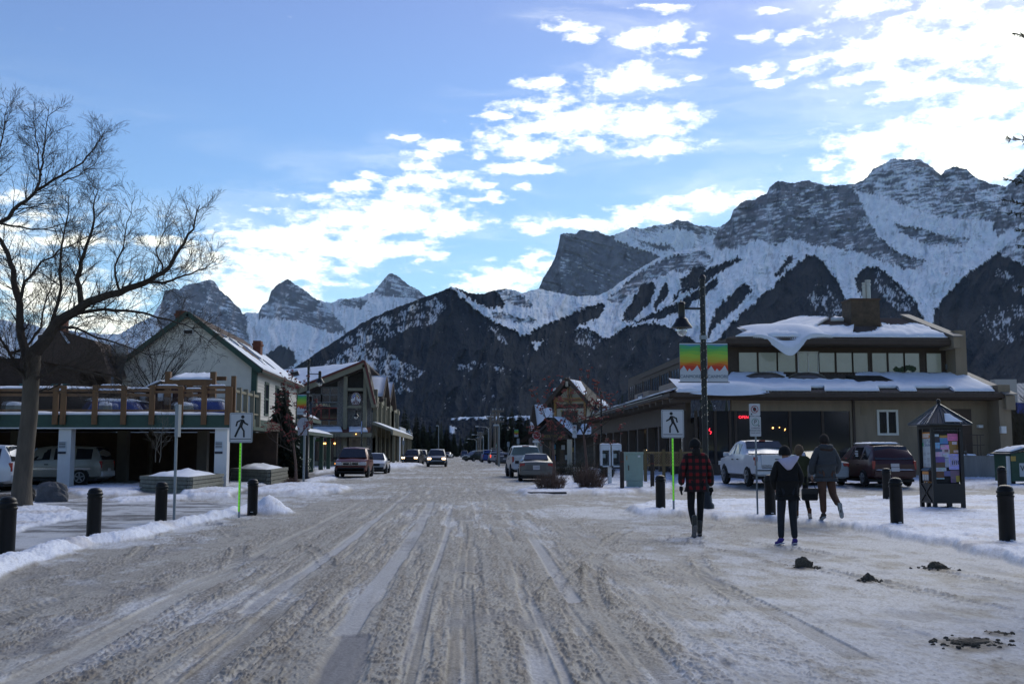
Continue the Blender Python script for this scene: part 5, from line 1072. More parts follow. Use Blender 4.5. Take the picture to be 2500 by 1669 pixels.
    for i, (x0, x1, m_) in enumerate(((1346,1350,mat('flag_red', (.5,.02,.02), .7)),(1350,1357,WHITEP),(1357,1361,mat('flag_red', (.5,.02,.02))))):
        MB().prism([P(x0,956-i,118),P(x1,951-i,118),P(x1,946-i*.5,118),P(x0,950-i,118)], (0,.05,0)).build('flag_panel', m_, f)
tower_building()
# ================================================================== vehicles
def paint(name, c): return mat('paint_' + name, c, .32, .06, 2, metal=.15, spec=.6)
TYRE = mat('tyre_rubber', (.010,.010,.009), .9, .4, 6); RIM = mat('alloy_rim', (.28,.28,.28), .4, .2, 5, metal=.5); CGLASS = mat('car_glass', (.018,.021,.024), .07, spec=.8)
TRIM = mat('black_plastic', (.009,.009,.009), .7, .3, 5); RED = mat('tail_lamp_red', (.28,.015,.012), .25, spec=.7); CLEAR = mat('headlamp_clear', (.50,.52,.52), .15, spec=.8)
LITRED = mat('tail_lamp_lit', (.5,.02,.01), .3, emit=(1,.06,.02), estr=1.6); LITW = mat('headlamp_lit', (1,.8,.5), .3, emit=(1,.66,.32), estr=5); CHROME = mat('chrome', (.45,.46,.46), .2, metal=.8)
PLATE = mat('number_plate', (.55,.52,.52), .6); SALT = mat('road_dirt', (.13,.11,.09), .95, .4, 6); AMBER = mat('amber_lamp', (.6,.2,.02), .3, emit=(1,.35,.05), estr=2.0)
KINDS = {
 # y, z_bottom, z_belt, z_roof, half width belt, half width roof
 'suv': dict(W=.96, st=[(-2.38,.50,.95,.96,.86,.80),(-2.34,.36,1.10,1.11,.94,.86),(-2.22,.32,1.16,1.50,.96,.80),(-2.02,.30,1.17,1.78,.98,.76),(-1.0,.30,1.16,1.82,.99,.76),(.25,.30,1.14,1.81,.99,.75),(.62,.30,1.13,1.74,.99,.74),(1.28,.30,1.10,1.13,.98,.88),(2.12,.32,1.02,1.05,.95,.84),(2.36,.40,.86,.88,.88,.76),(2.42,.52,.70,.71,.78,.70)],
             wheels=(-1.42,1.45), r=.37, ws=(6,7), rw=(1,3), side=[(-1.95,-1.15),(-1.05,-.15),(-.05,.85)], tail=(1.12,.72), head=.84),
 'minivan': dict(W=.98, st=[(-2.50,.46,.9,.91,.84,.8),(-2.44,.34,1.02,1.03,.93,.85),(-2.30,.30,1.06,1.36,.97,.82),(-1.95,.28,1.07,1.66,.98,.74),(-1.2,.28,1.07,1.74,.99,.72),(.35,.28,1.04,1.73,.99,.72),(.75,.28,1.03,1.62,.99,.72),(1.65,.28,.98,1.0,.97,.84),(2.3,.3,.86,.88,.92,.76),(2.5,.4,.68,.69,.82,.7)],
             wheels=(-1.5,1.5), r=.34, ws=(6,7), rw=(1,3), side=[(-2.0,-1.25),(-1.15,-.15),(-.05,.95)], tail=(1.05,.80), head=.74),
 'sedan': dict(W=.91, st=[(-2.38,.42,.82,.83,.80,.74),(-2.33,.30,.98,1.0,.87,.78),(-2.0,.26,1.0,1.04,.90,.76),(-1.45,.24,.99,1.08,.91,.70),(-.85,.24,.97,1.40,.91,.62),(-.3,.24,.96,1.45,.91,.62),(.25,.24,.95,1.41,.91,.62),(1.05,.24,.92,.95,.90,.78),(1.95,.26,.80,.82,.87,.72),(2.3,.32,.66,.68,.80,.66),(2.36,.4,.56,.57,.72,.62)],
             wheels=(-1.38,1.42), r=.33, ws=(6,7), rw=(3,4), side=[(-1.25,-.38),(-.30,.75)], tail=(.92,.70), head=.66),
 'pickup': dict(W=1.0, st=[(-2.85,.56,.95,.96,.92,.88),(-2.80,.46,1.30,1.31,.98,.93),(-1.0,.42,1.30,1.31,1.0,.94),(-.95,.42,1.30,1.85,1.0,.80),(-.2,.42,1.30,1.93,1.0,.80),(.55,.42,1.28,1.90,1.0,.80),(1.3,.42,1.24,1.27,1.0,.9),(2.4,.45,1.15,1.17,.97,.86),(2.7,.5,.95,.96,.93,.82),(2.76,.6,.8,.81,.85,.78)],
             wheels=(-1.75,1.7), r=.41, ws=(5,6), rw=(2,3), side=[(-.88,-.28),(-.2,.95)], tail=(1.26,.84), head=.95),
 'crew': dict(W=.98, st=[(-2.60,.50,.95,.96,.90,.86),(-2.55,.40,1.20,1.21,.97,.90),(-1.5,.36,1.22,1.23,.98,.92),(-1.05,.36,1.22,1.44,.98,.84),(-.62,.36,1.22,1.74,.98,.78),(.1,.36,1.21,1.80,.98,.77),(.65,.36,1.2,1.74,.98,.76),(1.35,.36,1.15,1.18,.97,.88),(2.3,.38,1.05,1.07,.94,.84),(2.6,.46,.86,.87,.86,.78)],
             wheels=(-1.6,1.6), r=.38, ws=(6,7), rw=(3,4), side=[(-.55,.08),(.16,1.0)], tail=(1.14,.70), head=.86),
}
def ring(st, y):
    st = list(st)
    for a, b in zip(st, st[1:]):
        if a[0] <= y <= b[0]:
            t = (y-a[0])/(b[0]-a[0]); zb, zl, zr, wb, wr = [a[i]+(b[i]-a[i])*t for i in range(1, 6)]; break
    else: zb, zl, zr, wb, wr = (st[0] if y < st[0][0] else st[-1])[1:]
    z5 = max(zl+.004, zr-.09)
    return [(0,zb),(.80*wb,zb),(.965*wb,zb+.10),(wb,(zb+zl)/2+.05),(.965*wb,zl),(wr,z5),(.88*wr,max(z5,zr-.015)),(0,max(z5,zr)+.02)]
def car(name, label, cat, kind, pm, loc, rz, group=None, lit=False, dirty=True, opts=()):
    K = KINDS[kind]; st = K['st']; t = thing(name, label, cat, loc, rz, group)
    m = MB(); n = 8; rings = [ring(st, s[0]) for s in st]; NR = 2*n-2
    for (s, rg) in zip(st, rings):
        for (x, z) in rg: m.v.append(Vector((x, s[0], z)))
        for (x, z) in rg[-2:0:-1]: m.v.append(Vector((-x, s[0], z)))
    M = world_mat(t); 
    for i in range(len(st)-1):
        for k in range(NR): a = i*NR+k; b = i*NR+(k+1) % NR; m.f.append((a, b, b+NR, a+NR))
    m.f.append(tuple(range(NR))); m.f.append(tuple(range((len(st)-1)*NR, len(st)*NR))[::-1])
    def B(mb, nm, mt, par=None, **k):
        mb.v = [M @ v for v in mb.v]; return mb.build(nm, mt, par or t, **k)
    body = B(m, 'body', pm, smooth=True); es = body.modifiers.new('edges', 'EDGE_SPLIT'); es.split_angle = R(32)
    # lower sills and bumpers
    zb = st[3][1]; w = st[4][4]; y0, y1 = st[0][0], st[-1][0]
    B(MB().box(-w*.93, w*.93, y0+.3, y1-.35, zb-.10, zb+.02), 'underbody', TRIM)
    f_mat = TRIM if 'plainbumper' not in opts else pm
    B(MB().box(-st[1][4]*.93, st[1][4]*.93, y0-.05, y0+.12, st[1][1]+.04, st[1][1]+.30), 'rear_bumper', mat('white_bumper', (.5,.5,.5), .4) if 'palebumper' in opts else TRIM if 'dark' in opts else pm, bevel=.03)
    B(MB().box(-st[-2][4]*.93, st[-2][4]*.93, y1-.10, y1+.05, st[-2][1]-.02, st[-2][1]+.16), 'front_bumper', TRIM, bevel=.03)
    # glass
    off = .012
    def patch(ya, yb_, ia, ib, ins=.06, side=1, both=False):
        ra, rb = ring(st, ya), ring(st, yb_)
        A0, A1, B0, B1 = [Vector((side*r[i][0], y, r[i][1])) for r, i, y in ((ra,ia,ya),(ra,ib,ya),(rb,ia,yb_),(rb,ib,yb_))]
        def L(u, v): return A0*(1-u)*(1-v)+A1*(1-u)*v+B0*u*(1-v)+B1*u*v
        q = [L(ins,ins*1.2), L(1-ins,ins*1.2), L(1-ins,1-ins), L(ins,1-ins)]
        nm = (q[1]-q[0]).cross(q[3]-q[0]).normalized()
        if nm.x*side < 0: nm = -nm
        q = [p + nm*off for p in q]; return MB().add(q + [p - nm*.008 for p in q], [(0,1,2,3),(7,6,5,4)])
    for s in (1, -1):
        for (a, b) in K['side']: B(patch(a, b, 4, 5, .05, s), 'side_window', CGLASS)
    def screen(ya, yb_, nm):
        ra, rb = ring(st, ya), ring(st, yb_); lo, hi = (ra, rb) if ra[7][1] < rb[7][1] else (rb, ra); yl, yh = (ya, yb_) if lo is ra else (yb_, ya)
        wl, wh = lo[5][0]*.94, hi[5][0]*.90; zl, zh = lo[7][1], hi[7][1]
        d = -1 if nm == 'rear_window' else 1
        p = lambda u, v: Vector((u*(wl+(wh-wl)*v), yl+(yh-yl)*v, zl+(zh-zl)*v + .0))
        q = [p(-1,.06),p(1,.06),p(1,.92),p(-1,.92)]; nn = (q[1]-q[0]).cross(q[3]-q[0]).normalized(); nn = nn if nn.y*d > 0 or nn.z > .5 else -nn
        if nn.z < 0 and abs(nn.z) > .2: nn = -nn
        nn = Vector((0, abs(nn.y)*d, abs(nn.z)))
        q = [v + nn*.03 for v in q]; return B(MB().add(q + [v - nn*.06 for v in q], [(0,1,2,3),(7,6,5,4),(0,4,5,1),(1,5,6,2),(2,6,7,3),(3,7,4,0)]), nm, CGLASS)
    screen(st[K['ws'][0]][0], st[K['ws'][1]][0], 'windscreen'); screen(st[K['rw'][0]][0], st[K['rw'][1]][0], 'rear_window')
    # wheels
    for yw in K['wheels']:
        for s in (1, -1):
            r = K['r']; x = s*(w-.02)
            B(MB().lathe([(r*1.16,-.06*s),(r*1.16,.0)], 22, (x+s*.004,yw,r*1.05), 'x'), 'wheel_arch', TRIM)
            wt = B(MB().lathe([(r*.62,.0),(r*.9,.03),(r,-.0),(r,-.16),(r*.9,-.20)] if s > 0 else [(r*.62,-.0),(r*.9,-.03),(r,0),(r,.16),(r*.9,.20)], 22, (x+s*.02,yw,r), 'x'), 'tyre', TYRE, smooth=False)
            rm = MB().lathe([(r*.60,.0),(r*.60,.012*s)], 18, (x+s*.03,yw,r), 'x'); B(rm, 'rim_back', TRIM, wt)
            rm = MB(); rm.lathe([(r*.66,0),(r*.66,.02*s),(r*.57,.02*s),(r*.57,0)], 18, (x+s*.038,yw,r), 'x')
            for k in range(5): a = 2*math.pi*k/5+.3; rm.beam((x+s*.05,yw,r),(x+s*.05,yw+r*.6*math.cos(a),r+r*.6*math.sin(a)),.05,.09,up=(1,0,0))
            B(rm, 'rim', RIM, wt)
    # lamps
    tz, tx = K['tail']; yr = y0+.07
    TL = LITRED if 'taillit' in opts else RED
    for s in (1, -1):
        h = .34 if kind != 'sedan' else .17; wt_ = .12 if kind != 'sedan' else .26
        zt_ = tz if kind != 'sedan' else .95
        x_ = st[1][4]*.985
        B(MB().box(min(s*x_,s*(x_-wt_)), max(s*x_,s*(x_-wt_)), y0-.0, y0+.24, zt_-h, zt_), 'tail_lamp', TL, bevel=.02)
        xh = st[-3][4]*.97; zh = K['head']
        B(MB().box(min(s*xh,s*(xh-.36)), max(s*xh,s*(xh-.36)), y1-.24, y1+.0, zh-.09, zh+.09), 'headlamp', LITW if lit else CLEAR, bevel=.03)
        xm = .99*w; B(MB().box(min(s*xm,s*(xm+.22)), max(s*xm,s*(xm+.22)), st[K['ws'][1]][0]-.48, st[K['ws'][1]][0]-.36, st[5][2]-.06, st[5][2]+.10), 'wing_mirror', TRIM if kind != 'crew' else pm, bevel=.02)
        for k, (a, b) in enumerate(K['side'][-2:]): rr = ring(st, a+.18); B(MB().box(min(s*rr[3][0],s*(rr[3][0]+.03)), max(s*rr[3][0],s*(rr[3][0]+.03)), a+.08, a+.26, rr[4][1]-.20, rr[4][1]-.16), 'door_handle', TRIM)
    B(MB().box(-.48, .48, y1-.06, y1+.03, K['head']-.11, K['head']+.07), 'grille', TRIM)
    B(MB().box(-.17, .17, y0-.07, y0-.045, .62, .78) if kind not in ('pickup','crew') else MB().box(-.17, .17, y0-.08, y0-.055, .52, .68), 'number_plate', PLATE)
    return t, B
CARS_R = 'vehicles parked along the right kerb'; CARS_L = 'vehicles parked along the left kerb'
def X_(px, Y): return onY(px, 1100, Y).x
RS = (0.10,.014,.010)
t, B = car('parked_suv', 'dusty red boxy SUV with chrome grille facing the viewer at the left kerb', 'suv', 'suv', paint('red', RS), (X_(858,63.5), 65.6, 0), R(180), CARS_L)
fb = B(MB().box(-.52,.52,2.43,2.50,.73,.93).box(-.52,.52,2.43,2.50,.73,.75), 'grille_frame', CHROME); B(MB().box(-.44,.44,2.47,2.515,.77,.89), 'grille_mesh', TRIM, fb)
e = MB().beam((-.07,2.53,.77),(-.05,2.53,.90),.03,.02,(0,1,0)).beam((.07,2.53,.77),(.05,2.53,.90),.03,.02,(0,1,0)).box(-.05,.05,2.52,2.54,.82,.845); B(e, 'emblem', CHROME, fb)
B(MB().box(-.8,.8,2.36,2.47,.32,.62), 'bumper_cover', TRIM, bevel=.03)
for s in (-1,1):
    B(MB().box(s*.66-.22,s*.66+.22,2.36,2.46,.74,.92), 'headlamp_lens', CLEAR, bevel=.03); B(MB().beam((s*.72,-1.9,1.86),(s*.72,.4,1.86),.05,.05), 'roof_rail', TRIM)
B(MB().box(.93,.97,2.0,2.2,.80,.88), 'side_marker', AMBER)
car('parked_car', 'white hatchback parked right behind the dusty red SUV', 'car', 'sedan', paint('white', (.50,.52,.53)), (X_(913,75), 76.5, 0), R(180), CARS_L, opts=('plainbumper',))
car('dark_suv', 'black SUV with lit headlamps waiting beyond the snow bank at the left kerb', 'suv', 'suv', paint('black', (.012,.013,.016)), (X_(1008,124), 125, 0), R(172), CARS_L, lit=True)
car('parked_suv', 'grey SUV half hidden behind the black SUV with lit headlamps', 'suv', 'suv', paint('grey', (.10,.11,.12)), (X_(1026,140), 142, 0), R(178), CARS_L)
car('parked_car', 'small dark red car between the grey SUV and the oncoming silver SUV', 'car', 'sedan', paint('wine', (.08,.02,.02)), (X_(1037,160), 162, 0), R(178), CARS_L)
car('oncoming_suv', 'silver blue SUV driving toward the viewer with both headlamps lit', 'suv', 'suv', paint('silver', (.20,.215,.235)), (X_(1066,108), 110, 0), R(180), lit=True, opts=('plainbumper',))
car('parked_car', 'distant white car parked right of the oncoming silver SUV', 'car', 'sedan', paint('white', (.5,.5,.5)), (X_(1093,250), 250, 0), R(170), CARS_L)
car('parked_pickup', 'pale blue pickup truck standing side-on before the gabled shop building', 'pickup', 'pickup', paint('blue_grey', (.16,.19,.23)), (X_(802,122)-2.9, 122.5, 0), R(-90))
t, B = car('pickup_truck', 'white pickup truck seen from behind at the right kerb', 'pickup', 'pickup', paint('white2', (.46,.47,.48)), (X_(1286,63), 65.6, 0), R(1.5), CARS_R, opts=('palebumper',))
B(MB().box(-.78,.78,-2.88,-2.84,.80,1.26), 'tailgate', paint('white2', (.5,.5,.5)), bevel=.02); B(MB().box(-.82,.82,-2.6,-1.1,1.30,1.325), 'bed_cover', TRIM); B(MB().box(-.2,.2,-.99,-.95,1.86,1.91), 'brake_lamp', RED)
t, B = car('parked_car', 'taupe sedan seen from behind beside the twiggy bush at the right kerb', 'car', 'sedan', paint('taupe', (.135,.125,.105)), (X_(1314,55), 57.0, 0), R(-3), CARS_R, opts=('plainbumper',))
B(MB().box(-.52,.52,-2.42,-2.395,.60,.90), 'boot_panel', paint('taupe2', (.10,.092,.08)), bevel=.01); B(MB().box(-.18,.18,-2.45,-2.425,.68,.84), 'plate', PLATE)
car('parked_car', 'dark grey sedan with red tail lamps beyond the white pickup truck', 'car', 'sedan', paint('grey2', (.07,.075,.085)), (X_(1231,125), 127, 0), R(0), CARS_R, opts=('taillit',))
t, B = car('parked_suv', 'silver white SUV with a roof box beyond the dark grey sedan', 'suv', 'suv', paint('white3', (.36,.37,.38)), (X_(1212,140), 142, 0), R(2), CARS_R, opts=('taillit',))
B(MB().box(-.6,.6,-1.2,.8,1.86,2.05), 'roof_box', paint('grey', (.1,.1,.1)), bevel=.05)
car('parked_car', 'bright blue hatchback left of the silver white SUV', 'car', 'suv', paint('blue', (.025,.06,.26)), (X_(1192,155), 157, 0), R(3), CARS_R)
car('parked_minivan', 'dark green minivan angled across the far right kerb', 'minivan', 'minivan', paint('dark_green', (.035,.045,.035)), (X_(1165,172), 173, 0), R(128), CARS_R)
car('distant_van', 'distant blue van in the middle of the far street', 'van', 'suv', paint('slate_blue', (.05,.065,.12)), (X_(1134,280), 280, 0), R(0))
car('parked_car', 'distant pale car behind the dark green minivan', 'car', 'sedan', paint('white', (.5,.5,.5)), (X_(1157,225), 225, 0), R(20), CARS_R)
# right-hand side street: cars nosed in toward the brown building
CARS_B = 'vehicles nosed in to the brown building'
t, B = car('pickup_truck', 'white crew-cab pickup nosed in to the brown building behind the parking sign', 'pickup', 'crew', paint('white4', (.55,.57,.60)), (X_(1864,44.6), 45.6, .12), R(3), CARS_B, opts=('plainbumper',))
tg = B(MB().box(-.70,.70,-2.635,-2.57,.74,1.22), 'tailgate', paint('white4', (.5,.5,.5)), bevel=.015); B(MB().box(-.14,.14,-2.66,-2.64,1.03,1.06), 'handle', TRIM, tg)
B(MB().box(-.68,.68,-2.652,-2.64,.705,.725), 'gap_shadow_strip', TRIM, tg)
B(MB().box(-.84,.84,-2.54,-1.2,1.212,1.26), 'bed_cover', TRIM); B(MB().box(-.88,.88,-2.69,-2.655,.60,.64), 'step_pad', TRIM); B(MB().box(-.17,.17,-2.70,-2.66,.46,.60), 'plate', PLATE); B(MB().box(-.13,.13,-.72,-.64,1.76,1.80), 'brake_lamp', RED)
txt = text('lettering', 'HONDA', mat('badge_grey', (.12,.12,.12), .4), tg, world_mat(t) @ Vector((-.48,-2.645,.79)), .11, rot=(R(90),0,R(3)))
txt = text('lettering', 'VLA-8821', mat('plate_red', (.3,.05,.05), .6), t, world_mat(t) @ Vector((0,-2.71,.53)), .09, rot=(R(90),0,R(3)))
t, B = car('parked_minivan', 'dark red minivan with snow on its roof nosed in to the brown building', 'minivan', 'minivan', paint('maroon', (.045,.012,.012)), (X_(2146,44.4), 45.2, .12), R(-1), CARS_B, opts=('plainbumper',))
B(MB().box(-.17,.17,-2.55,-2.50,.80,.94), 'plate', PLATE)
M = world_mat(t); lumpy_sheet('roof_snow', M@Vector((-.6,-1.6,1.75)), M@Vector((.6,-1.6,1.75)), M@Vector((.6,.6,1.77)), M@Vector((-.6,.6,1.77)), .07, t, 14, 14, 101); lumpy_sheet('bumper_snow', M@Vector((-.8,-2.56,.665)), M@Vector((.8,-2.56,.665)), M@Vector((.8,-2.42,.665)), M@Vector((-.8,-2.42,.665)), .04, t, 14, 3, 102)
for i, (z, w_) in enumerate(((1.45,.30),(1.35,.36),(1.26,.28))): B(MB().box(-1.005,-.99,-1.05,-1.05+w_,z-.03+.0,z+.02), 'window_lettering', WHITEP)
car('parked_car', 'silver car between the white crew-cab pickup and the dark red minivan', 'car', 'sedan', paint('silver2', (.25,.28,.30)), (X_(1990,46), 46.6, .12), R(0), CARS_B)
# under and beside the deck
t, B = car('parked_suv', 'old beige white SUV parked under the deck behind the white column', 'suv', 'suv', paint('old_white', (.24,.225,.19)), (X_(150,50)-.4, 50.6, 0), R(90), opts=('palebumper',))
B(MB().box(-1.0,-.985,-1.9,1.9,.72,.80), 'side_moulding', CHROME); B(MB().box(.985,1.0,-1.9,1.9,.72,.80), 'side_moulding', CHROME)
car('parked_van', 'white van cut by the left edge of the photo beside the big bare tree', 'van', 'suv', paint('white4', (.5,.5,.5)), (X_(36,41.5)-2.5, 42.5, 0), R(90), opts=('palebumper',))
# ================================================================== street furniture
BOL = mat('bollard_black', (.0045,.0048,.004), .45, 0, 5, .15, 30, spec=.28, col2=(.022,.021,.018), thr=(.52,.80))
GB = 'black domed steel bollards round the plazas'
def bollard(px, py, pyt, label, z=0.0, first=None):
    p = spot(px, py, z); Y = p.y; h = onY(px, pyt, Y).z - z
    if first is None:
        t = thing('bollard', label, 'bollard', (p.x, p.y, z), 0, GB); b0 = MB()
        b0.lathe([(.125,-.06),(.125,.70),(.136,.715),(.136,.735),(.125,.745),(.125,.765),(.138,.775),(.138,.80),(.126,.81),(.122,.83)], 28)
        b0.v = [v + Vector(t.location) for v in b0.v]; b0.build('shaft', BOL, t, smooth=True).modifiers.new('e', 'EDGE_SPLIT').split_angle = R(40)
        d = MB().lathe([(.122,.83),(.118,.85),(.10,.875),(.07,.893),(.035,.90),(.001,.902)], 28); d.v = [v + Vector(t.location) for v in d.v]; d.build('domed_cap', BOL, t, smooth=True)
        q = MB().box(-.02,.04,-.131,-.1,.03,.045); q.v = [v + Vector(t.location) for v in q.v]; q.build('label_plate', WHITEP, t)
    else:
        t = copy_tree(first); t.location = (p.x, p.y, z); t['label'] = label
    t.scale = (1, 1, h / .90); return t
b0 = bollard(13, 1362, 1211, 'bollard cut by the left edge of the photo, nearest on the left pavement')
bollard(228, 1309, 1190, 'bollard on the left pavement in front of the dark rock', .04, b0)
bollard(392, 1275, 1175.5, 'bollard on the left pavement just left of the bare grey signpost', .05, b0)
bollard(616, 1252, 1168.5, 'bollard in the snow bank just right of the left crossing sign', .05, b0)
bollard(1613, 1241, 1159, 'bollard just left of the right crossing sign', .10, b0)
bollard(1881, 1255, 1158, 'bollard half hidden behind the person with the white hood', .12, b0)
bollard(2166, 1217, 1142, 'far bollard just behind another between the walkers and the kiosk', .12, b0)
bollard(2190, 1278, 1165, 'near bollard of the overlapping pair left of the kiosk', .12, b0)
bollard(2449, 1222, 1138, 'far bollard right of the kiosk in front of the green dumpster', .12, b0)
bollard(2460, 1322, 1183, 'nearest and largest bollard at the right edge of the plaza', .10, b0)
# slim dark posts on the far island
for px, pb, pt, lab in ((1519,1192,1101,'slim dark wooden post left of the green utility cabinet'),(1593,1188,1107,'slim dark wooden post right of the green utility cabinet')):
    p = spot(px, pb, .12); h = onY(px, pt, p.y).z
    t = thing('wooden_post', lab, 'post', (p.x, p.y, .12), 0, 'slim dark posts on the island')
    MB().lathe([(.085,.0),(.085,h-.06),(.06,h-.01),(.0,h)], 10, (p.x,p.y,0)).build('shaft', mat('dark_post_wood', (.035,.026,.02), .85, .3, 4), t)
    MB().lathe([(.088,h-.42),(.088,h-.38)], 10, (p.x,p.y,0)).build('band', mat('faded_red', (.12,.03,.02), .8), t)
# ---- street lamps
LAMPB = mat('lamp_black', (.005,.005,.0045), .42, .2, 8); GLOBE = mat('clear_globe', (.62,.64,.62), .1, trans=.6, alpha=.75); TINY = mat('fairy_light', (.6,.58,.5), .4, emit=(1,.95,.8), estr=.06)
SIGNW = mat('sign_white', (.62,.6,.58)); INK = mat('sign_black', (.012,.012,.012), .6)
def banner(parent, x0, x1, y, z0, z1, full=True, yaw=0):
    """flag of wavy colour bands above white peaks, with the town's name"""
    cols = [(.08,.26,.42),(.07,.36,.16),(.12,.42,.09),(.22,.48,.06),(.34,.50,.05),(.40,.44,.04),(.46,.36,.03),(.55,.22,.02),(.55,.10,.015),(.48,.045,.02)]
    o = MB().box(x0, x1, y, y+.012, z0, z1).build('banner', mat('banner_pale', (.50,.54,.56), .7), parent)
    n = len(cols); hz = z1-z0; zt = z1-.03*hz; zm = z0+.36*hz; rg = random.Random(int(abs(x0)*50)+3)
    bounds = [zt]; 
    cum = [0,.045,.16,.29,.42,.54,.65,.75,.84,.92,1.0]
    bounds = [zt-(zt-zm)*q for q in cum]
    K = 8
    def wave(i, u): return 0 if i == 0 else .012*hz*math.sin(u*math.pi*2+i*1.3)*(1+.4*(i%3)) 
    for i, c in enumerate(cols):
        m = MB(); top = [(x0+(x1-x0)*k/K, y-.004-.0006*i, bounds[i]+wave(i, k/K)) for k in range(K+1)]
        low = [(x0+(x1-x0)*k/K, y-.004-.0006*i, bounds[i+1]+wave(i+1, k/K)) for k in range(K+1)]
        if i == n-1:
            pk = [0,.09,.22,.36,.47,.56,.66,.80,1.0]; pz = [.32,.39,.27,.22,.28,.24,.30,.37,.26]
            low = [(x0+(x1-x0)*a, y-.0105, z0+hz*(b-.02)) for a, b in zip(pk, pz)]
        for k in range(K): m.quad(low[k], low[k+1], top[k+1], top[k])
        m.build('colour_band', mat('banner_%d' % i, c, .7), o)
    W_ = MB(); pk = [0,.02,.18,.36,.46,.56,.66,.84,1.0]; pz = [.26,.29,.42,.27,.35,.28,.31,.43,.27]
    for a in range(8): W_.quad((x0+(x1-x0)*pk[a], y-.012, z0), (x0+(x1-x0)*pk[a+1], y-.012, z0), (x0+(x1-x0)*pk[a+1], y-.012, z0+hz*pz[a+1]), (x0+(x1-x0)*pk[a], y-.012, z0+hz*pz[a]))
    W_.build('white_peaks', mat('banner_white', (.46,.50,.53), .7), o)
    if full: text('lettering', 'CANMORE', mat('banner_ink', (.10,.14,.18), .7), o, ((x0+x1)/2, y-.016, z0+hz*.135), .118*(x1-x0)/.54, sx=.96, extrude=.002)
    return o
def lamp(px, pyb, z, pyt, side, label, pybanner=None, both=False, full=True, Y=None, arm=.55, armz=None, lights=True, edge=False):
    p = spot(px, pyb, z) if Y is None else onY(px, pyb, Y); p = Vector((p.x, p.y, z)); Y = p.y; x = p.x; top = onY(px, pyt, Y).z
    t = thing('street_lamp', label, 'street lamp', (x, Y, z), 0, 'black street lamps with town banners')
    MB().lathe([(.20,z-.03),(.20,z+.10),(.15,z+.16),(.13,z+.42),(.10,z+.5),(.075,z+.95),(.068,top-.15),(.085,top-.14),(.09,top-.06),(.05,top-.005),(.0,top)], 16, (x,Y,0)).build('pole', LAMPB, t, smooth=True).modifiers.new('e', 'EDGE_SPLIT').split_angle = R(40)
    za = top-.88 if armz is None else armz; s = side
    MB().beam((x,Y,za),(x+s*arm,Y,za),.04,.05).tube([(x,Y,top-.2),(x+s*arm*.25,Y,za)], .006, 4).build('arm', LAMPB, t)
    xx = x+s*arm
    hd = MB().lathe([(.10,za-.30),(.09,za-.28),(.085,za+.09),(.095,za+.11),(.07,za+.17),(.0,za+.19)], 16, (xx,Y,0)).lathe([(.27,za-.50),(.265,za-.47),(.17,za-.34),(.155,za-.28),(.10,za-.24)], 24, (xx,Y,0)).build('lamp_head', LAMPB, t, smooth=True)
    hd.modifiers.new('e', 'EDGE_SPLIT').split_angle = R(40)
    MB().lathe([(.12,za-.5),(.135,za-.56),(.125,za-.64),(.08,za-.70),(.0,za-.725)], 18, (xx,Y,0)).build('globe', GLOBE, hd, smooth=True)
    if lights:
        rg = random.Random(int(px)); f = MB(); hgt = top-.1
        n = 110; 
        for k in range(n): a = k*.9; zz_ = z+2.2+(hgt-z-2.2)*k/n; f.ball((x+.082*math.cos(a),Y+.082*math.sin(a),zz_), .0085, 4)
        f.build('fairy_lights', TINY, t)['kind'] = 'stuff'
        w = MB().tube([(x+.078*math.cos(k*.45),Y+.078*math.sin(k*.45),z+2.2+(hgt-z-2.2)*k/300) for k in range(301)], .006, 3).build('light_cable', LAMPB, t)
    if pybanner and not edge:
        z1, z0 = onY(px, pybanner[0], Y).z, onY(px, pybanner[1], Y).z
        for sd in ((-1, 1) if both else (pybanner[2],)):
            a, b = (x+.09, x+.09+.53) if sd > 0 else (x-.09-.53, x-.09)
            banner(t, a, b, Y-.01, z0, z1, full)
            MB().beam((x,Y,z1+.01),(x+sd*.66,Y,z1+.01),.022,.022).beam((x,Y,z0-.01),(x+sd*.66,Y,z0-.01),.022,.022).build('banner_arm', LAMPB, t)
        MB().lathe([(.078,z1+.10),(.10,z1+.10),(.10,z1+.20),(.078,z1+.20)], 12, (x,Y,0)).build('junction_collar', GREYM, t)
    return t, x, Y, top
lamp(1725, 1241, .12, 671, -1, 'tall black street lamp with paired town banners behind the plaid walker', (838,932), both=True)
lamp(748, 1168, .0, 876, 1, 'black street lamp with one banner in front of the white clapboard wall', (963,1012,-1), full=True, arm=.66)
t, x, Y, top = lamp(882, 1140, .0, 980, -1, 'black street lamp with blue banner seen edge-on before the gabled shop building', Y=97)
z1 = onY(882, 1028, Y).z; z0 = onY(882, 1058, Y).z; MB().box(x-.02, x+.02, Y-.65, Y-.1, z0, z1).build('banner', mat('banner_purple', (.05,.05,.25), .7, col2=(.03,.2,.35), vscale=2), t)
lamp(1469, 1150, .1, 954, -1, 'black street lamp beside the arcade of the brown building', Y=78, arm=.4, armz=onY(1469,985,78).z)
lamp(1254, 1120, 0, 1020, -1, 'distant black street lamp with one rainbow banner above the white pickup truck', (1048,1066,1), Y=137, full=False, lights=False, arm=.7)
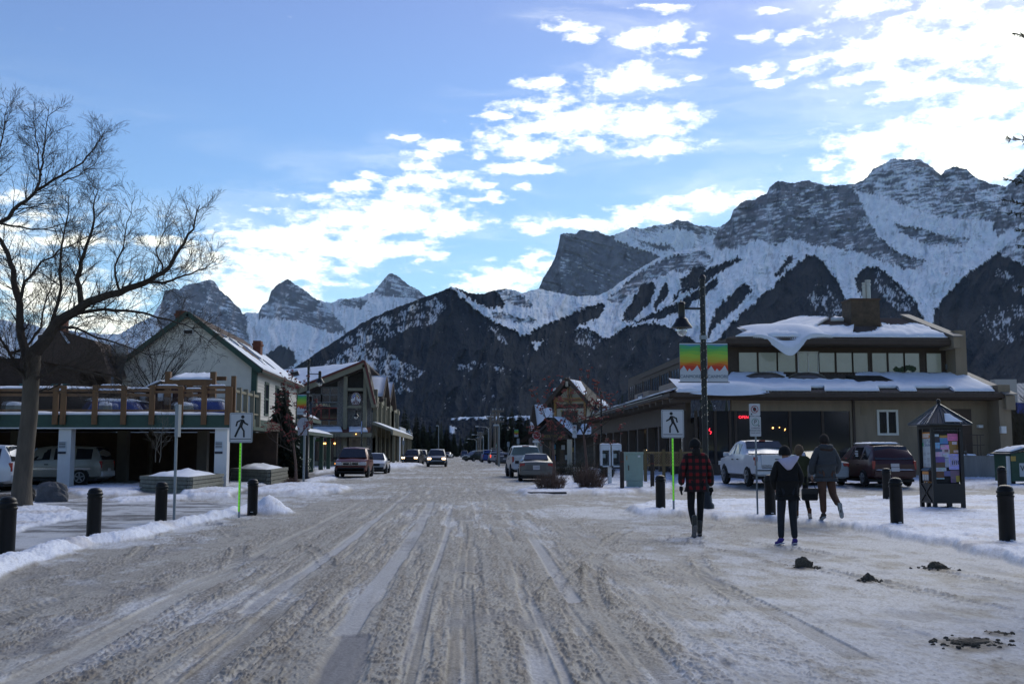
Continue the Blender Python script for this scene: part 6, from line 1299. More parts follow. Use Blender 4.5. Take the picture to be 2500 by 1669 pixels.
# ---- crossing signs
def rounded(x0, x1, z0, z1, y, r=.04, th=.004, n=5):
    v = []
    for (cx, cz, a0) in ((x1-r,z1-r,0),(x0+r,z1-r,90),(x0+r,z0+r,180),(x1-r,z0+r,270)):
        for k in range(n+1): a = R(a0+90*k/n); v.append((cx+r*math.cos(a), y, cz+r*math.sin(a)))
    return MB().prism(v, (0, th, 0))
def walker(parent, cx, cz, y, s, mir):
    def P(a, b): return (cx + (a if not mir else -a)*s, y, cz + b*s)
    m = MB(); N = 20
    m.prism([P(.055+.062*math.cos(2*math.pi*k/N), .36+.062*math.sin(2*math.pi*k/N)) for k in range(N)], (0,.002,0))
    def pg(*pts): m.prism([P(a, b) for a, b in pts], (0,.002,0))
    pg((.005,.27),(.065,.275),(.11,.225),(.06,.06),(.045,.01),(-.075,.01),(-.045,.13))       # torso
    pg((.065,.275),(.10,.255),(.145,.165),(.265,.095),(.245,.045),(.10,.12),(.055,.2))        # forward arm
    pg((.01,.275),(-.125,.215),(-.165,.195),(-.205,.02),(-.145,.015),(-.115,.155),(-.03,.20))  # rear arm
    pg((.045,.015),(-.03,.03),(.01,-.055),(.075,-.16),(.08,-.38),(.145,-.38),(.135,-.14),(.06,-.03))   # front leg
    pg((-.075,.02),(.02,.02),(-.07,-.13),(-.175,-.385),(-.245,-.355),(-.135,-.10))               # back leg
    m.box(cx-.37*s, cx+.37*s, y, y+.002, cz-.455*s, cz-.43*s)
    return m.build('walking_figure', INK, parent)
LIME = mat('lime_reflector', (.20,.62,.03), .5, .1, 30, emit=(.2,.9,.02), estr=.18)  # reflective strip given a slight glow of its own; it is no lamp
def cross_sign(x, Y, zg, z0, z1, w, label, mir, zs):
    t = thing('crossing_sign', label, 'road sign', (x, Y, zg), 0, 'pedestrian crossing signs')
    MB().box(x-.022, x+.022, Y+.0, Y+.04, zg-.1, z1-.05).build('post', GREYM, t)
    MB().box(x-.026, x+.014, Y-.006, Y-.001, zs, z0-.01).build('reflective_strip', LIME, t)
    rf = MB(); zz_ = zs+.03
    while zz_ < z0-.05: rf.box(x-.02+.012*((int(zz_*50))%2), x+.006, Y-.008, Y-.0065, zz_, zz_+.012); zz_ += .082
    rf.build('strip_holes', mat('lime_dark', (.05,.2,.01), .6), t)
    s = rounded(x-w/2, x+w/2, z0, z1, Y-.016, .035, .006).build('sign_plate', GREYM, t)
    rounded(x-w/2+.008, x+w/2-.008, z0+.008, z1-.008, Y-.019, .03, .002).build('sign_face', mat('sign_face_white', (.50,.51,.52), .5), s)
    rounded(x-w/2+.022, x+w/2-.022, z0+.022, z1-.022, Y-.0215, .025, .002).build('border_line', INK, s)
    rounded(x-w/2+.030, x+w/2-.030, z0+.030, z1-.030, Y-.024, .022, .002).build('sign_field', mat('sign_face_white', (.5,.5,.5)), s)
    walker(s, x, (z0+z1)/2+.02, Y-.028, (z1-z0)*.92, mir); return t
Yl = 25.2; a, b = onY(559.6,1080,Yl), onY(618.3,1007,Yl); cross_sign((a.x+b.x)/2, Yl, 0, a.z, b.z, b.x-a.x, 'white walking-figure sign on a lime striped post in the left snow bank', False, .15)
Yr = 26.0; a, b = onY(1614.7,1068.6,Yr), onY(1669,999.5,Yr); cross_sign((a.x+b.x)/2, Yr, .12, a.z, b.z, b.x-a.x, 'white walking-figure sign on a lime striped post beside the plaid walker', True, .35)
# ---- parking sign
def park_sign(x, Y, zg, w, zt, label, detail=True, tall=None):
    t = thing('parking_sign', label, 'road sign', (x, Y, zg)); k = w/.30
    MB().box(x-.02*k+.02, x+.02*k+.02, Y+.0, Y+.035, zg-.05, zt-.1).build('post', GREYM, t)
    h1, h2 = .33*k, .53*k; g = .01; R1, R2, R3 = mat('sign_red', (.30,.02,.02), .5), mat('sign_green', (.01,.20,.13), .5), INK
    WF = mat('sign_face_white', (.5,.5,.5))
    u = rounded(x-w/2, x+w/2, zt-h1, zt, Y-.012, .03*k, .006).build('upper_plate', WF, t); l = rounded(x-w/2+.01, x+w/2+.01, zt-h1-g-h2, zt-h1-g, Y-.012, .03*k, .006).build('lower_plate', WF, t)
    def ringm(cx, cz, r, wd, y): 
        m = MB(); N = 32
        for i in range(N):
            a0, a1 = 2*math.pi*i/N, 2*math.pi*(i+1)/N; m.quad(*[(cx+rr*math.cos(a), y, cz+rr*math.sin(a)) for rr, a in ((r,a0),(r,a1),(r-wd,a1),(r-wd,a0))])
        return m
    cz = zt-.15*k
    MB().prism([(x+.045*k*math.cos(2*math.pi*i/20), Y-.016, cz+.055*k*math.sin(2*math.pi*i/20)) for i in range(20)], (0,.002,0)).build('symbol', INK, u)
    ringm(x, cz, .10*k, .016*k, Y-.019).beam((x-.07*k,Y-.018,cz+.07*k),(x+.07*k,Y-.018,cz-.07*k),.016*k,.002,(0,1,0)).build('red_ring', R1, u)
    MB().prism([(x-.115*k,Y-.016,zt-.28*k),(x-.065*k,Y-.016,zt-.245*k),(x-.075*k,Y-.016,zt-.28*k),(x-.065*k,Y-.016,zt-.315*k)], (0,.002,0)).build('arrow', INK, u)
    z2 = zt-h1-g; ringm(x+.01, z2-.15*k, .10*k, .014*k, Y-.018).build('green_ring', R2, l); text('lettering', 'P', INK, l, (x+.012, Y-.018, z2-.15*k), .15*k, extrude=.001)
    MB().prism([(x+.13*k,Y-.018,z2-.245*k),(x+.085*k,Y-.018,z2-.215*k),(x+.095*k,Y-.018,z2-.245*k),(x+.085*k,Y-.018,z2-.275*k)], (0,.002,0)).build('arrow', INK, l)
    if detail:
        for i, s_ in enumerate(('15 MINUTES', 'PARKING ONLY', '7:00 AM - 6:00 PM')): text('lettering', s_, INK, l, (x+.01, Y-.018, z2-(.31+.065*i)*k), (.046,.044,.034)[i]*k, extrude=.001)
    return t
Yp = 24.2; a = onY(1828, 985, Yp); b = onY(1855, 985, Yp); park_sign((a.x+b.x)/2+.0, Yp, .12, b.x-a.x, a.z, 'no-stopping plate above a 15 minute parking plate on a steel post')
Yp = 65; a = onY(1397, 1037, Yp); b = onY(1407.6, 1037, Yp); park_sign((a.x+b.x)/2, Yp, .12, b.x-a.x, a.z, 'small no-stopping and parking sign among the red-berried branches', False)
# bare edge-on signpost on the left
Ye = 23.0; p = onY(425, 1268, Ye); q = onY(436, 987, Ye); t = thing('edge_on_sign', 'galvanised signpost with a narrow sign plate seen edge-on', 'road sign', (p.x, Ye, .05))
MB().beam((p.x,Ye,0),(q.x-.03,Ye,q.z-.1),.05,.05).build('post', GREYM, t); MB().box(q.x-.035, q.x+.035, Ye-.12, Ye+.12, onY(436,1066,Ye).z, q.z).build('sign_plate', mat('sign_back', (.22,.25,.27), .5, metal=.4), t)
# sign backs by the left lamp
Ys = 52; p = onY(741, 1174, Ys); t = thing('sign_back', 'grey back of an arched road sign on a steel post amid the red berries', 'road sign', (p.x, Ys, 0))
MB().box(p.x-.05, p.x+.05, Ys, Ys+.08, 0, onY(741,1018,Ys).z).build('post', GREYM, t)
a, b = onY(725,1045,Ys), onY(756,1019,Ys); v = [(a.x,Ys-.03,a.z)]+[((a.x+b.x)/2-(b.x-a.x)/2*math.cos(R(k*15)), Ys-.03, a.z+(b.z-a.z)*math.sin(R(k*15))**.7) for k in range(13)]+[(b.x,Ys-.03,a.z)]
MB().prism(v[1:-1], (0,.02,0)).build('upper_plate', mat('sign_aluminium', (.33,.35,.40), .5, metal=.3), t); MB().box(a.x+.06, b.x-.10, Ys-.03, Ys-.01, onY(741,1062,Ys).z, a.z-.004).build('lower_plate', mat('sign_aluminium', (.3,.3,.3)), t)
# stop sign
Yt = 80; c = onY(1310, 1062, Yt); t = thing('stop_sign', 'red octagonal STOP sign beyond the white pickup truck', 'road sign', (c.x, Yt, .1)); r = .33
MB().box(c.x-.04, c.x+.04, Yt+.02, Yt+.08, 0, c.z+.2).build('post', GREYM, t)
MB().prism([(c.x+r*math.cos(R(22.5+45*k)),Yt,c.z+r*math.sin(R(22.5+45*k))) for k in range(8)], (0,.01,0)).build('white_octagon', WHITEP, t); pl = MB().prism([(c.x+r*.92*math.cos(R(22.5+45*k)),Yt-.004,c.z+r*.92*math.sin(R(22.5+45*k))) for k in range(8)], (0,.003,0)).build('red_octagon', mat('stop_red', (.32,.015,.02), .5), t)
text('lettering', 'STOP', WHITEP, pl, (c.x, Yt-.008, c.z), .25, extrude=.001); MB().box(c.x-.3, c.x+.3, Yt-.01, Yt+.0, c.z-.56, c.z-.38).build('lower_plate', WHITEP, t)
Yg = 150; c = onY(1212, 1088, Yg); t = thing('parking_guide_sign', 'green P sign above the silver white SUV', 'road sign', (c.x, Yg, 0)); MB().box(c.x-.05,c.x+.05,Yg+.03,Yg+.1,0,c.z).build('post', GREYM, t); g = MB().box(c.x-.27,c.x+.27,Yg-.02,Yg,c.z-.33,c.z+.33).build('sign_plate', mat('sign_p_green', (.01,.22,.12), .5), t); text('lettering','P',WHITEP,g,(c.x,Yg-.03,c.z),.5,extrude=.002)
for px, py0, py1, Y, lab in ((768,1060,1110,100,'thin steel signpost left of the dusty red SUV roof'),(985,1075,1132,122,'thin grey signpost by the far left snow bank'),(1265,1070,1095,100,'small white sign on a thin post above the white pickup truck'),(1241,1078,1100,110,'small pale sign on a thin post left of the white pickup truck')):
    a, b = onY(px,py0,Y), onY(px,py1,Y); t = thing('thin_signpost', lab, 'signpost', (a.x,Y,0)); MB().tube([(a.x,Y,0),(a.x,Y,a.z)], .05, 6).build('post', GREYM, t); MB().box(a.x-.13,a.x+.13,Y-.08,Y-.05,a.z-.5,a.z).build('sign_plate', mat('sign_back', (.3,.3,.3)), t)
# ---- telephone booths
p = spot(1490, 1180, .12); t = thing('telephone_booth', 'pair of white open telephone hoods on one pedestal beside the green cabinet', 'telephone booth', (p.x,p.y,.12)); Y = p.y
zt = onY(1490,1085,Y).z; zb = onY(1490,1139,Y).z
MB().box(p.x-.10,p.x+.06,Y-.05,Y+.09,.0,zb+.1).build('pedestal', WHITEP, t)
for i, (pa, pb) in enumerate(((1466,1488),(1492,1515))):
    a, b = onY(pa,1100,Y).x, onY(pb,1100,Y).x
    h = MB().box(a,b,Y-.3,Y+.3,zt-.25,zt).box(a,a+.05,Y-.3,Y+.3,zb,zt-.25).box(b-.05,b,Y-.3,Y+.3,zb,zt-.25).box(a,b,Y+.25,Y+.3,zb,zt-.25).box(a,b,Y-.3,Y+.25,zb,zb+.05).build('hood', mat('booth_white', (.52,.56,.58), .5, .08), t)
    MB().box(a+.1,b-.1,Y+.05,Y+.24,zb+.15,zt-.35).build('telephone', mat('phone_dark', (.03,.035,.035), .5), h); MB().box(a+.07,b-.2,Y-.12,Y-.1,zb+.4,zt-.4).build('notice', mat('booth_pale', (.35,.42,.42), .6), h)
    lumpy_sheet('snow_cap', (a,Y-.3,zt+.002),(b,Y-.3,zt+.002),(b,Y+.3,zt+.002),(a,Y+.3,zt+.002), .05, h, 8, 6, 110+i)
# ---- green utility cabinet
p = spot(1547, 1189, .12); Y = p.y; a, b = onY(1526,1100,Y).x, onY(1570,1100,Y).x; zt = onY(1547,1104,Y).z; CG = mat('cabinet_green', (.25,.33,.27), .6, .08, 3)
t = thing('utility_cabinet', 'pale green steel utility cabinet standing in island snow', 'cabinet', ((a+b)/2,Y,.12))
MB().box(a,b,Y-.02,Y+.45,.38,zt).build('cabinet_body', CG, t, bevel=.02); MB().box(a-.015,b+.015,Y-.04,Y+.47,zt-.07,zt+.02).build('lid', CG, t, bevel=.01); MB().box(a+.10,b-.02,Y-.0,Y+.43,.02,.375).build('plinth', CG, t)
MB().box(a+.12,a+.15,Y-.05,Y-.02,.8,1.0).build('handle', mat('rust', (.08,.04,.02), .8), t); MB().box(b-.22,b-.12,Y-.025,Y-.02,zt-.19,zt-.12).build('sticker', WHITEP, t); MB().box(a+.05,a+.08,Y-.025,Y-.02,zt-.3,zt-.12).build('warning_label', mat('label_orange', (.4,.2,.06), .7), t)
# ---- lattice fence by the arcade
t = thing('lattice_fence', 'low brown lattice fence with hanging branches along the arcade', 'fence', (9.5, 50, .12)); LT = mat('lattice_wood', (.22,.15,.065), .8, .2)
pA = onY(1572, 1130, 50); pB = onY(1718, 1130, 50); za, zb = onY(1600,1102,50).z, onY(1600,1137,50).z
fr = MB().box(pA.x,pB.x,49.95,50.05,za-.08,za).box(pA.x,pB.x,49.95,50.05,zb,zb+.08).build('rail', LT, t)
l = MB(); x = pA.x
while x < pB.x: l.beam((x,49.98,zb),(min(x+.6,pB.x),49.98,za),.03,.012,(0,1,0)).beam((min(x+.6,pB.x),50.01,zb),(x,50.01,za),.03,.012,(0,1,0)); x += .115
l.build('lattice', LT, t)
for px in (1575,1620,1662,1712): x = onY(px,1130,50).x; MB().box(x-.07,x+.07,49.9,50.0,.12,za+.12).build('fence_post', mat('fence_post_wood', (.14,.10,.04), .85), t)
# ---- kiosk
def kiosk():
    p = spot(2281, 1240, .12); Y = p.y; x1 = onY(2358.5,1235,Y).x; x0 = p.x; S = x1-x0; zt = onY(2281,1034,Y).z; g = .12
    KB = mat('kiosk_black', (.006,.006,.006), .5, .2, 8)
    t = thing('notice_kiosk', 'black square notice kiosk with pyramid roof and posters behind glass', 'kiosk', (x0+S/2, Y+S/2, g))
    yb = Y+S; 
    for (xx, yy) in ((x0,Y),(x1-.09,Y),(x0,yb-.09),(x1-.09,yb-.09),(x0+S/2-.05,Y),(x0,Y+S/2-.05)): MB().box(xx,xx+.09,yy,yy+.09,g-.05,g+.12).build('foot', KB, t)
    MB().box(x0,x1,Y,yb,g+.12,g+.62).build('base_panel', KB, t); 
    for (xx, yy) in ((x0,Y),(x1-.09,Y),(x0,yb-.09),(x1-.09,yb-.09)): MB().box(xx,xx+.09,yy,yy+.09,g+.62,zt-.12).build('corner_post', KB, t)
    MB().box(x0,x1,Y,yb,zt-.12,zt+.02).build('header', KB, t); MB().box(x0+.1,x1-.1,Y+.1,yb-.1,g+.62,zt-.12).build('core_board', mat('board_dark', (.02,.02,.02), .9), t)
    text('lettering', 'COMMUNITY INFORMATION', mat('faint_letters', (.10,.10,.10), .6), t, (x0+S/2, Y-.006, zt-.17), .055)
    # X-braced door on the left face
    MB().beam((x0-.012,Y+.12,g+.16),(x0-.012,yb-.12,g+.60),.03,.02,(1,0,0)).beam((x0-.012,Y+.12,g+.60),(x0-.012,yb-.12,g+.16),.03,.02,(1,0,0)).build('door_brace', KB, t)
    MB().box(x0-.02,x0,Y+.30,Y+.38,g+.63,g+.655).build('latch', CHROME, t)
    # roof
    ax, ay, az = x0+S/2, Y+S/2, onY(2284,985,Y+S/2).z; e = .17
    c = [(x0-e,Y-e,zt),(x1+e,Y-e,zt),(x1+e,yb+e,zt),(x0-e,yb+e,zt)]
    rf = MB().add(c+[(ax,ay,az)]+[(q[0],q[1],zt-.03) for q in c], [(0,1,4),(1,2,4),(2,3,4),(3,0,4),(5,6,1,0),(6,7,2,1),(7,8,3,2),(8,5,0,3),(8,7,6,5)]).build('roof', mat('roof_metal', (.03,.035,.042), .35, .2, 5, metal=.3), t)
    ri = MB(); A = Vector((ax,ay,az))
    for q in c: ri.beam(Vector(q)+Vector((0,0,.012)), A+Vector((0,0,.012)), .035, .02)
    for i in range(4):
        u, v = Vector(c[i]), Vector(c[(i+1)%4])
        for k in (1,2,3,5,6,7): f = k/8; pt = u*(1-f)+v*f; m = 1-abs(2*f-1); ri.beam(pt+Vector((0,0,.01)), pt*(1-m)+A*m+Vector((0,0,.01)), .014, .014)
    ri.build('roof_rib', mat('rib_metal', (.13,.14,.15), .35, metal=.5), rf); MB().lathe([(.05,az-.03),(.05,az+.02),(.03,az+.03)], 12, (ax,ay,0)).ball((ax,ay,az+.07), .055, 14).build('finial', KB, rf, smooth=True)
    def rp(u, f): a = Vector(c[0])*(1-u)+Vector(c[1])*u; mid = Vector(c[0])*.5+Vector(c[1])*.5; return a*(1-f)+A*f+Vector((0,0,.02))
    lumpy_sheet('roof_snow', rp(.40,.04), rp(.82,.04), rp(.62,.45), rp(.48,.45), .04, rf, 10, 8, 120)
    # posters, front (right) face
    y = Y+.093; rg = random.Random(3); Wd = S-.2; zb_, zt2 = g+.70, zt-.24
    PS = [(.0,.93,.22,.98,'(.5,.5,.55)'),(.02,.80,.24,.92,'(.03,.03,.03)'),(.25,.77,.60,.95,'(.07,.26,.40)'),(.25,.90,.60,.955,'(.36,.27,.05)'),(.58,.84,1.0,.99,'(.62,.17,.33)'),(.62,.56,1.0,.83,'(.28,.13,.02)'),(.76,.76,.96,.82,'(.42,.42,.42)'),(.0,.62,.24,.80,'(.24,.32,.48)'),(.02,.60,.34,.67,'(.05,.08,.18)'),(.26,.66,.62,.75,'(.42,.43,.42)'),(.32,.57,.64,.66,'(.45,.44,.40)'),(.42,.60,.58,.65,'(.2,.14,.10)'),(.80,.59,1.0,.64,'(.48,.47,.52)'),(.0,.50,.34,.60,'(.44,.40,.52)'),(.35,.48,.6,.57,'(.42,.43,.44)'),(.58,.23,1.0,.56,'(.46,.42,.58)'),(.0,.38,.42,.50,'(.14,.06,.30)'),(.0,.26,.42,.38,'(.13,.06,.035)'),(.42,.28,.58,.47,'(.35,.35,.38)'),(.0,.19,.46,.27,'(.46,.43,.54)'),(.0,.05,.36,.19,'(.10,.045,.018)'),(.36,.09,.62,.2,'(.11,.11,.26)'),(.0,.03,.36,.05,'(.45,.44,.5)'),(.62,.02,1.0,.21,'(.12,.11,.13)'),(.84,-.03,1.0,.10,'(.36,.27,.03)'),(.62,-.05,.84,.04,'(.10,.10,.12)')]
    for i, (a, b, c_, d, col) in enumerate(PS):
        xx0 = x0+.1+Wd*a; xx1 = x0+.1+Wd*c_; z0 = zb_+(zt2-zb_)*b; z1 = zb_+(zt2-zb_)*d; yy = y-.003-.0012*i
        q = MB().add([(xx0,yy,z0),(xx1,yy+.0004,z0+.004*rg.uniform(-1,1)),(xx1,yy+.0004,z1+.008*rg.uniform(-1,1)),(xx0,yy,z1),(xx0,yy+.001,z0),(xx1,yy+.001,z0),(xx1,yy+.001,z1),(xx0,yy+.001,z1)],[(0,1,2,3),(7,6,5,4)])
        cc = eval(col); po = q.build('poster', mat('poster_p%d' % i, cc, .5, col2=tuple(min(.8, v*rg.uniform(.45,1.5)+.02) for v in cc), vscale=rg.uniform(9,22), thr=(.42,.58)), t)
        if (xx1-xx0) > .16 and i in (4,9,10,15,19):
            ln = MB()
            for k in range(int((z1-z0)/.022)-2):
                if rg.random() < .75: ln.box(xx0+.02, xx0+.02+(xx1-xx0-.04)*rg.uniform(.4,1), yy-.0008, yy-.0002, z1-.025-.022*k-.006, z1-.025-.022*k)
            if len(ln.v): ln.build('print', mat('print_grey', (.13,.12,.16), .7), po)
        if i == 15:
            f = MB(); 
            for k in range(4): xk = xx0+.08+.05*k; f.box(xk,xk+.022,yy-.002,yy-.001,z0+.12+.01*(k%2),z0+.22); f.beam((xk,yy-.0015,z0+.2),(xk+.045,yy-.0015,z0+.24),.01,.001,(0,1,0))
            f.build('figure_print', INK, po)
    # left face: orange map board, timetable, brochure holder
    x = x0+.093; Yd = S-.2
    def lp(a, b, c_, d, m_, dx=0, nm='notice', par=None): return MB().box(x-.004-dx, x-.002-dx, Y+.1+Yd*(1-c_), Y+.1+Yd*(1-a), zb_-.05+(zt2-zb_+.08)*b, zb_-.05+(zt2-zb_+.08)*d).build(nm, m_, par or t)
    OR = mat('orange_header', (.55,.22,.04), .6, .15, 20); lp(0,.88,1,1,OR); 
    for k, zq in enumerate((.955,.915)): lp(.05,zq-.012,.7-.1*k,zq+.012,WHITEP,.004,'header_print')
    mp = lp(0,.72,1,.88,mat('map_print', (.10,.11,.22), .6, col2=(.35,.45,.42), vscale=16, thr=(.45,.55))); gr = mat('map_green', (.02,.30,.12), .6); lp(.72,.73,1,.80,gr,.003,'map_patch'); lp(0,.72,.1,.79,gr,.003,'map_patch')
    for k in range(5): lp(.1,.86-.028*k,.75,.868-.028*k,WHITEP,.005,'map_road')
    tt = lp(0,.30,1,.72,mat('timetable_paper', (.44,.47,.48), .7)); 
    ln = MB()
    for k in range(15):
        if k%5 != 4: 
            for cst in (.06,.4,.7): 
                if rg.random() < .6: ln.box(x-.008,x-.006,Y+.1+Yd*(1-cst-.22),Y+.1+Yd*(1-cst),zb_+.33+.028*k,zb_+.338+.028*k)
    ln.build('print', mat('print_grey', (.1,.1,.1)), tt)
    lp(0,-.02,1,.30,OR); hd = MB().box(x-.07,x-.006,Y+.1+Yd*.28,Y+.1+Yd*.9,zb_-.03,zb_+.25).build('brochure_holder', mat('holder', (.05,.05,.055), .4), t)
    for k in range(3): MB().box(x-.078,x-.0705,Y+.1+Yd*(.32+.19*k),Y+.1+Yd*(.32+.19*k+.15),zb_+.0,zb_+.14).build('brochure', mat('brochure_paper', (.45,.44,.42), .6, .3, 20), hd)
    MB().box(x-.079,x-.0705,Y+.1+Yd*.30,Y+.1+Yd*.88,zb_+.15,zb_+.22).build('brochure_header', mat('orange_header', (.5,.2,.1)), hd)
    MB().prism([(x-.11,Y+.1+Yd*.26,zb_+.25),(x-.006,Y+.1+Yd*.26,zb_+.33),(x-.006,Y+.1+Yd*.26,zb_+.25)], (0,Yd*.66,0)).build('holder_roof', mat('holder_blue', (.10,.15,.20), .4), hd)
kiosk()
# ---- dumpster
def dumpster():
    Y = 45.5; P = lambda x, y: onY(x, y, Y); x0 = P(2472,1180).x; x1 = x0+1.9; g = .12; zt = P(2472,1106).z
    G = mat('dumpster_green', (.015,.055,.028), .5, .2, 3); t = thing('dumpster', 'dark green waste dumpster with snowy sloping lid cut by the right edge', 'dumpster', ((x0+x1)/2,Y,g))
    MB().prism([(x0,Y,g+.12),(x1,Y,g+.12),(x1,Y,zt+.12),(x0,Y,zt)], (0,1.5,0)).build('bin_body', G, t); 
    ld = MB().prism([(x0-.15,Y-.08,zt+.0),(x0+.6,Y-.08,zt+.22),(x1+.1,Y-.08,zt+.30),(x1+.1,Y-.08,zt+.22),(x0+.6,Y-.08,zt+.14),(x0-.15,Y-.08,zt-.06)], (0,1.7,0)).build('lid', mat('lid_grey', (.05,.055,.055), .6), t)
    lumpy_sheet('lid_snow', (x0-.02,Y-.05,zt+.06),(x0+.62,Y-.05,zt+.24),(x0+.62,Y+1.5,zt+.24),(x0-.02,Y+1.5,zt+.06), .08, ld, 10, 8, 130); lumpy_sheet('lid_snow', (x0+.62,Y-.05,zt+.24),(x1,Y-.05,zt+.32),(x1,Y+1.5,zt+.32),(x0+.62,Y+1.5,zt+.24), .09, ld, 10, 8, 131)
    MB().box(x0-.03,x0+.2,Y-.012,Y-.002,P(2472,1125).z,P(2472,1113).z).build('yellow_notice', mat('notice_yellow', (.42,.27,.06), .7), t)
    s = MB().box(P(2489,1150).x,x1-.3,Y-.012,Y-.002,P(2489,1163).z,P(2489,1130).z).build('white_board', mat('board_white', (.45,.48,.47), .7), t); text('lettering','WASTE',INK,s,(P(2489,1150).x+.62,Y-.02,P(2489,1143).z),.36,extrude=.003)
    MB().box(x0-.16,x0-.003,Y+.1,Y+.16,g,zt-.12).build('white_side_rail', WHITEP, t)
    for x in (x0+.1, x1-.2): MB().box(x,x+.1,Y+.1,Y+1.4,g-.02,g+.12).build('skid', TRIM, t)
dumpster()
# ---- timber planters
def planter(c0, cc, c1, ztop, label, seed):
    """two visible log-built faces meeting at corner cc"""
    A, C, D = [Vector((p.x, p.y, 0)) for p in (c0, cc, c1)]; E = A + (D - C); TM = mat('grey_planter_logs', (.16,.165,.135), .9, .25, 4, .4, 20, stretch=(1,1,1))
    t = thing('timber_planter', label, 'planter', C); n = max(4, int(ztop/.145)); cen = (A+C+D+E)/4
    for (p, q) in ((A,C),(C,D),(D,E),(E,A)):
        m = MB(); d = (q-p).normalized(); nn = Vector((d.y,-d.x,0)); 
        if nn.dot(p-cen) < 0: nn = -nn
        for k in range(n):
            z0 = k*ztop/n; off = .03*(k % 2); m.beam(p+nn*(off-.07)+Vector((0,0,z0+ztop/n/2)), q+nn*(off-.07)+Vector((0,0,z0+ztop/n/2)), .13, ztop/n-.022)
        m.build('log_wall', TM, t)
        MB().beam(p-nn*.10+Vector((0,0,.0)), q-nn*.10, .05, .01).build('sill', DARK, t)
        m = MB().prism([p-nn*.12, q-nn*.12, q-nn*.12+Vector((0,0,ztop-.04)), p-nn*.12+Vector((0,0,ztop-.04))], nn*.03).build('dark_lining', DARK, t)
    n_ = MB(); NX = NY = 18
    for j in range(NY+1):
        for i in range(NX+1):
            u, v = i/NX, j/NY; p = A*(1-u)*(1-v)+C*u*(1-v)+D*u*v+E*(1-u)*v; p = cen+(p-cen)*.93; n_.v.append(Vector((p.x,p.y,ztop-.08+.30*(math.sin(math.pi*u)*math.sin(math.pi*v))**.5*(.5+.8*float(fbm(i*.3+seed,j*.3,3,seed))))))
    for j in range(NY):
        for i in range(NX): q = j*(NX+1)+i; n_.f.append((q,q+1,q+NX+2,q+NX+1))
    n_.build('snow_fill', SNOWM, t, smooth=True); return t
planter(onG(341,1199), onG(463,1204), onG(545,1190), .62, 'larger grey log planter heaped with snow in front of the carport', 3)
planter(onG(562,1177), onG(655,1183), onG(702,1172), .72, 'smaller grey log planter by the spruce', 9)
# ---- wooden post and bike rack, litter bin by clapboard house
p = onG(702,1168); t = thing('brown_post', 'thick brown timber post at the right end of the smaller log planter', 'post', (p.x+.2,p.y,0)); MB().box(p.x+.1,p.x+.34,p.y-.12,p.y+.12,0,onY(699,1104,p.y).z).build('shaft', mat('brown_post_wood', (.14,.065,.03), .8, .2), t); MB().box(p.x+.08,p.x+.36,p.y-.14,p.y+.14,onY(699,1104,p.y).z,onY(699,1103,p.y).z+.03).build('cap', BRWN, t)
Y = 88; t = thing('bike_rack', 'small dark hoop rack in snow before the pale blue pickup truck', 'rack', (X_(784,Y),Y,0))
for px in (781,786,791): x = X_(px,Y); MB().tube([(x-.08,Y,0),(x-.08,Y,.75),(x,Y,.85),(x+.08,Y,.75),(x+.08,Y,0)], .03, 6).build('hoop', BLACKM, t)
# ---- utility poles and cobra-head lights down the right side
WP = mat('pole_wood', (.17,.145,.115), .9, .2, 3)
def pole(px, pyt, Y, arms, label, th=.17):
    a = onY(px,pyt,Y); t = thing('utility_pole', label, 'utility pole', (a.x,Y,0), 0, 'wooden utility poles'); MB().tube([(a.x,Y,0),(a.x,Y,a.z)], [th,th*.7], 8).build('shaft', WP, t)
    for (py, w) in arms:
        z = onY(px,py,Y).z; MB().box(a.x-w/2,a.x+w/2,Y-.2,Y-.08,z-.1,z+.1).build('crossarm', WP, t)
        for k in (-.45,-.2,.2,.45): MB().lathe([(.05,z+.1),(.07,z+.2),(.04,z+.3)], 6, (a.x+w*k,Y-.14,0)).build('insulator', GREYM, t)
    return a
pole(1216,1000,120,[(1003,1.35*1.0),(1029,1.35)],'nearest wooden utility pole with two crossarms above the silver white SUV')
pole(1208,1007,150,[(1014,1.4)],'wooden utility pole just left of the nearest one',.2)
pole(1197,1016,170,[(1019,1.3)],'plain brown utility pole above the bright blue hatchback',.2)
pole(1172.5,1053,210,[(1057,1.15),(1062,1.15),(1069,1.1)],'distant utility pole with three crossarms',.2)
pole(1167,1068,260,[(1070,1.0)],'farthest utility pole beyond the three-armed pole',.18)
def cobra(px, pyt, Y, label, arm=-1.8):
    a = onY(px,pyt,Y); t = thing('cobra_street_light', label, 'street light', (a.x,Y,0), 0, 'grey cobra-head street lights')
    MB().tube([(a.x,Y,0),(a.x,Y,a.z-.3),(a.x+arm*.3,Y,a.z),(a.x+arm,Y,a.z+.1)], [.10,.07,.05,.04], 8).build('pole', GREYM, t); MB().box(a.x+arm-.6,a.x+arm,Y-.15,Y+.15,a.z+.02,a.z+.2).build('lamp_head', mat('cobra_pale', (.4,.44,.45), .5), t, bevel=.04)
cobra(1218.5,1040,112,'thick steel street light pole beside the nearest utility pole',-.01)
cobra(1192.5,1042,190,'cobra-head light left of the plain brown utility pole'); cobra(1180,1062,215,'cobra-head light beyond the distant three-armed pole'); cobra(1163,1072,270,'small cobra-head light far down the street'); cobra(1156,1080,330,'farthest cobra-head light of the row')
cobra(1071,1040,230,'lone thin pole among the far conifers',-.01)
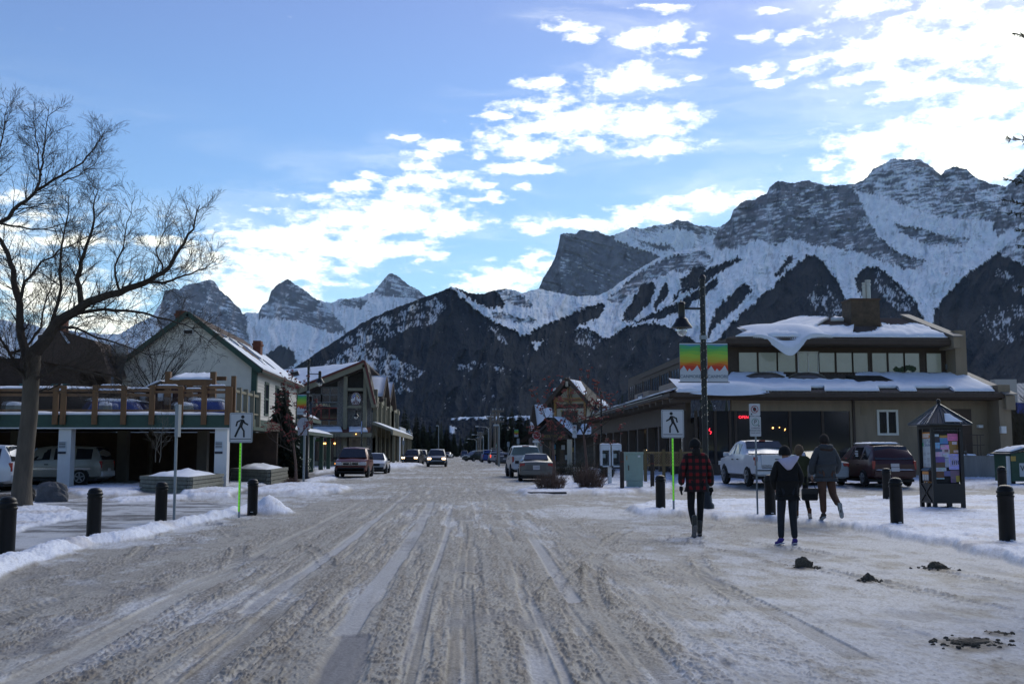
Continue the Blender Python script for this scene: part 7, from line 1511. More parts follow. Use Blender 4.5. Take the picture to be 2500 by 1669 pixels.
# power lines
t = thing('power_lines', 'thin overhead lines strung between the utility poles', 'power line'); mb = MB()
for (x0,y0,Y0),(x1,y1,Y1) in (((1216,1003,120),(1172,1057,210)),((1210,1003,120),(1167,1057,210)),((1222,1003,120),(1178,1057,210)),((1216,1003,120),(1500,900,40)),((1210,1003,120),(1450,870,40))):
    a, b = onY(x0,y0,Y0), onY(x1,y1,Y1)
    if Y1 == 40: continue
    mb.tube([a*(1-k/8)+b*(k/8)-Vector((0,0,1.2*math.sin(math.pi*k/8))) for k in range(9)], .02, 3)
mb.build('cable', BLACKM, t)
# ---- dark rock by the tree
def rock(px, py, w, h, d, label, m, seed, name='rock', z=0):
    p = onG(px, py, z); t = MB(); n = 20; nn = 12; t.ball((0,0,0), 1, n, (1,1,1)); v = []
    for q in t.v:
        r = .72+.55*float(fbm(q.x*1.4+seed+5, q.y*1.4+q.z*2+5, 3, seed)); r = round(r*9)/9*.5+r*.5; v.append(Vector((p.x+q.x*r*w/2, p.y+q.y*r*d/2, z+max(-.05, q.z*r*h*.8+h*.28))))
    t.v = v; o = t.build(name, m, None); return tag(o, label, name.replace('_', ' '))
rock(127,1228,1.05,.62,.8,'dark grey boulder in snow right of the big tree trunk',mat('boulder', (.075,.078,.085), .85, .3, 4, .8, 9),5,'boulder')
rock(76,1222,.25,.35,.3,'small dark stump between the tree trunk and the boulder',DARK,8,'stump')
rock(8,1222,.6,.22,.5,'low brownish stone left of the big tree trunk',mat('brown_stone', (.09,.075,.06), .9, .3, 4),12,'stone')
MUD = mat('dirty_ice', (.085,.070,.048), .9, .4, 18, 1.0, 30)
def clod(px, py, w, h, d, label, seed, bits=18):
    p = onG(px, py); t = thing('dirty_ice_chunk', label, 'ice chunk', (p.x,p.y,0), 0, 'dark frozen slush chunks on the plaza'); rg = random.Random(seed); m = MB().ball((0,0,0), 1, 22)
    m.v = [Vector((p.x+q.x*w/2*(.7+.6*float(fbm(q.x*1.7+9,q.y*1.7+q.z*1.7+9,3,seed))), p.y+q.y*d/2, max(-.01,(q.z*.5+.22)*h*(.5+1.0*float(fbm(q.x*2+3,q.z*2+q.y+3,3,seed+1)))))) for q in m.v]; m.build('clod', MUD, t)
    m = MB()
    for k in range(bits*5): r = rg.uniform(.004,.02); m.ball((p.x+rg.gauss(0,w*.42),p.y+rg.gauss(0,d*.6),r*.3), r, 6, (1.4,1.2,.8), .6, k)
    m.build('crumbs', MUD, t)['kind'] = 'stuff'
clod(1962,1385,.24,.20,.16,'largest frozen slush chunk, upright lump below the white-hooded walker',1); clod(2120,1417,.15,.11,.12,'small dark slush lump between the two larger chunks',2); clod(2288,1387,.24,.11,.16,'flat-topped slush chunk below the near bollard of the pair',3)
clod(2370,1569,.34,.045,.16,'long low heap of dark crumbs at the lower right',4,26); clod(2440,1548,.13,.04,.08,'little crumb heap just above the long low heap',5,8)
# ================================================================== trees and bushes
BARK = mat('grey_bark', (.085,.070,.052), .95, .3, 5, 1.0, 16, stretch=(1,1,.25)); TWIG = mat('dark_twig', (.05,.038,.028), .95, .25, 5)
def grow(mb, p, d, L, r, lev, rg, up=.35, spread=.7, dens=1.0, minr=.003, tips=None, sides=(6,5,4,3,3,3)):
    """one branch and its side shoots"""
    n = max(3, int(4 + L*2)); pts = [p.copy()]; rr = [r]; d = d.normalized(); cur = p.copy(); dirs = [d.copy()]
    for k in range(n):
        d = (d + Vector((rg.gauss(0,.10), rg.gauss(0,.10), rg.gauss(0,.08) + up*.10))).normalized(); cur = cur + d*(L/n); pts.append(cur.copy()); dirs.append(d.copy()); rr.append(max(minr, r*(1-.8*(k+1)/n)))
    mb.tube(pts, rr, sides[min(lev, 5)], cap=False)
    if tips is not None and lev >= 2: tips.append((pts[-1].copy(), d.copy()))
    if lev >= 4 or L < .22: return
    m = max(2, int(dens*(3.2 + L*2.6)))
    for k in range(m):
        t = .18 + .8*(k+rg.random())/m; i = min(n, int(t*n)); q = pts[i]; dd = dirs[i]
        ax = dd.cross(Vector((rg.gauss(0,1), rg.gauss(0,1), rg.gauss(0,1)))).normalized(); a = spread*rg.uniform(.6,1.25)
        nd = (dd*math.cos(a) + ax*math.sin(a)); nd.z += up*.5; grow(mb, q, nd, L*rg.uniform(.34,.6)*(1.15-t*.45), max(minr, rr[i]*.55), lev+1, rg, up, spread, dens, minr, tips, sides)
def big_tree():
    rg = random.Random(12); Y = 29.4; P = lambda x, y, dy=0: onY(x, y, Y+dy)
    base = P(50, 1236); t = thing('bare_tree', 'big leafless tree with grey trunk spreading over the raised deck', 'tree', (base.x, Y, 0))
    tr = MB(); tp = [P(50,1240), P(52,1225), P(54,1180), P(62,1100), P(72,1010), P(76,930), P(78,880), P(82,850)]
    tr.tube(tp, [.36,.29,.25,.23,.22,.215,.23,.20], 14, cap=False); tr.build('trunk', BARK, t, smooth=True)
    limbs = [  # photo polyline, depth drift, start radius, end radius
     ([(80,870),(120,815),(160,770),(215,735),(290,712),(350,690),(400,665),(440,610),(470,560),(488,500)], -1.2, .19, .012),
     ([(160,770),(250,755),(330,760),(410,780),(470,800),(530,850)], -2.0, .06, .006),
     ([(200,742),(190,680),(205,620),(225,560),(230,500),(240,450)], .8, .09, .008),
     ([(350,690),(400,690),(450,672),(500,655),(525,630)], -1.8, .05, .006),
     ([(76,900),(52,820),(45,740),(30,660),(12,600),(-20,560),(-60,500)], .6, .14, .03),
     ([(45,740),(60,690),(100,640),(170,600),(230,570)], -.6, .06, .006),
     ([(-60,640),(0,545),(50,500),(90,465),(150,430),(200,395),(240,350),(255,320)], 1.2, .08, .008),
     ([(90,465),(105,400),(110,350),(114,300),(120,262)], 1.0, .04, .005),
     ([(100,430),(92,380),(86,330),(82,280)], 1.6, .03, .005),
     ([(-60,500),(-20,420),(0,360),(12,300),(18,250)], 2.0, .05, .006),
     ([(80,930),(140,900),(200,905),(280,920),(330,935)], -1.5, .05, .006),
     ([(78,950),(40,900),(0,870),(-60,850)], -1.0, .06, .01),
     ([(130,800),(180,800),(260,830),(330,850),(380,880)], -2.2, .05, .006),
     ([(150,440),(190,430),(230,400),(262,355)], .5, .025, .005),
     ([(0,545),(80,560),(150,550),(220,530)], 1.0, .035, .005),
     ([(80,960),(120,950),(180,920),(240,880),(270,840)], .8, .04, .004), ([(76,930),(30,880),(-10,800),(-40,700)], -1.2, .07, .01), ([(120,815),(150,700),(150,600),(165,520),(170,460)], 1.5, .06, .006), ([(290,712),(280,650),(300,600),(310,540),(330,480)], -.4, .04, .005), ([(400,665),(380,610),(400,560),(405,520)], -1.2, .03, .004),
     ([(20,860),(60,855),(100,800),(110,740),(130,690),(150,640)], 1.8, .05, .008)]
    mb = MB()
    for li, (pl, dy, r0, r1) in enumerate(limbs):
        pts = []; m = len(pl)
        for k in range(m-1):
            for s in range(3): f = (k+s/3)/(m-1); x = pl[k][0]+(pl[k+1][0]-pl[k][0])*s/3; y = pl[k][1]+(pl[k+1][1]-pl[k][1])*s/3; pts.append(P(x+rg.gauss(0,2), y+rg.gauss(0,2), dy*f))
        pts.append(P(*pl[-1], dy)); n = len(pts); rr = [r0+(r1-r0)*(i/(n-1))**.8 for i in range(n)]
        mb.tube(pts, rr, 7, cap=False)
        tot = sum((pts[i+1]-pts[i]).length for i in range(n-1)); shoots = int(tot*(10 if r0 > .045 else 6)) + 6
        for s in range(shoots):
            f = .12+.88*(s+rg.random())/shoots; i = min(n-2, int(f*(n-1))); q = pts[i]; d = (pts[i+1]-pts[i]).normalized()
            ax = d.cross(Vector((rg.gauss(0,.5), rg.gauss(0,1), rg.gauss(0,.5)))).normalized(); nd = d*.75+ax*.8; nd.z += .22 if li not in (1,10,12) else .08
            grow(mb, q, nd, rg.uniform(.5,1.45)*(1.1-.45*f), min(.014, max(.007, rr[i]*.3)), 2, rg, .26, .80, 1.15, .003)
    mb.build('branches', TWIG, t)
big_tree()
def small_bare(px, py, Y, label, h, seed, name='bare_shrub_tree', spread=.55, n=6, z=0, mt=TWIG, th=.03, up=.25):
    rg = random.Random(seed); p = onY(px, py, Y); t = thing(name, label, 'tree', (p.x, Y, z)); mb = MB(); p = Vector((p.x, Y, z))
    tr = MB().tube([p, p+Vector((0,0,.25*h))], [th*1.4, th], 7); tr.build('trunk', mt, t)
    for k in range(n): a = k*2.4; grow(mb, p+Vector((0,0,h*(.12+.10*k/n))), Vector((math.cos(a)*spread, math.sin(a)*spread*.6, 1)), h*rg.uniform(.5,.72), th*.7, 1, rg, up, .55, 1.1)
    mb.build('branches', mt, t); return t
# branches radiating in front of the white gable
def gable_tree():
    rg = random.Random(5); Y = 58.0; p = onY(372, 960, Y); t = thing('bare_yard_tree', 'leafless tree spreading twigs across the white stucco gable', 'tree', (p.x, Y, 0)); mb = MB()
    MB().tube([(p.x,Y,0),(p.x,Y,2.5),(p.x+.1,Y,p.z)], [.16,.13,.10], 8).build('trunk', BARK, t)
    for (x, y) in ((330,800),(380,790),(420,775),(455,790),(500,830),(530,860),(548,905),(300,850),(270,900),(440,870),(480,880)):
        q = onY(x, y, Y+rg.uniform(-1,1)); d = q-p; grow(mb, p.copy(), d, d.length*.85, .04, 1, rg, .3, .5, .55, .005)
    mb.build('branches', TWIG, t)
gable_tree()
def sapling(px, py, Y, h, seed, label):
    rg = random.Random(seed); p = onY(px, py, Y); t = thing('bare_sapling', label, 'sapling', (p.x, Y, p.z)); mb = MB()
    for k in (-.08, .06): grow(mb, Vector((p.x+k, Y, p.z)), Vector((k*1.2,0,1)), h, .02, 2, rg, .25, .8, 1.1, .004)
    mb.build('stems', mat('pale_twig', (.13,.115,.09), .9), t)
sapling(385, 1128, 40.2, 1.7, 3, 'thin pale sapling rising from the larger log planter')
# rowans with red berries
BERRY = mat('red_berries', (.17,.012,.010), .6, .3, 8)
def rowan(px, py, z, Y, limbs, seed, label, r=.06, nb=90, dy=1.2):
    rg = random.Random(seed); p = onY(px, py, Y); p.z = z; t = thing('rowan_tree', label, 'tree', p, 0, 'leafless rowans hung with red berries'); mb = MB(); tips = []
    top = onY(*limbs[0][0], Y); MB().tube([p, p*.5+top*.5+Vector((.05,0,0)), top], [r*1.2,r,r*.8], 8).build('trunk', mat('rowan_bark', (.10,.06,.045), .85, .25, 6), t)
    for pl in limbs:
        ddy = rg.uniform(-dy, dy); pts = [onY(x, y, Y+ddy*k/(len(pl)-1)) for k, (x, y) in enumerate(pl)]; mb.tube(pts, [r*.55*(1-.8*k/(len(pl)-1)) for k in range(len(pl))], 6, cap=False)
        for i in range(len(pts)-1):
            for s in range(3):
                q = pts[i]+(pts[i+1]-pts[i])*rg.random(); d = (pts[i+1]-pts[i]).normalized()+Vector((rg.gauss(0,.6),rg.gauss(0,.6),.35)); grow(mb, q, d, rg.uniform(.5,1.0)*Y/45, r*.16, 2, rg, .3, .6, .6, .005, tips)
    mb.build('branches', TWIG, t); bm = MB(); rg.shuffle(tips)
    for (q, d) in tips[:nb]:
        for k in range(4): bm.ball(q+Vector((rg.gauss(0,.035),rg.gauss(0,.035),rg.gauss(-.02,.02))), .027*Y/45, 5, (1.3,1,.8))
    bm.build('berry_clusters', BERRY, t)['kind'] = 'stuff'
rowan(723, 1181, 0, 49, [[(716,1080),(706,1030),(700,985),(696,950)],[(716,1080),(722,1030),(724,985),(730,945)],[(714,1090),(690,1050),(672,1010)],[(716,1080),(742,1050),(756,1030),(764,1015)],[(712,1100),(680,1085),(655,1065)]], 21, 'rowan with red berries in front of the spruce on the left corner', nb=150)
rowan(1351, 1185, .12, 43.5, [[(1349,1080),(1340,1040),(1325,1000),(1310,960)],[(1349,1080),(1352,1020),(1345,975),(1338,945)],[(1349,1090),(1370,1050),(1385,1010),(1380,985)],[(1349,1100),(1320,1080),(1305,1060)],[(1349,1080),(1368,1060),(1400,1040)]], 22, 'left rowan with red berries rising beside the taupe sedan', nb=150)
rowan(1432, 1160, .12, 47, [[(1425,1060),(1440,1020),(1455,985),(1462,950)],[(1425,1060),(1432,1000),(1430,960),(1436,925)],[(1425,1060),(1405,1020),(1392,985),(1388,955)],[(1428,1070),(1470,1040),(1500,1015)],[(1425,1060),(1450,1010),(1480,990)],[(1430,1090),(1470,1080),(1505,1070)]], 23, 'right rowan with red berries in front of the timber tower', nb=170)
# brown bushes
def bush(px, py, z, w, h, seed, label, m):
    p = onG(px, py, z); rg = random.Random(seed); t = thing('twiggy_bush', label, 'bush', p, 0, 'leafless bushes on the island'); mb = MB()
    for k in range(int(230*w)):
        a = rg.uniform(0, 2*math.pi); s = rg.random()**.5; L = h*rg.uniform(.35,1.08)*(1.05-.45*s*s); b = p+Vector((math.cos(a)*.38*w*s, math.sin(a)*.30*w*s, -.03)); d = Vector((math.cos(a)*s*w*.32/h+rg.gauss(0,.22), math.sin(a)*s*w*.3/h+rg.gauss(0,.22), 1)); 
        e = b+d.normalized()*L; mid = b*.5+e*.5+Vector((rg.gauss(0,.03),rg.gauss(0,.03),.05)); mb.tube([b, mid, e], [.008,.006,.003], 3, cap=False)
        for j in range(5): q = mid+(e-mid)*rg.uniform(-.6,1); mb.tube([q, q+Vector((rg.gauss(0,.10),rg.gauss(0,.10),rg.uniform(.02,.18)))], [.004,.002], 3, cap=False)
    mb.build('twigs', m, t)
BT = mat('reddish_twigs', (.13,.08,.055), .95, .3, 3); BG = mat('olive_twigs', (.06,.055,.035), .95, .3, 3)
bush(1345,1192,.12,1.35,.75,31,'left brown twiggy bush behind the dark kerb stone',BT); bush(1442,1190,.12,1.25,1.05,32,'right brown twiggy bush before the telephone booth',BT); bush(1425,1178,.12,1.2,1.35,33,'tall olive bush behind the right brown bush',BG); bush(1378,1160,.12,1.3,.9,34,'low bush dusted with snow beyond the small parking sign',BG); bush(1480,1165,.12,1.0,1.0,35,'dark bush between the right rowan and the telephone booth',BG)
bush(712,1184,0,.7,.35,36,'tuft of dry brown stalks at the foot of the left rowan',BT)
p = onG(1295,1205,.05); t = MB().box(p.x-.1,p.x+1.3,p.y-.05,p.y+.12,.02,.12).build('kerb_stone', mat('kerb_dark', (.05,.045,.04), .9, .3), None, bevel=.02); tag(t, 'dark exposed kerb edge in the snow before the left brown bush', 'kerb')
# dense bare thicket at the far right behind the building
def thicket(px0, px1, pyt, Y, n, seed, label):
    rg = random.Random(seed); t = thing('bare_thicket', label, 'thicket', (onY(px0,1100,Y).x, Y, 0)); mb = MB()
    for k in range(n): x = onY(rg.uniform(px0,px1),1100,Y).x; y = Y+rg.uniform(-1,1); h = onY(px0,pyt+rg.uniform(-12,30),Y).z; grow(mb, Vector((x,y,0)), Vector((rg.gauss(0,.12),rg.gauss(0,.12),1)), h, .05, 1, rg, .2, .5, .8, .008)
    mb.build('stems', BG, t)
thicket(2440, 2560, 1000, 62, 14, 41, 'dark leafless thicket behind the green dumpster')
# conifers
SPR = [mat('spruce_green', (.034,.042,.024), .95, .4, 3, .5, 9), mat('spruce_dark', (.026,.032,.020), .95, .4, 3, .5, 9), mat('spruce_snowy', (.022,.03,.022), .95, col2=(.4,.43,.46), vscale=5, thr=(.62,.72))]
def conifer_mesh(h, r, seed, dens=1.0, base=.06):
    rg = random.Random(seed); m = MB(); n = int(46*dens*max(1, h/7)); 
    for i in range(n):
        f = (i+rg.random())/n; z = h*(base+(1-base)*f); rad = r*(1-f)**.85*rg.uniform(.72,1.12)+.04; k = int(9+8*(1-f))
        for j in range(k):
            a = rg.uniform(0, 2*math.pi); L = rad*rg.uniform(.6,1.08); dz = -L*rg.uniform(.18,.42)
            c, s = math.cos(a), math.sin(a); w = L*rg.uniform(.10,.17)+.02
            p0 = Vector((0,0,z)); mid = Vector((c*L*.55, s*L*.55, z+dz*.35)); tip = Vector((c*L, s*L, z+dz))
            side = Vector((-s,c,0))*w; m.add([p0, mid+side, tip, mid-side, mid+Vector((0,0,w*.8)), mid-Vector((0,0,w*1.1))], [(0,1,2),(0,2,3),(0,4,2),(0,2,5)])
            for q in (.45,.65,.82):
                b = p0.lerp(tip, q)+Vector((0,0,.0)); sg = 1 if rg.random() < .5 else -1; e = b+Vector((-s*sg,c*sg,0))*w*rg.uniform(1.6,2.6)*(1.1-q)+Vector((c,s,0))*w*.9-Vector((0,0,w*.7)); m.add([b, b+Vector((c,s,0))*w*.7, e, b-Vector((0,0,w*.5))], [(0,1,2),(0,2,3)])
    return m
PROTO = {}
def conifer(px, pyb, pyt, Y, label, kind=0, group=None, ratio=.22, z=0, seed=1, dens=1.0):
    p = onY(px, 1100, Y); h = onY(px, pyt, Y).z-z; key = (kind, seed, ratio, dens, round(h/6))
    if key not in PROTO:
        t = thing('spruce_tree', label, 'tree', (0,0,0)); conifer_mesh(8, 8*ratio, seed, dens).build('crown', SPR[kind], t); MB().tube([(0,0,0),(0,0,7.2)], [.16,.03], 8).build('trunk', BARK, t); PROTO[key] = t
    else: t = copy_tree(PROTO[key]); t['label'] = label
    t.location = (p.x, Y, z); t.scale = (h/8, h/8, h/8); t.rotation_euler = (0, 0, px*.7 % 6)
    if group: t['group'] = group
    return t
conifer(686, 1160, 928, 61.5, 'dark spruce behind the smaller log planter with red berries before it', 0, ratio=.29, seed=4, dens=1.6)
conifer(655, 1160, 1015, 62.5, 'shorter spruce against the clapboard wall left of the dark spruce', 0, ratio=.24, seed=5, dens=1.3)
GS = 'spruces closing the end of the street'
rows = [(987,992,205,'tallest spruce left of the street beside the cream house'),(1016,1004,220,'narrow spruce right of the tallest left one'),(1032,1025,235,'short spruce third from the cream house'),(1049,1030,250,'broad spruce left of the lone thin pole'),(1068,1020,240,'spruce just behind the lone thin pole'),(1090,1036,255,'spruce right of the lone thin pole'),(1108,1050,300,'low spruce at the left of the gap at the street end'),(1000,1030,215,'spruce in front between the tallest and the narrow one'),(1040,1045,240,'low dark spruce behind the oncoming silver SUV'),(1075,1050,250,'low dark spruce right of the oncoming silver SUV'),
        (1124,1062,360,'far spruce in the middle of the gap'),(1140,1056,350,'far spruce left of the small cobra-head lights'),(1150,1040,330,'pointed spruce left of the three-armed pole'),(1160,1034,310,'spruce above the dark green minivan'),(1185,1040,280,'spruce behind the plain brown utility pole'),(1233,1002,170,'spruce behind the nearest utility pole'),(1250,990,160,'tallest spruce right of the street above the rainbow banner'),(1268,998,165,'spruce right of the rainbow banner'),(1286,1010,160,'spruce just left of the steep snow-white roof'),(1220,1030,190,'dense spruce beyond the white pickup truck'),(1296,1045,150,'low spruce under the steep snow-white roof'),(1205,1050,230,'low spruce behind the bright blue hatchback'),(965,1045,230,'spruce hidden partly by the white block')]
for i, (px, pyt, Y, lab) in enumerate(rows): conifer(px, 1110, pyt, Y, lab, i % 2, GS, [.24,.20,.27][i % 3], 0, 10 + i % 3, 1.0)
far = bpy.data.meshes.new('far_wood'); rg = random.Random(77); m = MB()
for k in range(420):
    px = rg.uniform(-200, 2900); Y = rg.uniform(380, 800) if 900 < px < 1500 else rg.uniform(230, 500); x = X_(px, Y)
    if abs(px-1120) < 30 and Y < 700: continue
    h = rg.uniform(9, 17); r = h*.17; 
    for L in range(6): z = h*(.05+.15*L); rr = r*(1-L/6.3); a0 = rg.random()*6; m.add([(x+rr*math.cos(a0+q*1.05)*rg.uniform(.7,1.2),Y+rr*math.sin(a0+q*1.05),z-rg.uniform(0,.6)) for q in range(6)]+[(x,Y,z+h*.24)], [(q,(q+1)%6,6) for q in range(6)])
o = m.build('distant_wood', SPR[1], None); tag(o, 'dark belt of distant conifers behind the town', kind='stuff')
# spruce standing just outside the frame on the right, whose bough tips reach in
def right_spruce():
    t = thing('overhanging_spruce', 'near spruce whose bough tips reach in at the right edge against the clouds', 'tree'); Y = 12.5; rg = random.Random(9)
    tr = onY(2830, 900, Y); t.location = (tr.x, Y, 0); MB().tube([(tr.x,Y,0),(tr.x,Y,9.5)], [.22,.03], 10).build('trunk', BARK, t)
    m = MB(); bw = MB()
    tips = [(2480,84,.25),(2462,340,.3),(2456,438,.35),(2458,490,.4),(2470,520,.4),(2488,430,.3),(2484,560,.35),(2490,600,.3),(2494,700,.3),(2520,200,.4),(2530,280,.5),(2540,640,.4)]
    for (x, y, w) in tips:
        e = onY(x, y, Y+rg.uniform(-.3,.3)); b = Vector((tr.x, Y, e.z+rg.uniform(-.3,.25))); N = 22; pts = [b.lerp(e, k/N)+Vector((0,0,-.10*math.sin(math.pi*k/N))) for k in range(N+1)]; bw.tube(pts, [.02*(1-k/N)+.004 for k in range(N+1)], 4)
        for k in range(2, N+1):
            q = pts[k]; d = (pts[k]-pts[k-1]).normalized()
            for j in range(9 if k > N-4 else 12):
                L = .13*(1-.35*k/N)*rg.uniform(.6,1.1)*(.7 if k > N-2 else 1); a = Vector((rg.gauss(0,1),rg.gauss(0,1),rg.gauss(-.1,.8))).normalized(); nd = (d*.7+a*.8).normalized(); q2 = q+nd*L; u = nd.cross(Vector((.3,.4,1))).normalized()*.009; qq = q+d*rg.uniform(-.04,.04); m.add([qq, qq+nd*L*.5+u, q2, qq+nd*L*.5-u], [(0,1,2,3)])
    # body of the crown beyond the frame
    for sd_ in (3, 8):
        cm = conifer_mesh(9.6, 1.4, sd_, 2.0, .20); cm.v = [Vector((v.x if v.x > 0 else v.x*.75, v.y, v.z)) for v in cm.v]; b0_ = len(m.v); m.v += [v + Vector((tr.x, Y, 0)) for v in cm.v]; m.f += [tuple(i + b0_ for i in f) for f in cm.f]
    bw.build('boughs', TWIG, t); m.build('needles', SPR[0], t)
right_spruce()
# ================================================================== people (seen from behind, walking away)
def skin(name, parent, mt, nodes, edges, root, sub=2):
    """one continuous surface grown round a skeleton; nodes: id -> (x, y, z, rx, rz)"""
    ids = list(nodes); me = bpy.data.meshes.new(name); me.from_pydata([nodes[i][:3] for i in ids], [(ids.index(a), ids.index(b)) for a, b in edges], [])
    o = bpy.data.objects.new(name, me); link(o, parent); sk = o.modifiers.new('skin', 'SKIN'); sk.use_smooth_shade = True
    if not me.skin_vertices: raise RuntimeError('no skin layer')
    for i, k in enumerate(ids): me.skin_vertices[0].data[i].radius = nodes[k][3:5]; me.skin_vertices[0].data[i].use_root = (k == root)
    s = o.modifiers.new('subdivision', 'SUBSURF'); s.levels = sub; s.render_levels = sub; me.materials.append(mt); return o
SKIN = mat('skin_tone', (.30,.17,.12), .6); 
def plaid_mat():
    m = bpy.data.materials.new('red_black_plaid'); m.use_nodes = True; nt = m.node_tree; b = nt.nodes['Principled BSDF']; L = nt.links; b.inputs['Roughness'].default_value = .95
    tc = nt.nodes.new('ShaderNodeTexCoord'); sp = nt.nodes.new('ShaderNodeSeparateXYZ'); L.new(tc.outputs['Object'], sp.inputs[0])
    def band(s, off):
        a = nt.nodes.new('ShaderNodeMath'); a.operation = 'MULTIPLY_ADD'; a.inputs[1].default_value = 1/.125; a.inputs[2].default_value = off; L.new(s, a.inputs[0])
        f = nt.nodes.new('ShaderNodeMath'); f.operation = 'FRACT'; L.new(a.outputs[0], f.inputs[0]); c = nt.nodes.new('ShaderNodeMath'); c.operation = 'LESS_THAN'; c.inputs[1].default_value = .5; L.new(f.outputs[0], c.inputs[0]); return c.outputs[0]
    bx_, bz_ = band(sp.outputs[0], .25), band(sp.outputs[2], .1); s = nt.nodes.new('ShaderNodeMath'); s.operation = 'ADD'; L.new(bx_, s.inputs[0]); L.new(bz_, s.inputs[1])
    r = nt.nodes.new('ShaderNodeValToRGB'); r.color_ramp.interpolation = 'CONSTANT'; e = r.color_ramp.elements; e[0].position = 0; e[0].color = (.010,.008,.008,1); e[1].position = .4; e[1].color = (.030,.009,.009,1); n = e.new(.9); n.color = (.20,.012,.014,1)
    h = nt.nodes.new('ShaderNodeMath'); h.operation = 'MULTIPLY'; h.inputs[1].default_value = .5; L.new(s.outputs[0], h.inputs[0]); L.new(h.outputs[0], r.inputs[0]); L.new(r.outputs[0], b.inputs['Base Color']); return m
def person(label, loc, rz, H_, J, jacket, trousers, boots, extra=None):
    """J: joints in metres at 1.75 m tall, x right, y away; scaled to height H_"""
    t = thing('person', label, 'person', loc, rz); k = H_/1.75; S = lambda v: tuple(c*k for c in v)
    D = dict(pel=(0,0,.96), wst=(0,.0,1.12), chs=(0,.0,1.34), nck=(0,.01,1.49), hd=(0,.03,1.60), crn=(0,.03,1.68),
             lsh=(-.17,0,1.41), rsh=(.17,0,1.41), lhip=(-.09,0,.92), rhip=(.09,0,.92)); D.update(J)
    def N(rad): return {i: (*S(D[i]), rad[i][0]*k, rad[i][1]*k) for i in rad}
    legs = [('pel','lhip'),('lhip','lkn'),('lkn','lan'),('pel','rhip'),('rhip','rkn'),('rkn','ran')]
    body = N(dict(pel=(.12,.09), wst=(.11,.08), chs=(.13,.09), nck=(.05,.05), hd=(.075,.088), crn=(.062,.072), lsh=(.05,.05), rsh=(.05,.05), lel=(.038,.038), rel=(.038,.038), lwr=(.027,.027), rwr=(.027,.027), lhip=(.075,.075), rhip=(.075,.075), lkn=(.05,.05), rkn=(.05,.05), lan=(.035,.035), ran=(.035,.035)))
    skin('body', t, SKIN, body, [('pel','wst'),('wst','chs'),('chs','nck'),('nck','hd'),('hd','crn'),('chs','lsh'),('lsh','lel'),('lel','lwr'),('chs','rsh'),('rsh','rel'),('rel','rwr')]+legs, 'pel')
    jm, jb, jw = jacket['mat'], jacket['hem'], jacket.get('w', 1.0)
    D['hem'] = (0,0,jb); D['lhm'] = (-.07,0,jb+.02); D['rhm'] = (.07,0,jb+.02)
    D['lcf'] = tuple(a*.03+b*.97 for a, b in zip(D['lel'], D['lwr'])); D['rcf'] = tuple(a*.03+b*.97 for a, b in zip(D['rel'], D['rwr']))
    a = jacket.get('arm', .062)
    jk = N(dict(hem=(.185*jw,.13), pel=(.188*jw,.13), wst=(.172*jw,.122), chs=(.185*jw,.13), nck=(.095,.085), lsh=(.085*jw,.085), rsh=(.085*jw,.085), lel=(a,a), rel=(a,a), lcf=(a*.85,a*.85), rcf=(a*.85,a*.85)))
    J_ = skin('jacket', t, jm, jk, [('hem','pel'),('pel','wst'),('wst','chs'),('chs','nck'),('chs','lsh'),('lsh','lel'),('lel','lcf'),('chs','rsh'),('rsh','rel'),('rel','rcf')], 'pel')
    w = trousers.get('w', 1.0); D['lcu'] = tuple(p*.06+q*.94 for p, q in zip(D['lkn'], D['lan'])); D['rcu'] = tuple(p*.06+q*.94 for p, q in zip(D['rkn'], D['ran']))
    D['pel'] = (0,0,.93)
    tr = N(dict(pel=(.125,.09), lhip=(.098*w,.10*w), rhip=(.098*w,.10*w), lkn=(.070*w,.072*w), rkn=(.070*w,.072*w), lcu=(.055*w,.057*w), rcu=(.055*w,.057*w)))
    skin('trousers', t, trousers['mat'], tr, [('pel','lhip'),('lhip','lkn'),('lkn','lcu'),('pel','rhip'),('rhip','rkn'),('rkn','rcu')], 'pel')
    for s in 'lr':
        an = Vector(D[s+'an']); toe = Vector(D[s+'toe']); sh = an+Vector((0,-.02,boots.get('h', .10))); heel = an+(toe-an)*0+Vector((0,0,0)); ba = an*.45+toe*.55
        dn = Vector(boots.get(s+'dn', (0,0,-1)))
        nd = {'top': (*(sh*k), .055*k, .055*k), 'an': (*(an*k), .05*k, .055*k), 'hl': (*((an+dn*.045+(an-toe).normalized()*.035)*k), .04*k, .038*k), 'ba': (*((ba+dn*.035)*k), .048*k, .036*k), 'toe': (*((toe+dn*.02)*k), .038*k, .028*k)}
        bt = skin('boot', t, boots['mat'], nd, [('top','an'),('an','hl'),('an','ba'),('ba','toe')], 'an')
        if boots.get('sole'):
            up = -dn; f = (toe-an).normalized(); sd = f.cross(up).normalized(); o_ = an+dn*.068-f*.06; L_ = (toe-an).length+.12; pts = []
            for (u, v) in ((0,.6),(.12,1),(.45,.85),(.75,1.1),(.95,.8),(1,.3),(1,-.3),(.95,-.8),(.75,-1.1),(.45,-.85),(.12,-1),(0,-.6)): pts.append((o_+f*L_*u+sd*.043*v)*k)
            M = world_mat(t); mb = MB().prism([M@p for p in pts], (M.to_3x3()@(up*.02*k))); mb.build('sole', boots['sole'], bt)
    # hands: palm, four fingers and a thumb each
    gm = jacket.get('glove', SKIN)
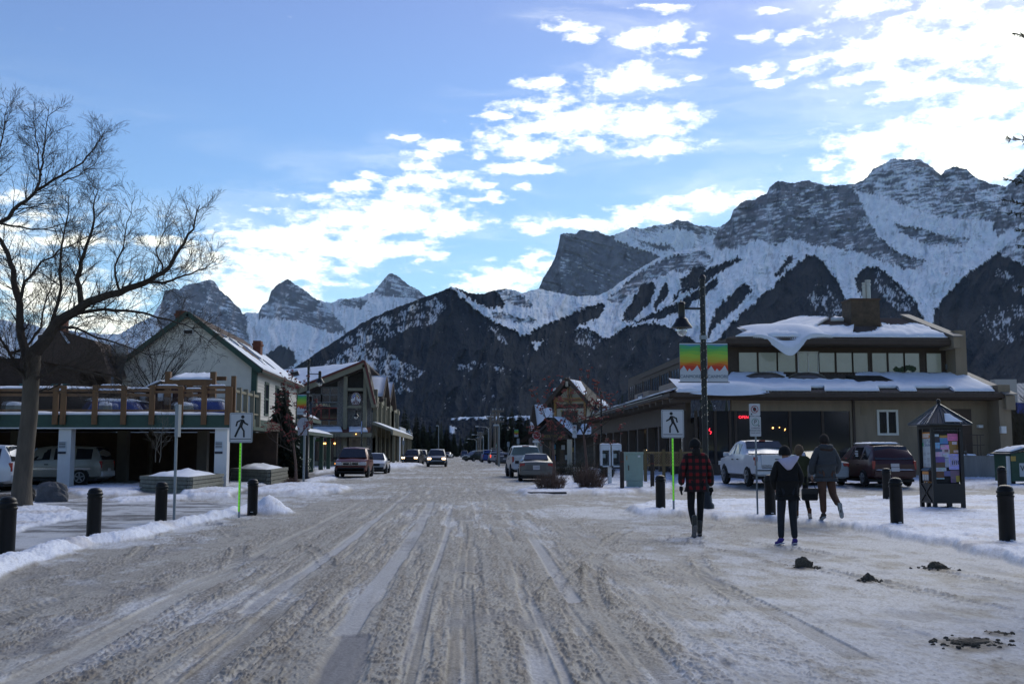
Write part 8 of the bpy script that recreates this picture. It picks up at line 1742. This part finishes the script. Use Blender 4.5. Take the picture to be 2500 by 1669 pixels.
    for s, sx in (('l',-1),('r',1)):
        wr = Vector(D[s+'wr']); el = Vector(D[s+'el']); d = (wr-el).normalized(); side = Vector((0,1,0)); nrm = d.cross(side).normalized(); side = nrm.cross(d).normalized(); g = jacket.get('gl', 1.0)
        nd = {'w': (*(wr*k), .028*k*g, .026*k*g), 'p': (*((wr+d*.05)*k), .034*k*g, .024*k*g), 'q': (*((wr+d*.085)*k), .036*k*g, .02*k*g)}; ed = [('w','p'),('p','q')]
        for i, (off, L_) in enumerate(((.030,.068),(.010,.078),(-.011,.072),(-.030,.056))):
            b_ = wr+d*.09+side*off; m_ = b_+d*L_*.55+nrm*(-sx)*.006; e_ = b_+d*L_*.95+nrm*(-sx)*.022; nd['a%d' % i] = (*(b_*k), .0105*k*g, .0105*k*g); nd['b%d' % i] = (*(m_*k), .0095*k*g, .0095*k*g); nd['c%d' % i] = (*(e_*k), .008*k*g, .008*k*g); ed += [('q','a%d' % i),('a%d' % i,'b%d' % i),('b%d' % i,'c%d' % i)]
        nd['t0'] = (*((wr+d*.035+side*.04)*k), .012*k*g, .012*k*g); nd['t1'] = (*((wr+d*.085+side*.055)*k), .010*k*g, .010*k*g); ed += [('p','t0'),('t0','t1')]
        skin('glove' if gm is not SKIN else 'hand', t, gm, nd, ed, 'p', 1)
    # face
    hd = Vector(D['hd']); M = world_mat(t); 
    MB().ball(M@((hd+Vector((0,.098,-.005)))*k), .017*k, 8, (.7,1,1.2)).build('nose', SKIN, t, smooth=True)
    for sx in (-1, 1): MB().ball(M@((hd+Vector((sx*.03,.083,.02)))*k), .011*k, 8).build('eye', WHITEP, t, smooth=True); MB().ball(M@((hd+Vector((sx*.081,.0,-.01)))*k), .024*k, 8, (.35,.8,1.2)).build('ear', SKIN, t, smooth=True)
    MB().box(*sorted(((M@((hd+Vector((-.022,.088,-.045)))*k)).x, (M@((hd+Vector((.022,.088,-.045)))*k)).x)), (M@((hd+Vector((0,.080,-.045)))*k)).y, (M@((hd+Vector((0,.090,-.045)))*k)).y, (M@((hd+Vector((0,0,-.049)))*k)).z, (M@((hd+Vector((0,0,-.043)))*k)).z).build('mouth', mat('lip', (.2,.07,.06), .5), t)
    return t, k, D
def headgear(t, k, D, nm, mt, kind, sc=1.0):
    hd = Vector(D['hd']); M = world_mat(t); m = MB(); n, mm = 24, 12; rg = random.Random(3)
    for i in range(mm+1):
        ph = math.pi*i/mm
        for j in range(n):
            a = 2*math.pi*j/n; v = Vector((math.sin(ph)*math.cos(a)*.096, math.sin(ph)*math.sin(a)*.108, math.cos(ph)*.128))*sc
            face = math.sin(a) > .35
            if kind == 'beanie': v.z = max(v.z, -.035 if not face else .035)
            elif kind == 'short': v.z = max(v.z, -.06 if not face else .055); v *= 1+.03*rg.uniform(-1,1)
            elif kind == 'long': 
                v.z = max(v.z, -.20 if not face else .05); v *= 1+.05*rg.uniform(-1,1)
                if not face and v.z < -.04: v.x *= .85
            m.v.append(M@((hd+Vector((0,-.0,.02))+v)*k))
    for i in range(mm):
        for j in range(n): m.f.append((i*n+j, (i+1)*n+j, (i+1)*n+(j+1) % n, i*n+(j+1) % n))
    return m.build(nm, mt, t, smooth=True)
BLK = mat('black_cloth', (.006,.006,.006), .95, .3, 8, .3, 60); DEN = mat('dark_denim', (.016,.019,.024), .95, .25, 8, .3, 50)
# plaid walker
Yp = 19.4; x = X_(1698, Yp)
t, k, D = person('person in red and black plaid jacket, black beanie, leggings and mittens, leftmost walker', (x, Yp, gz(x, Yp)), 0, 1.80,
  dict(lel=(-.265,-.03,1.14), rel=(.27,.03,1.13), lwr=(-.275,-.02,.90), rwr=(.285,.06,.88), lkn=(-.105,-.02,.50), rkn=(.075,.03,.50), lan=(-.095,-.24,.19), ran=(.055,.03,.09), ltoe=(-.105,-.16,.04), rtoe=(.085,.17,.05), nck=(.0,.02,1.49)),
  dict(mat=plaid_mat(), hem=.86, w=1.05, arm=.072, glove=BLK, gl=1.35), dict(mat=BLK, w=.92), dict(mat=mat('rubber_boot', (.035,.035,.028), .5, .2, 8), h=.22, sole=mat('boot_sole', (.16,.15,.14), .8, .4, 40), ldn=(0,-.85,-.5)))
headgear(t, k, D, 'beanie', BLK, 'beanie', 1.12); M = world_mat(t); hm = mat('dark_hair', (.012,.009,.007), .9, .3, 20)
# hair falling over the collar
skin('hair', t, hm, {'a': (0,-.04*k,1.60*k,.085*k,.07*k), 'b': (0,-.06*k,1.50*k,.085*k,.05*k), 'c': (0,-.075*k,1.42*k,.06*k,.035*k)}, [('a','b'),('b','c')], 'a')
# white hood walker
Yp = 17.5; x = X_(1919, Yp)
t, k, D = person('person in black jacket with white hood down, dark jeans and purple shoes', (x, Yp, gz(x, Yp)), R(-6), 1.64,
  dict(lel=(-.255,-.02,1.16), rel=(.255,-.01,1.16), lwr=(-.17,.14,.97), rwr=(.17,.14,.97), lkn=(-.115,.03,.50), rkn=(.095,.02,.50), lan=(-.14,-.06,.082), ran=(.115,.0,.075), ltoe=(-.22,.08,.045), rtoe=(.12,.17,.04), hd=(-.02,.03,1.60), crn=(-.02,.03,1.68)),
  dict(mat=BLK, hem=.88, w=1.12, arm=.072), dict(mat=DEN, w=1.02), dict(mat=mat('purple_canvas', (.045,.025,.19), .8, .15, 10), h=.05, sole=mat('white_rubber', (.5,.5,.55), .6)))
headgear(t, k, D, 'beanie', BLK, 'beanie', 1.15)
M = world_mat(t); m = MB(); N = 20
for i in range(9):
    for j in range(N+1):
        a = math.pi*(1+j/N); v = i/8; rx = .165-.02*v; m.v.append(M@(Vector((.03+math.cos(a)*rx*(1-.55*v**2), -.02+math.sin(a)*(.10+.04*math.sin(math.pi*v))*(1-.3*v), 1.545-.20*v*(.45+.55*abs(math.sin(a)))+.03*math.cos(a)))*k))
for i in range(8):
    for j in range(N): q = i*(N+1)+j; m.f.append((q,q+N+1,q+N+2,q+1))
h = m.build('white_hood', mat('white_fleece', (.50,.47,.62), .95, .06, 10, .4, 40), t, smooth=True); sm = h.modifiers.new('thick', 'SOLIDIFY'); sm.thickness = .03; sm.offset = 1
# olive walker
Yp = 22.4; x = X_(1953, Yp)
t, k, D = person('person with light brown hair in olive coat, black leggings and tan boots', (x, Yp, .12), R(-8), 1.57,
  dict(lel=(-.25,.0,1.14), rel=(.32,.06,1.22), lwr=(-.24,.06,.92), rwr=(.50,.08,1.08), lkn=(-.10,.05,.48), rkn=(.12,.0,.50), lan=(-.11,.06,.09), ran=(.16,-.12,.15), ltoe=(-.12,.20,.04), rtoe=(.20,.0,.07), hd=(-.02,.03,1.60)),
  dict(mat=mat('olive_cloth', (.045,.052,.022), .95, .15, 6, .3, 40), hem=.80, w=1.0, arm=.066), dict(mat=BLK, w=.85), dict(mat=mat('tan_suede', (.10,.04,.018), .9, .2, 10), h=.12, sole=mat('pale_sole', (.4,.36,.3), .7)))
headgear(t, k, D, 'hair', mat('light_brown_hair', (.11,.07,.038), .85, .3, 25, .6, 60), 'long', 1.14)
# grey jacket walker
Yp = 22.0; x = X_(2014, Yp)
GJ = mat('grey_puffer', (.042,.047,.052), .8, .15, 5, .6, 22, stretch=(1,1,5)); BRT = mat('brown_corduroy', (.085,.042,.026), .95, .15, 6)
t, k, D = person('tall person in grey puffer jacket and brown trousers, one sole lifted, carrying a black bag', (x, Yp, .12), R(4), 1.80,
  dict(lel=(-.27,.02,1.13), rel=(.285,.0,1.14), lwr=(-.25,.10,.90), rwr=(.255,.12,.93), lkn=(-.07,.02,.50), rkn=(.15,.02,.52), lan=(-.06,.02,.10), ran=(.13,-.30,.30), ltoe=(-.07,.17,.04), rtoe=(.17,-.27,.10)),
  dict(mat=GJ, hem=.88, w=1.18, arm=.085), dict(mat=BRT, w=1.12), dict(mat=mat('dark_shoe', (.03,.022,.018), .7), h=.05, sole=mat('grey_sole', (.24,.26,.26), .8, .5, 45), rdn=(0,-1,.1)))
headgear(t, k, D, 'hair', mat('short_dark_hair', (.018,.012,.008), .9, .3, 25), 'short', 1.06)
skin('hood', t, GJ, {'a': (-.14*k,-.05*k,1.50*k,.05*k,.05*k), 'b': (-.07*k,-.12*k,1.49*k,.07*k,.055*k), 'c': (.07*k,-.12*k,1.49*k,.07*k,.055*k), 'd': (.13*k,-.05*k,1.50*k,.05*k,.05*k)}, [('a','b'),('b','c'),('c','d')], 'b')
skin('shoulder_yoke', t, mat('brown_yoke', (.045,.026,.02), .9), {'a': (-.17*k,.0*k,1.425*k,.088*k,.092*k), 'b': (0,-.005*k,1.43*k,.115*k,.105*k), 'c': (.17*k,.0*k,1.425*k,.088*k,.092*k)}, [('a','b'),('b','c')], 'b')
M = world_mat(t); hand = M@(Vector((-.25,.11,.80))*k); ln = MB().beam(M@(Vector((-.10,.10,1.2))*k), hand, .01, .01)
b = thing('shoulder_bag', 'black rectangular bag hanging between the olive coat and the brown trousers', 'bag', (hand.x-.07, hand.y-.02, hand.z-.38))
bx0, bz0 = hand.x-.24, hand.z-.42; MB().box(bx0, bx0+.33, hand.y-.12, hand.y+.03, bz0, bz0+.25).build('bag_body', BLK, b, bevel=.035)
MB().box(bx0-.004, bx0+.334, hand.y-.126, hand.y-.02, bz0+.13, bz0+.255).build('flap', mat('bag_flap', (.014,.014,.013), .7), b, bevel=.02)
MB().tube([(bx0+.02,hand.y-.05,bz0+.2),(bx0+.12,hand.y-.03,hand.z-.06),(hand.x,hand.y,hand.z),(bx0+.27,hand.y-.03,hand.z-.1),(bx0+.31,hand.y-.05,bz0+.2)], .009, 6).build('strap', BLK, b)
# ------------------------------------------------------------------ air between here and the mountains
hz_m = bpy.data.materials.new('haze'); hz_m.use_nodes = True; _nt = hz_m.node_tree; _nt.nodes.clear()
_pv = _nt.nodes.new('ShaderNodeVolumePrincipled'); _pv.inputs['Color'].default_value = (.60,.78,1.0,1); _pv.inputs['Density'].default_value = 1.2e-5; _pv.inputs['Anisotropy'].default_value = 0.0
_o = _nt.nodes.new('ShaderNodeOutputMaterial'); _nt.links.new(_pv.outputs[0], _o.inputs['Volume'])
hz = MB().box(-26000, 26000, -9000, 21000, -14, 3200).build('haze', hz_m, None); tag(hz, 'thin blue air haze between the town and the far mountains', kind='stuff')
# ------------------------------------------------------------------ lettering becomes plain mesh
for o in [o for o in SC.objects if o.type == 'FONT']:
    me = bpy.data.meshes.new_from_object(o); n = o.name; o.name = 'old_text'
    q = bpy.data.objects.new('lettering', me); COL.objects.link(q); q.parent = o.parent; q.location = o.location; q.rotation_euler = o.rotation_euler; q.scale = o.scale
    bpy.data.objects.remove(o)
for o in SC.objects:
    if o.get('label', '').startswith('white crew-cab'): o.scale = (1.03, 1, 1.07)
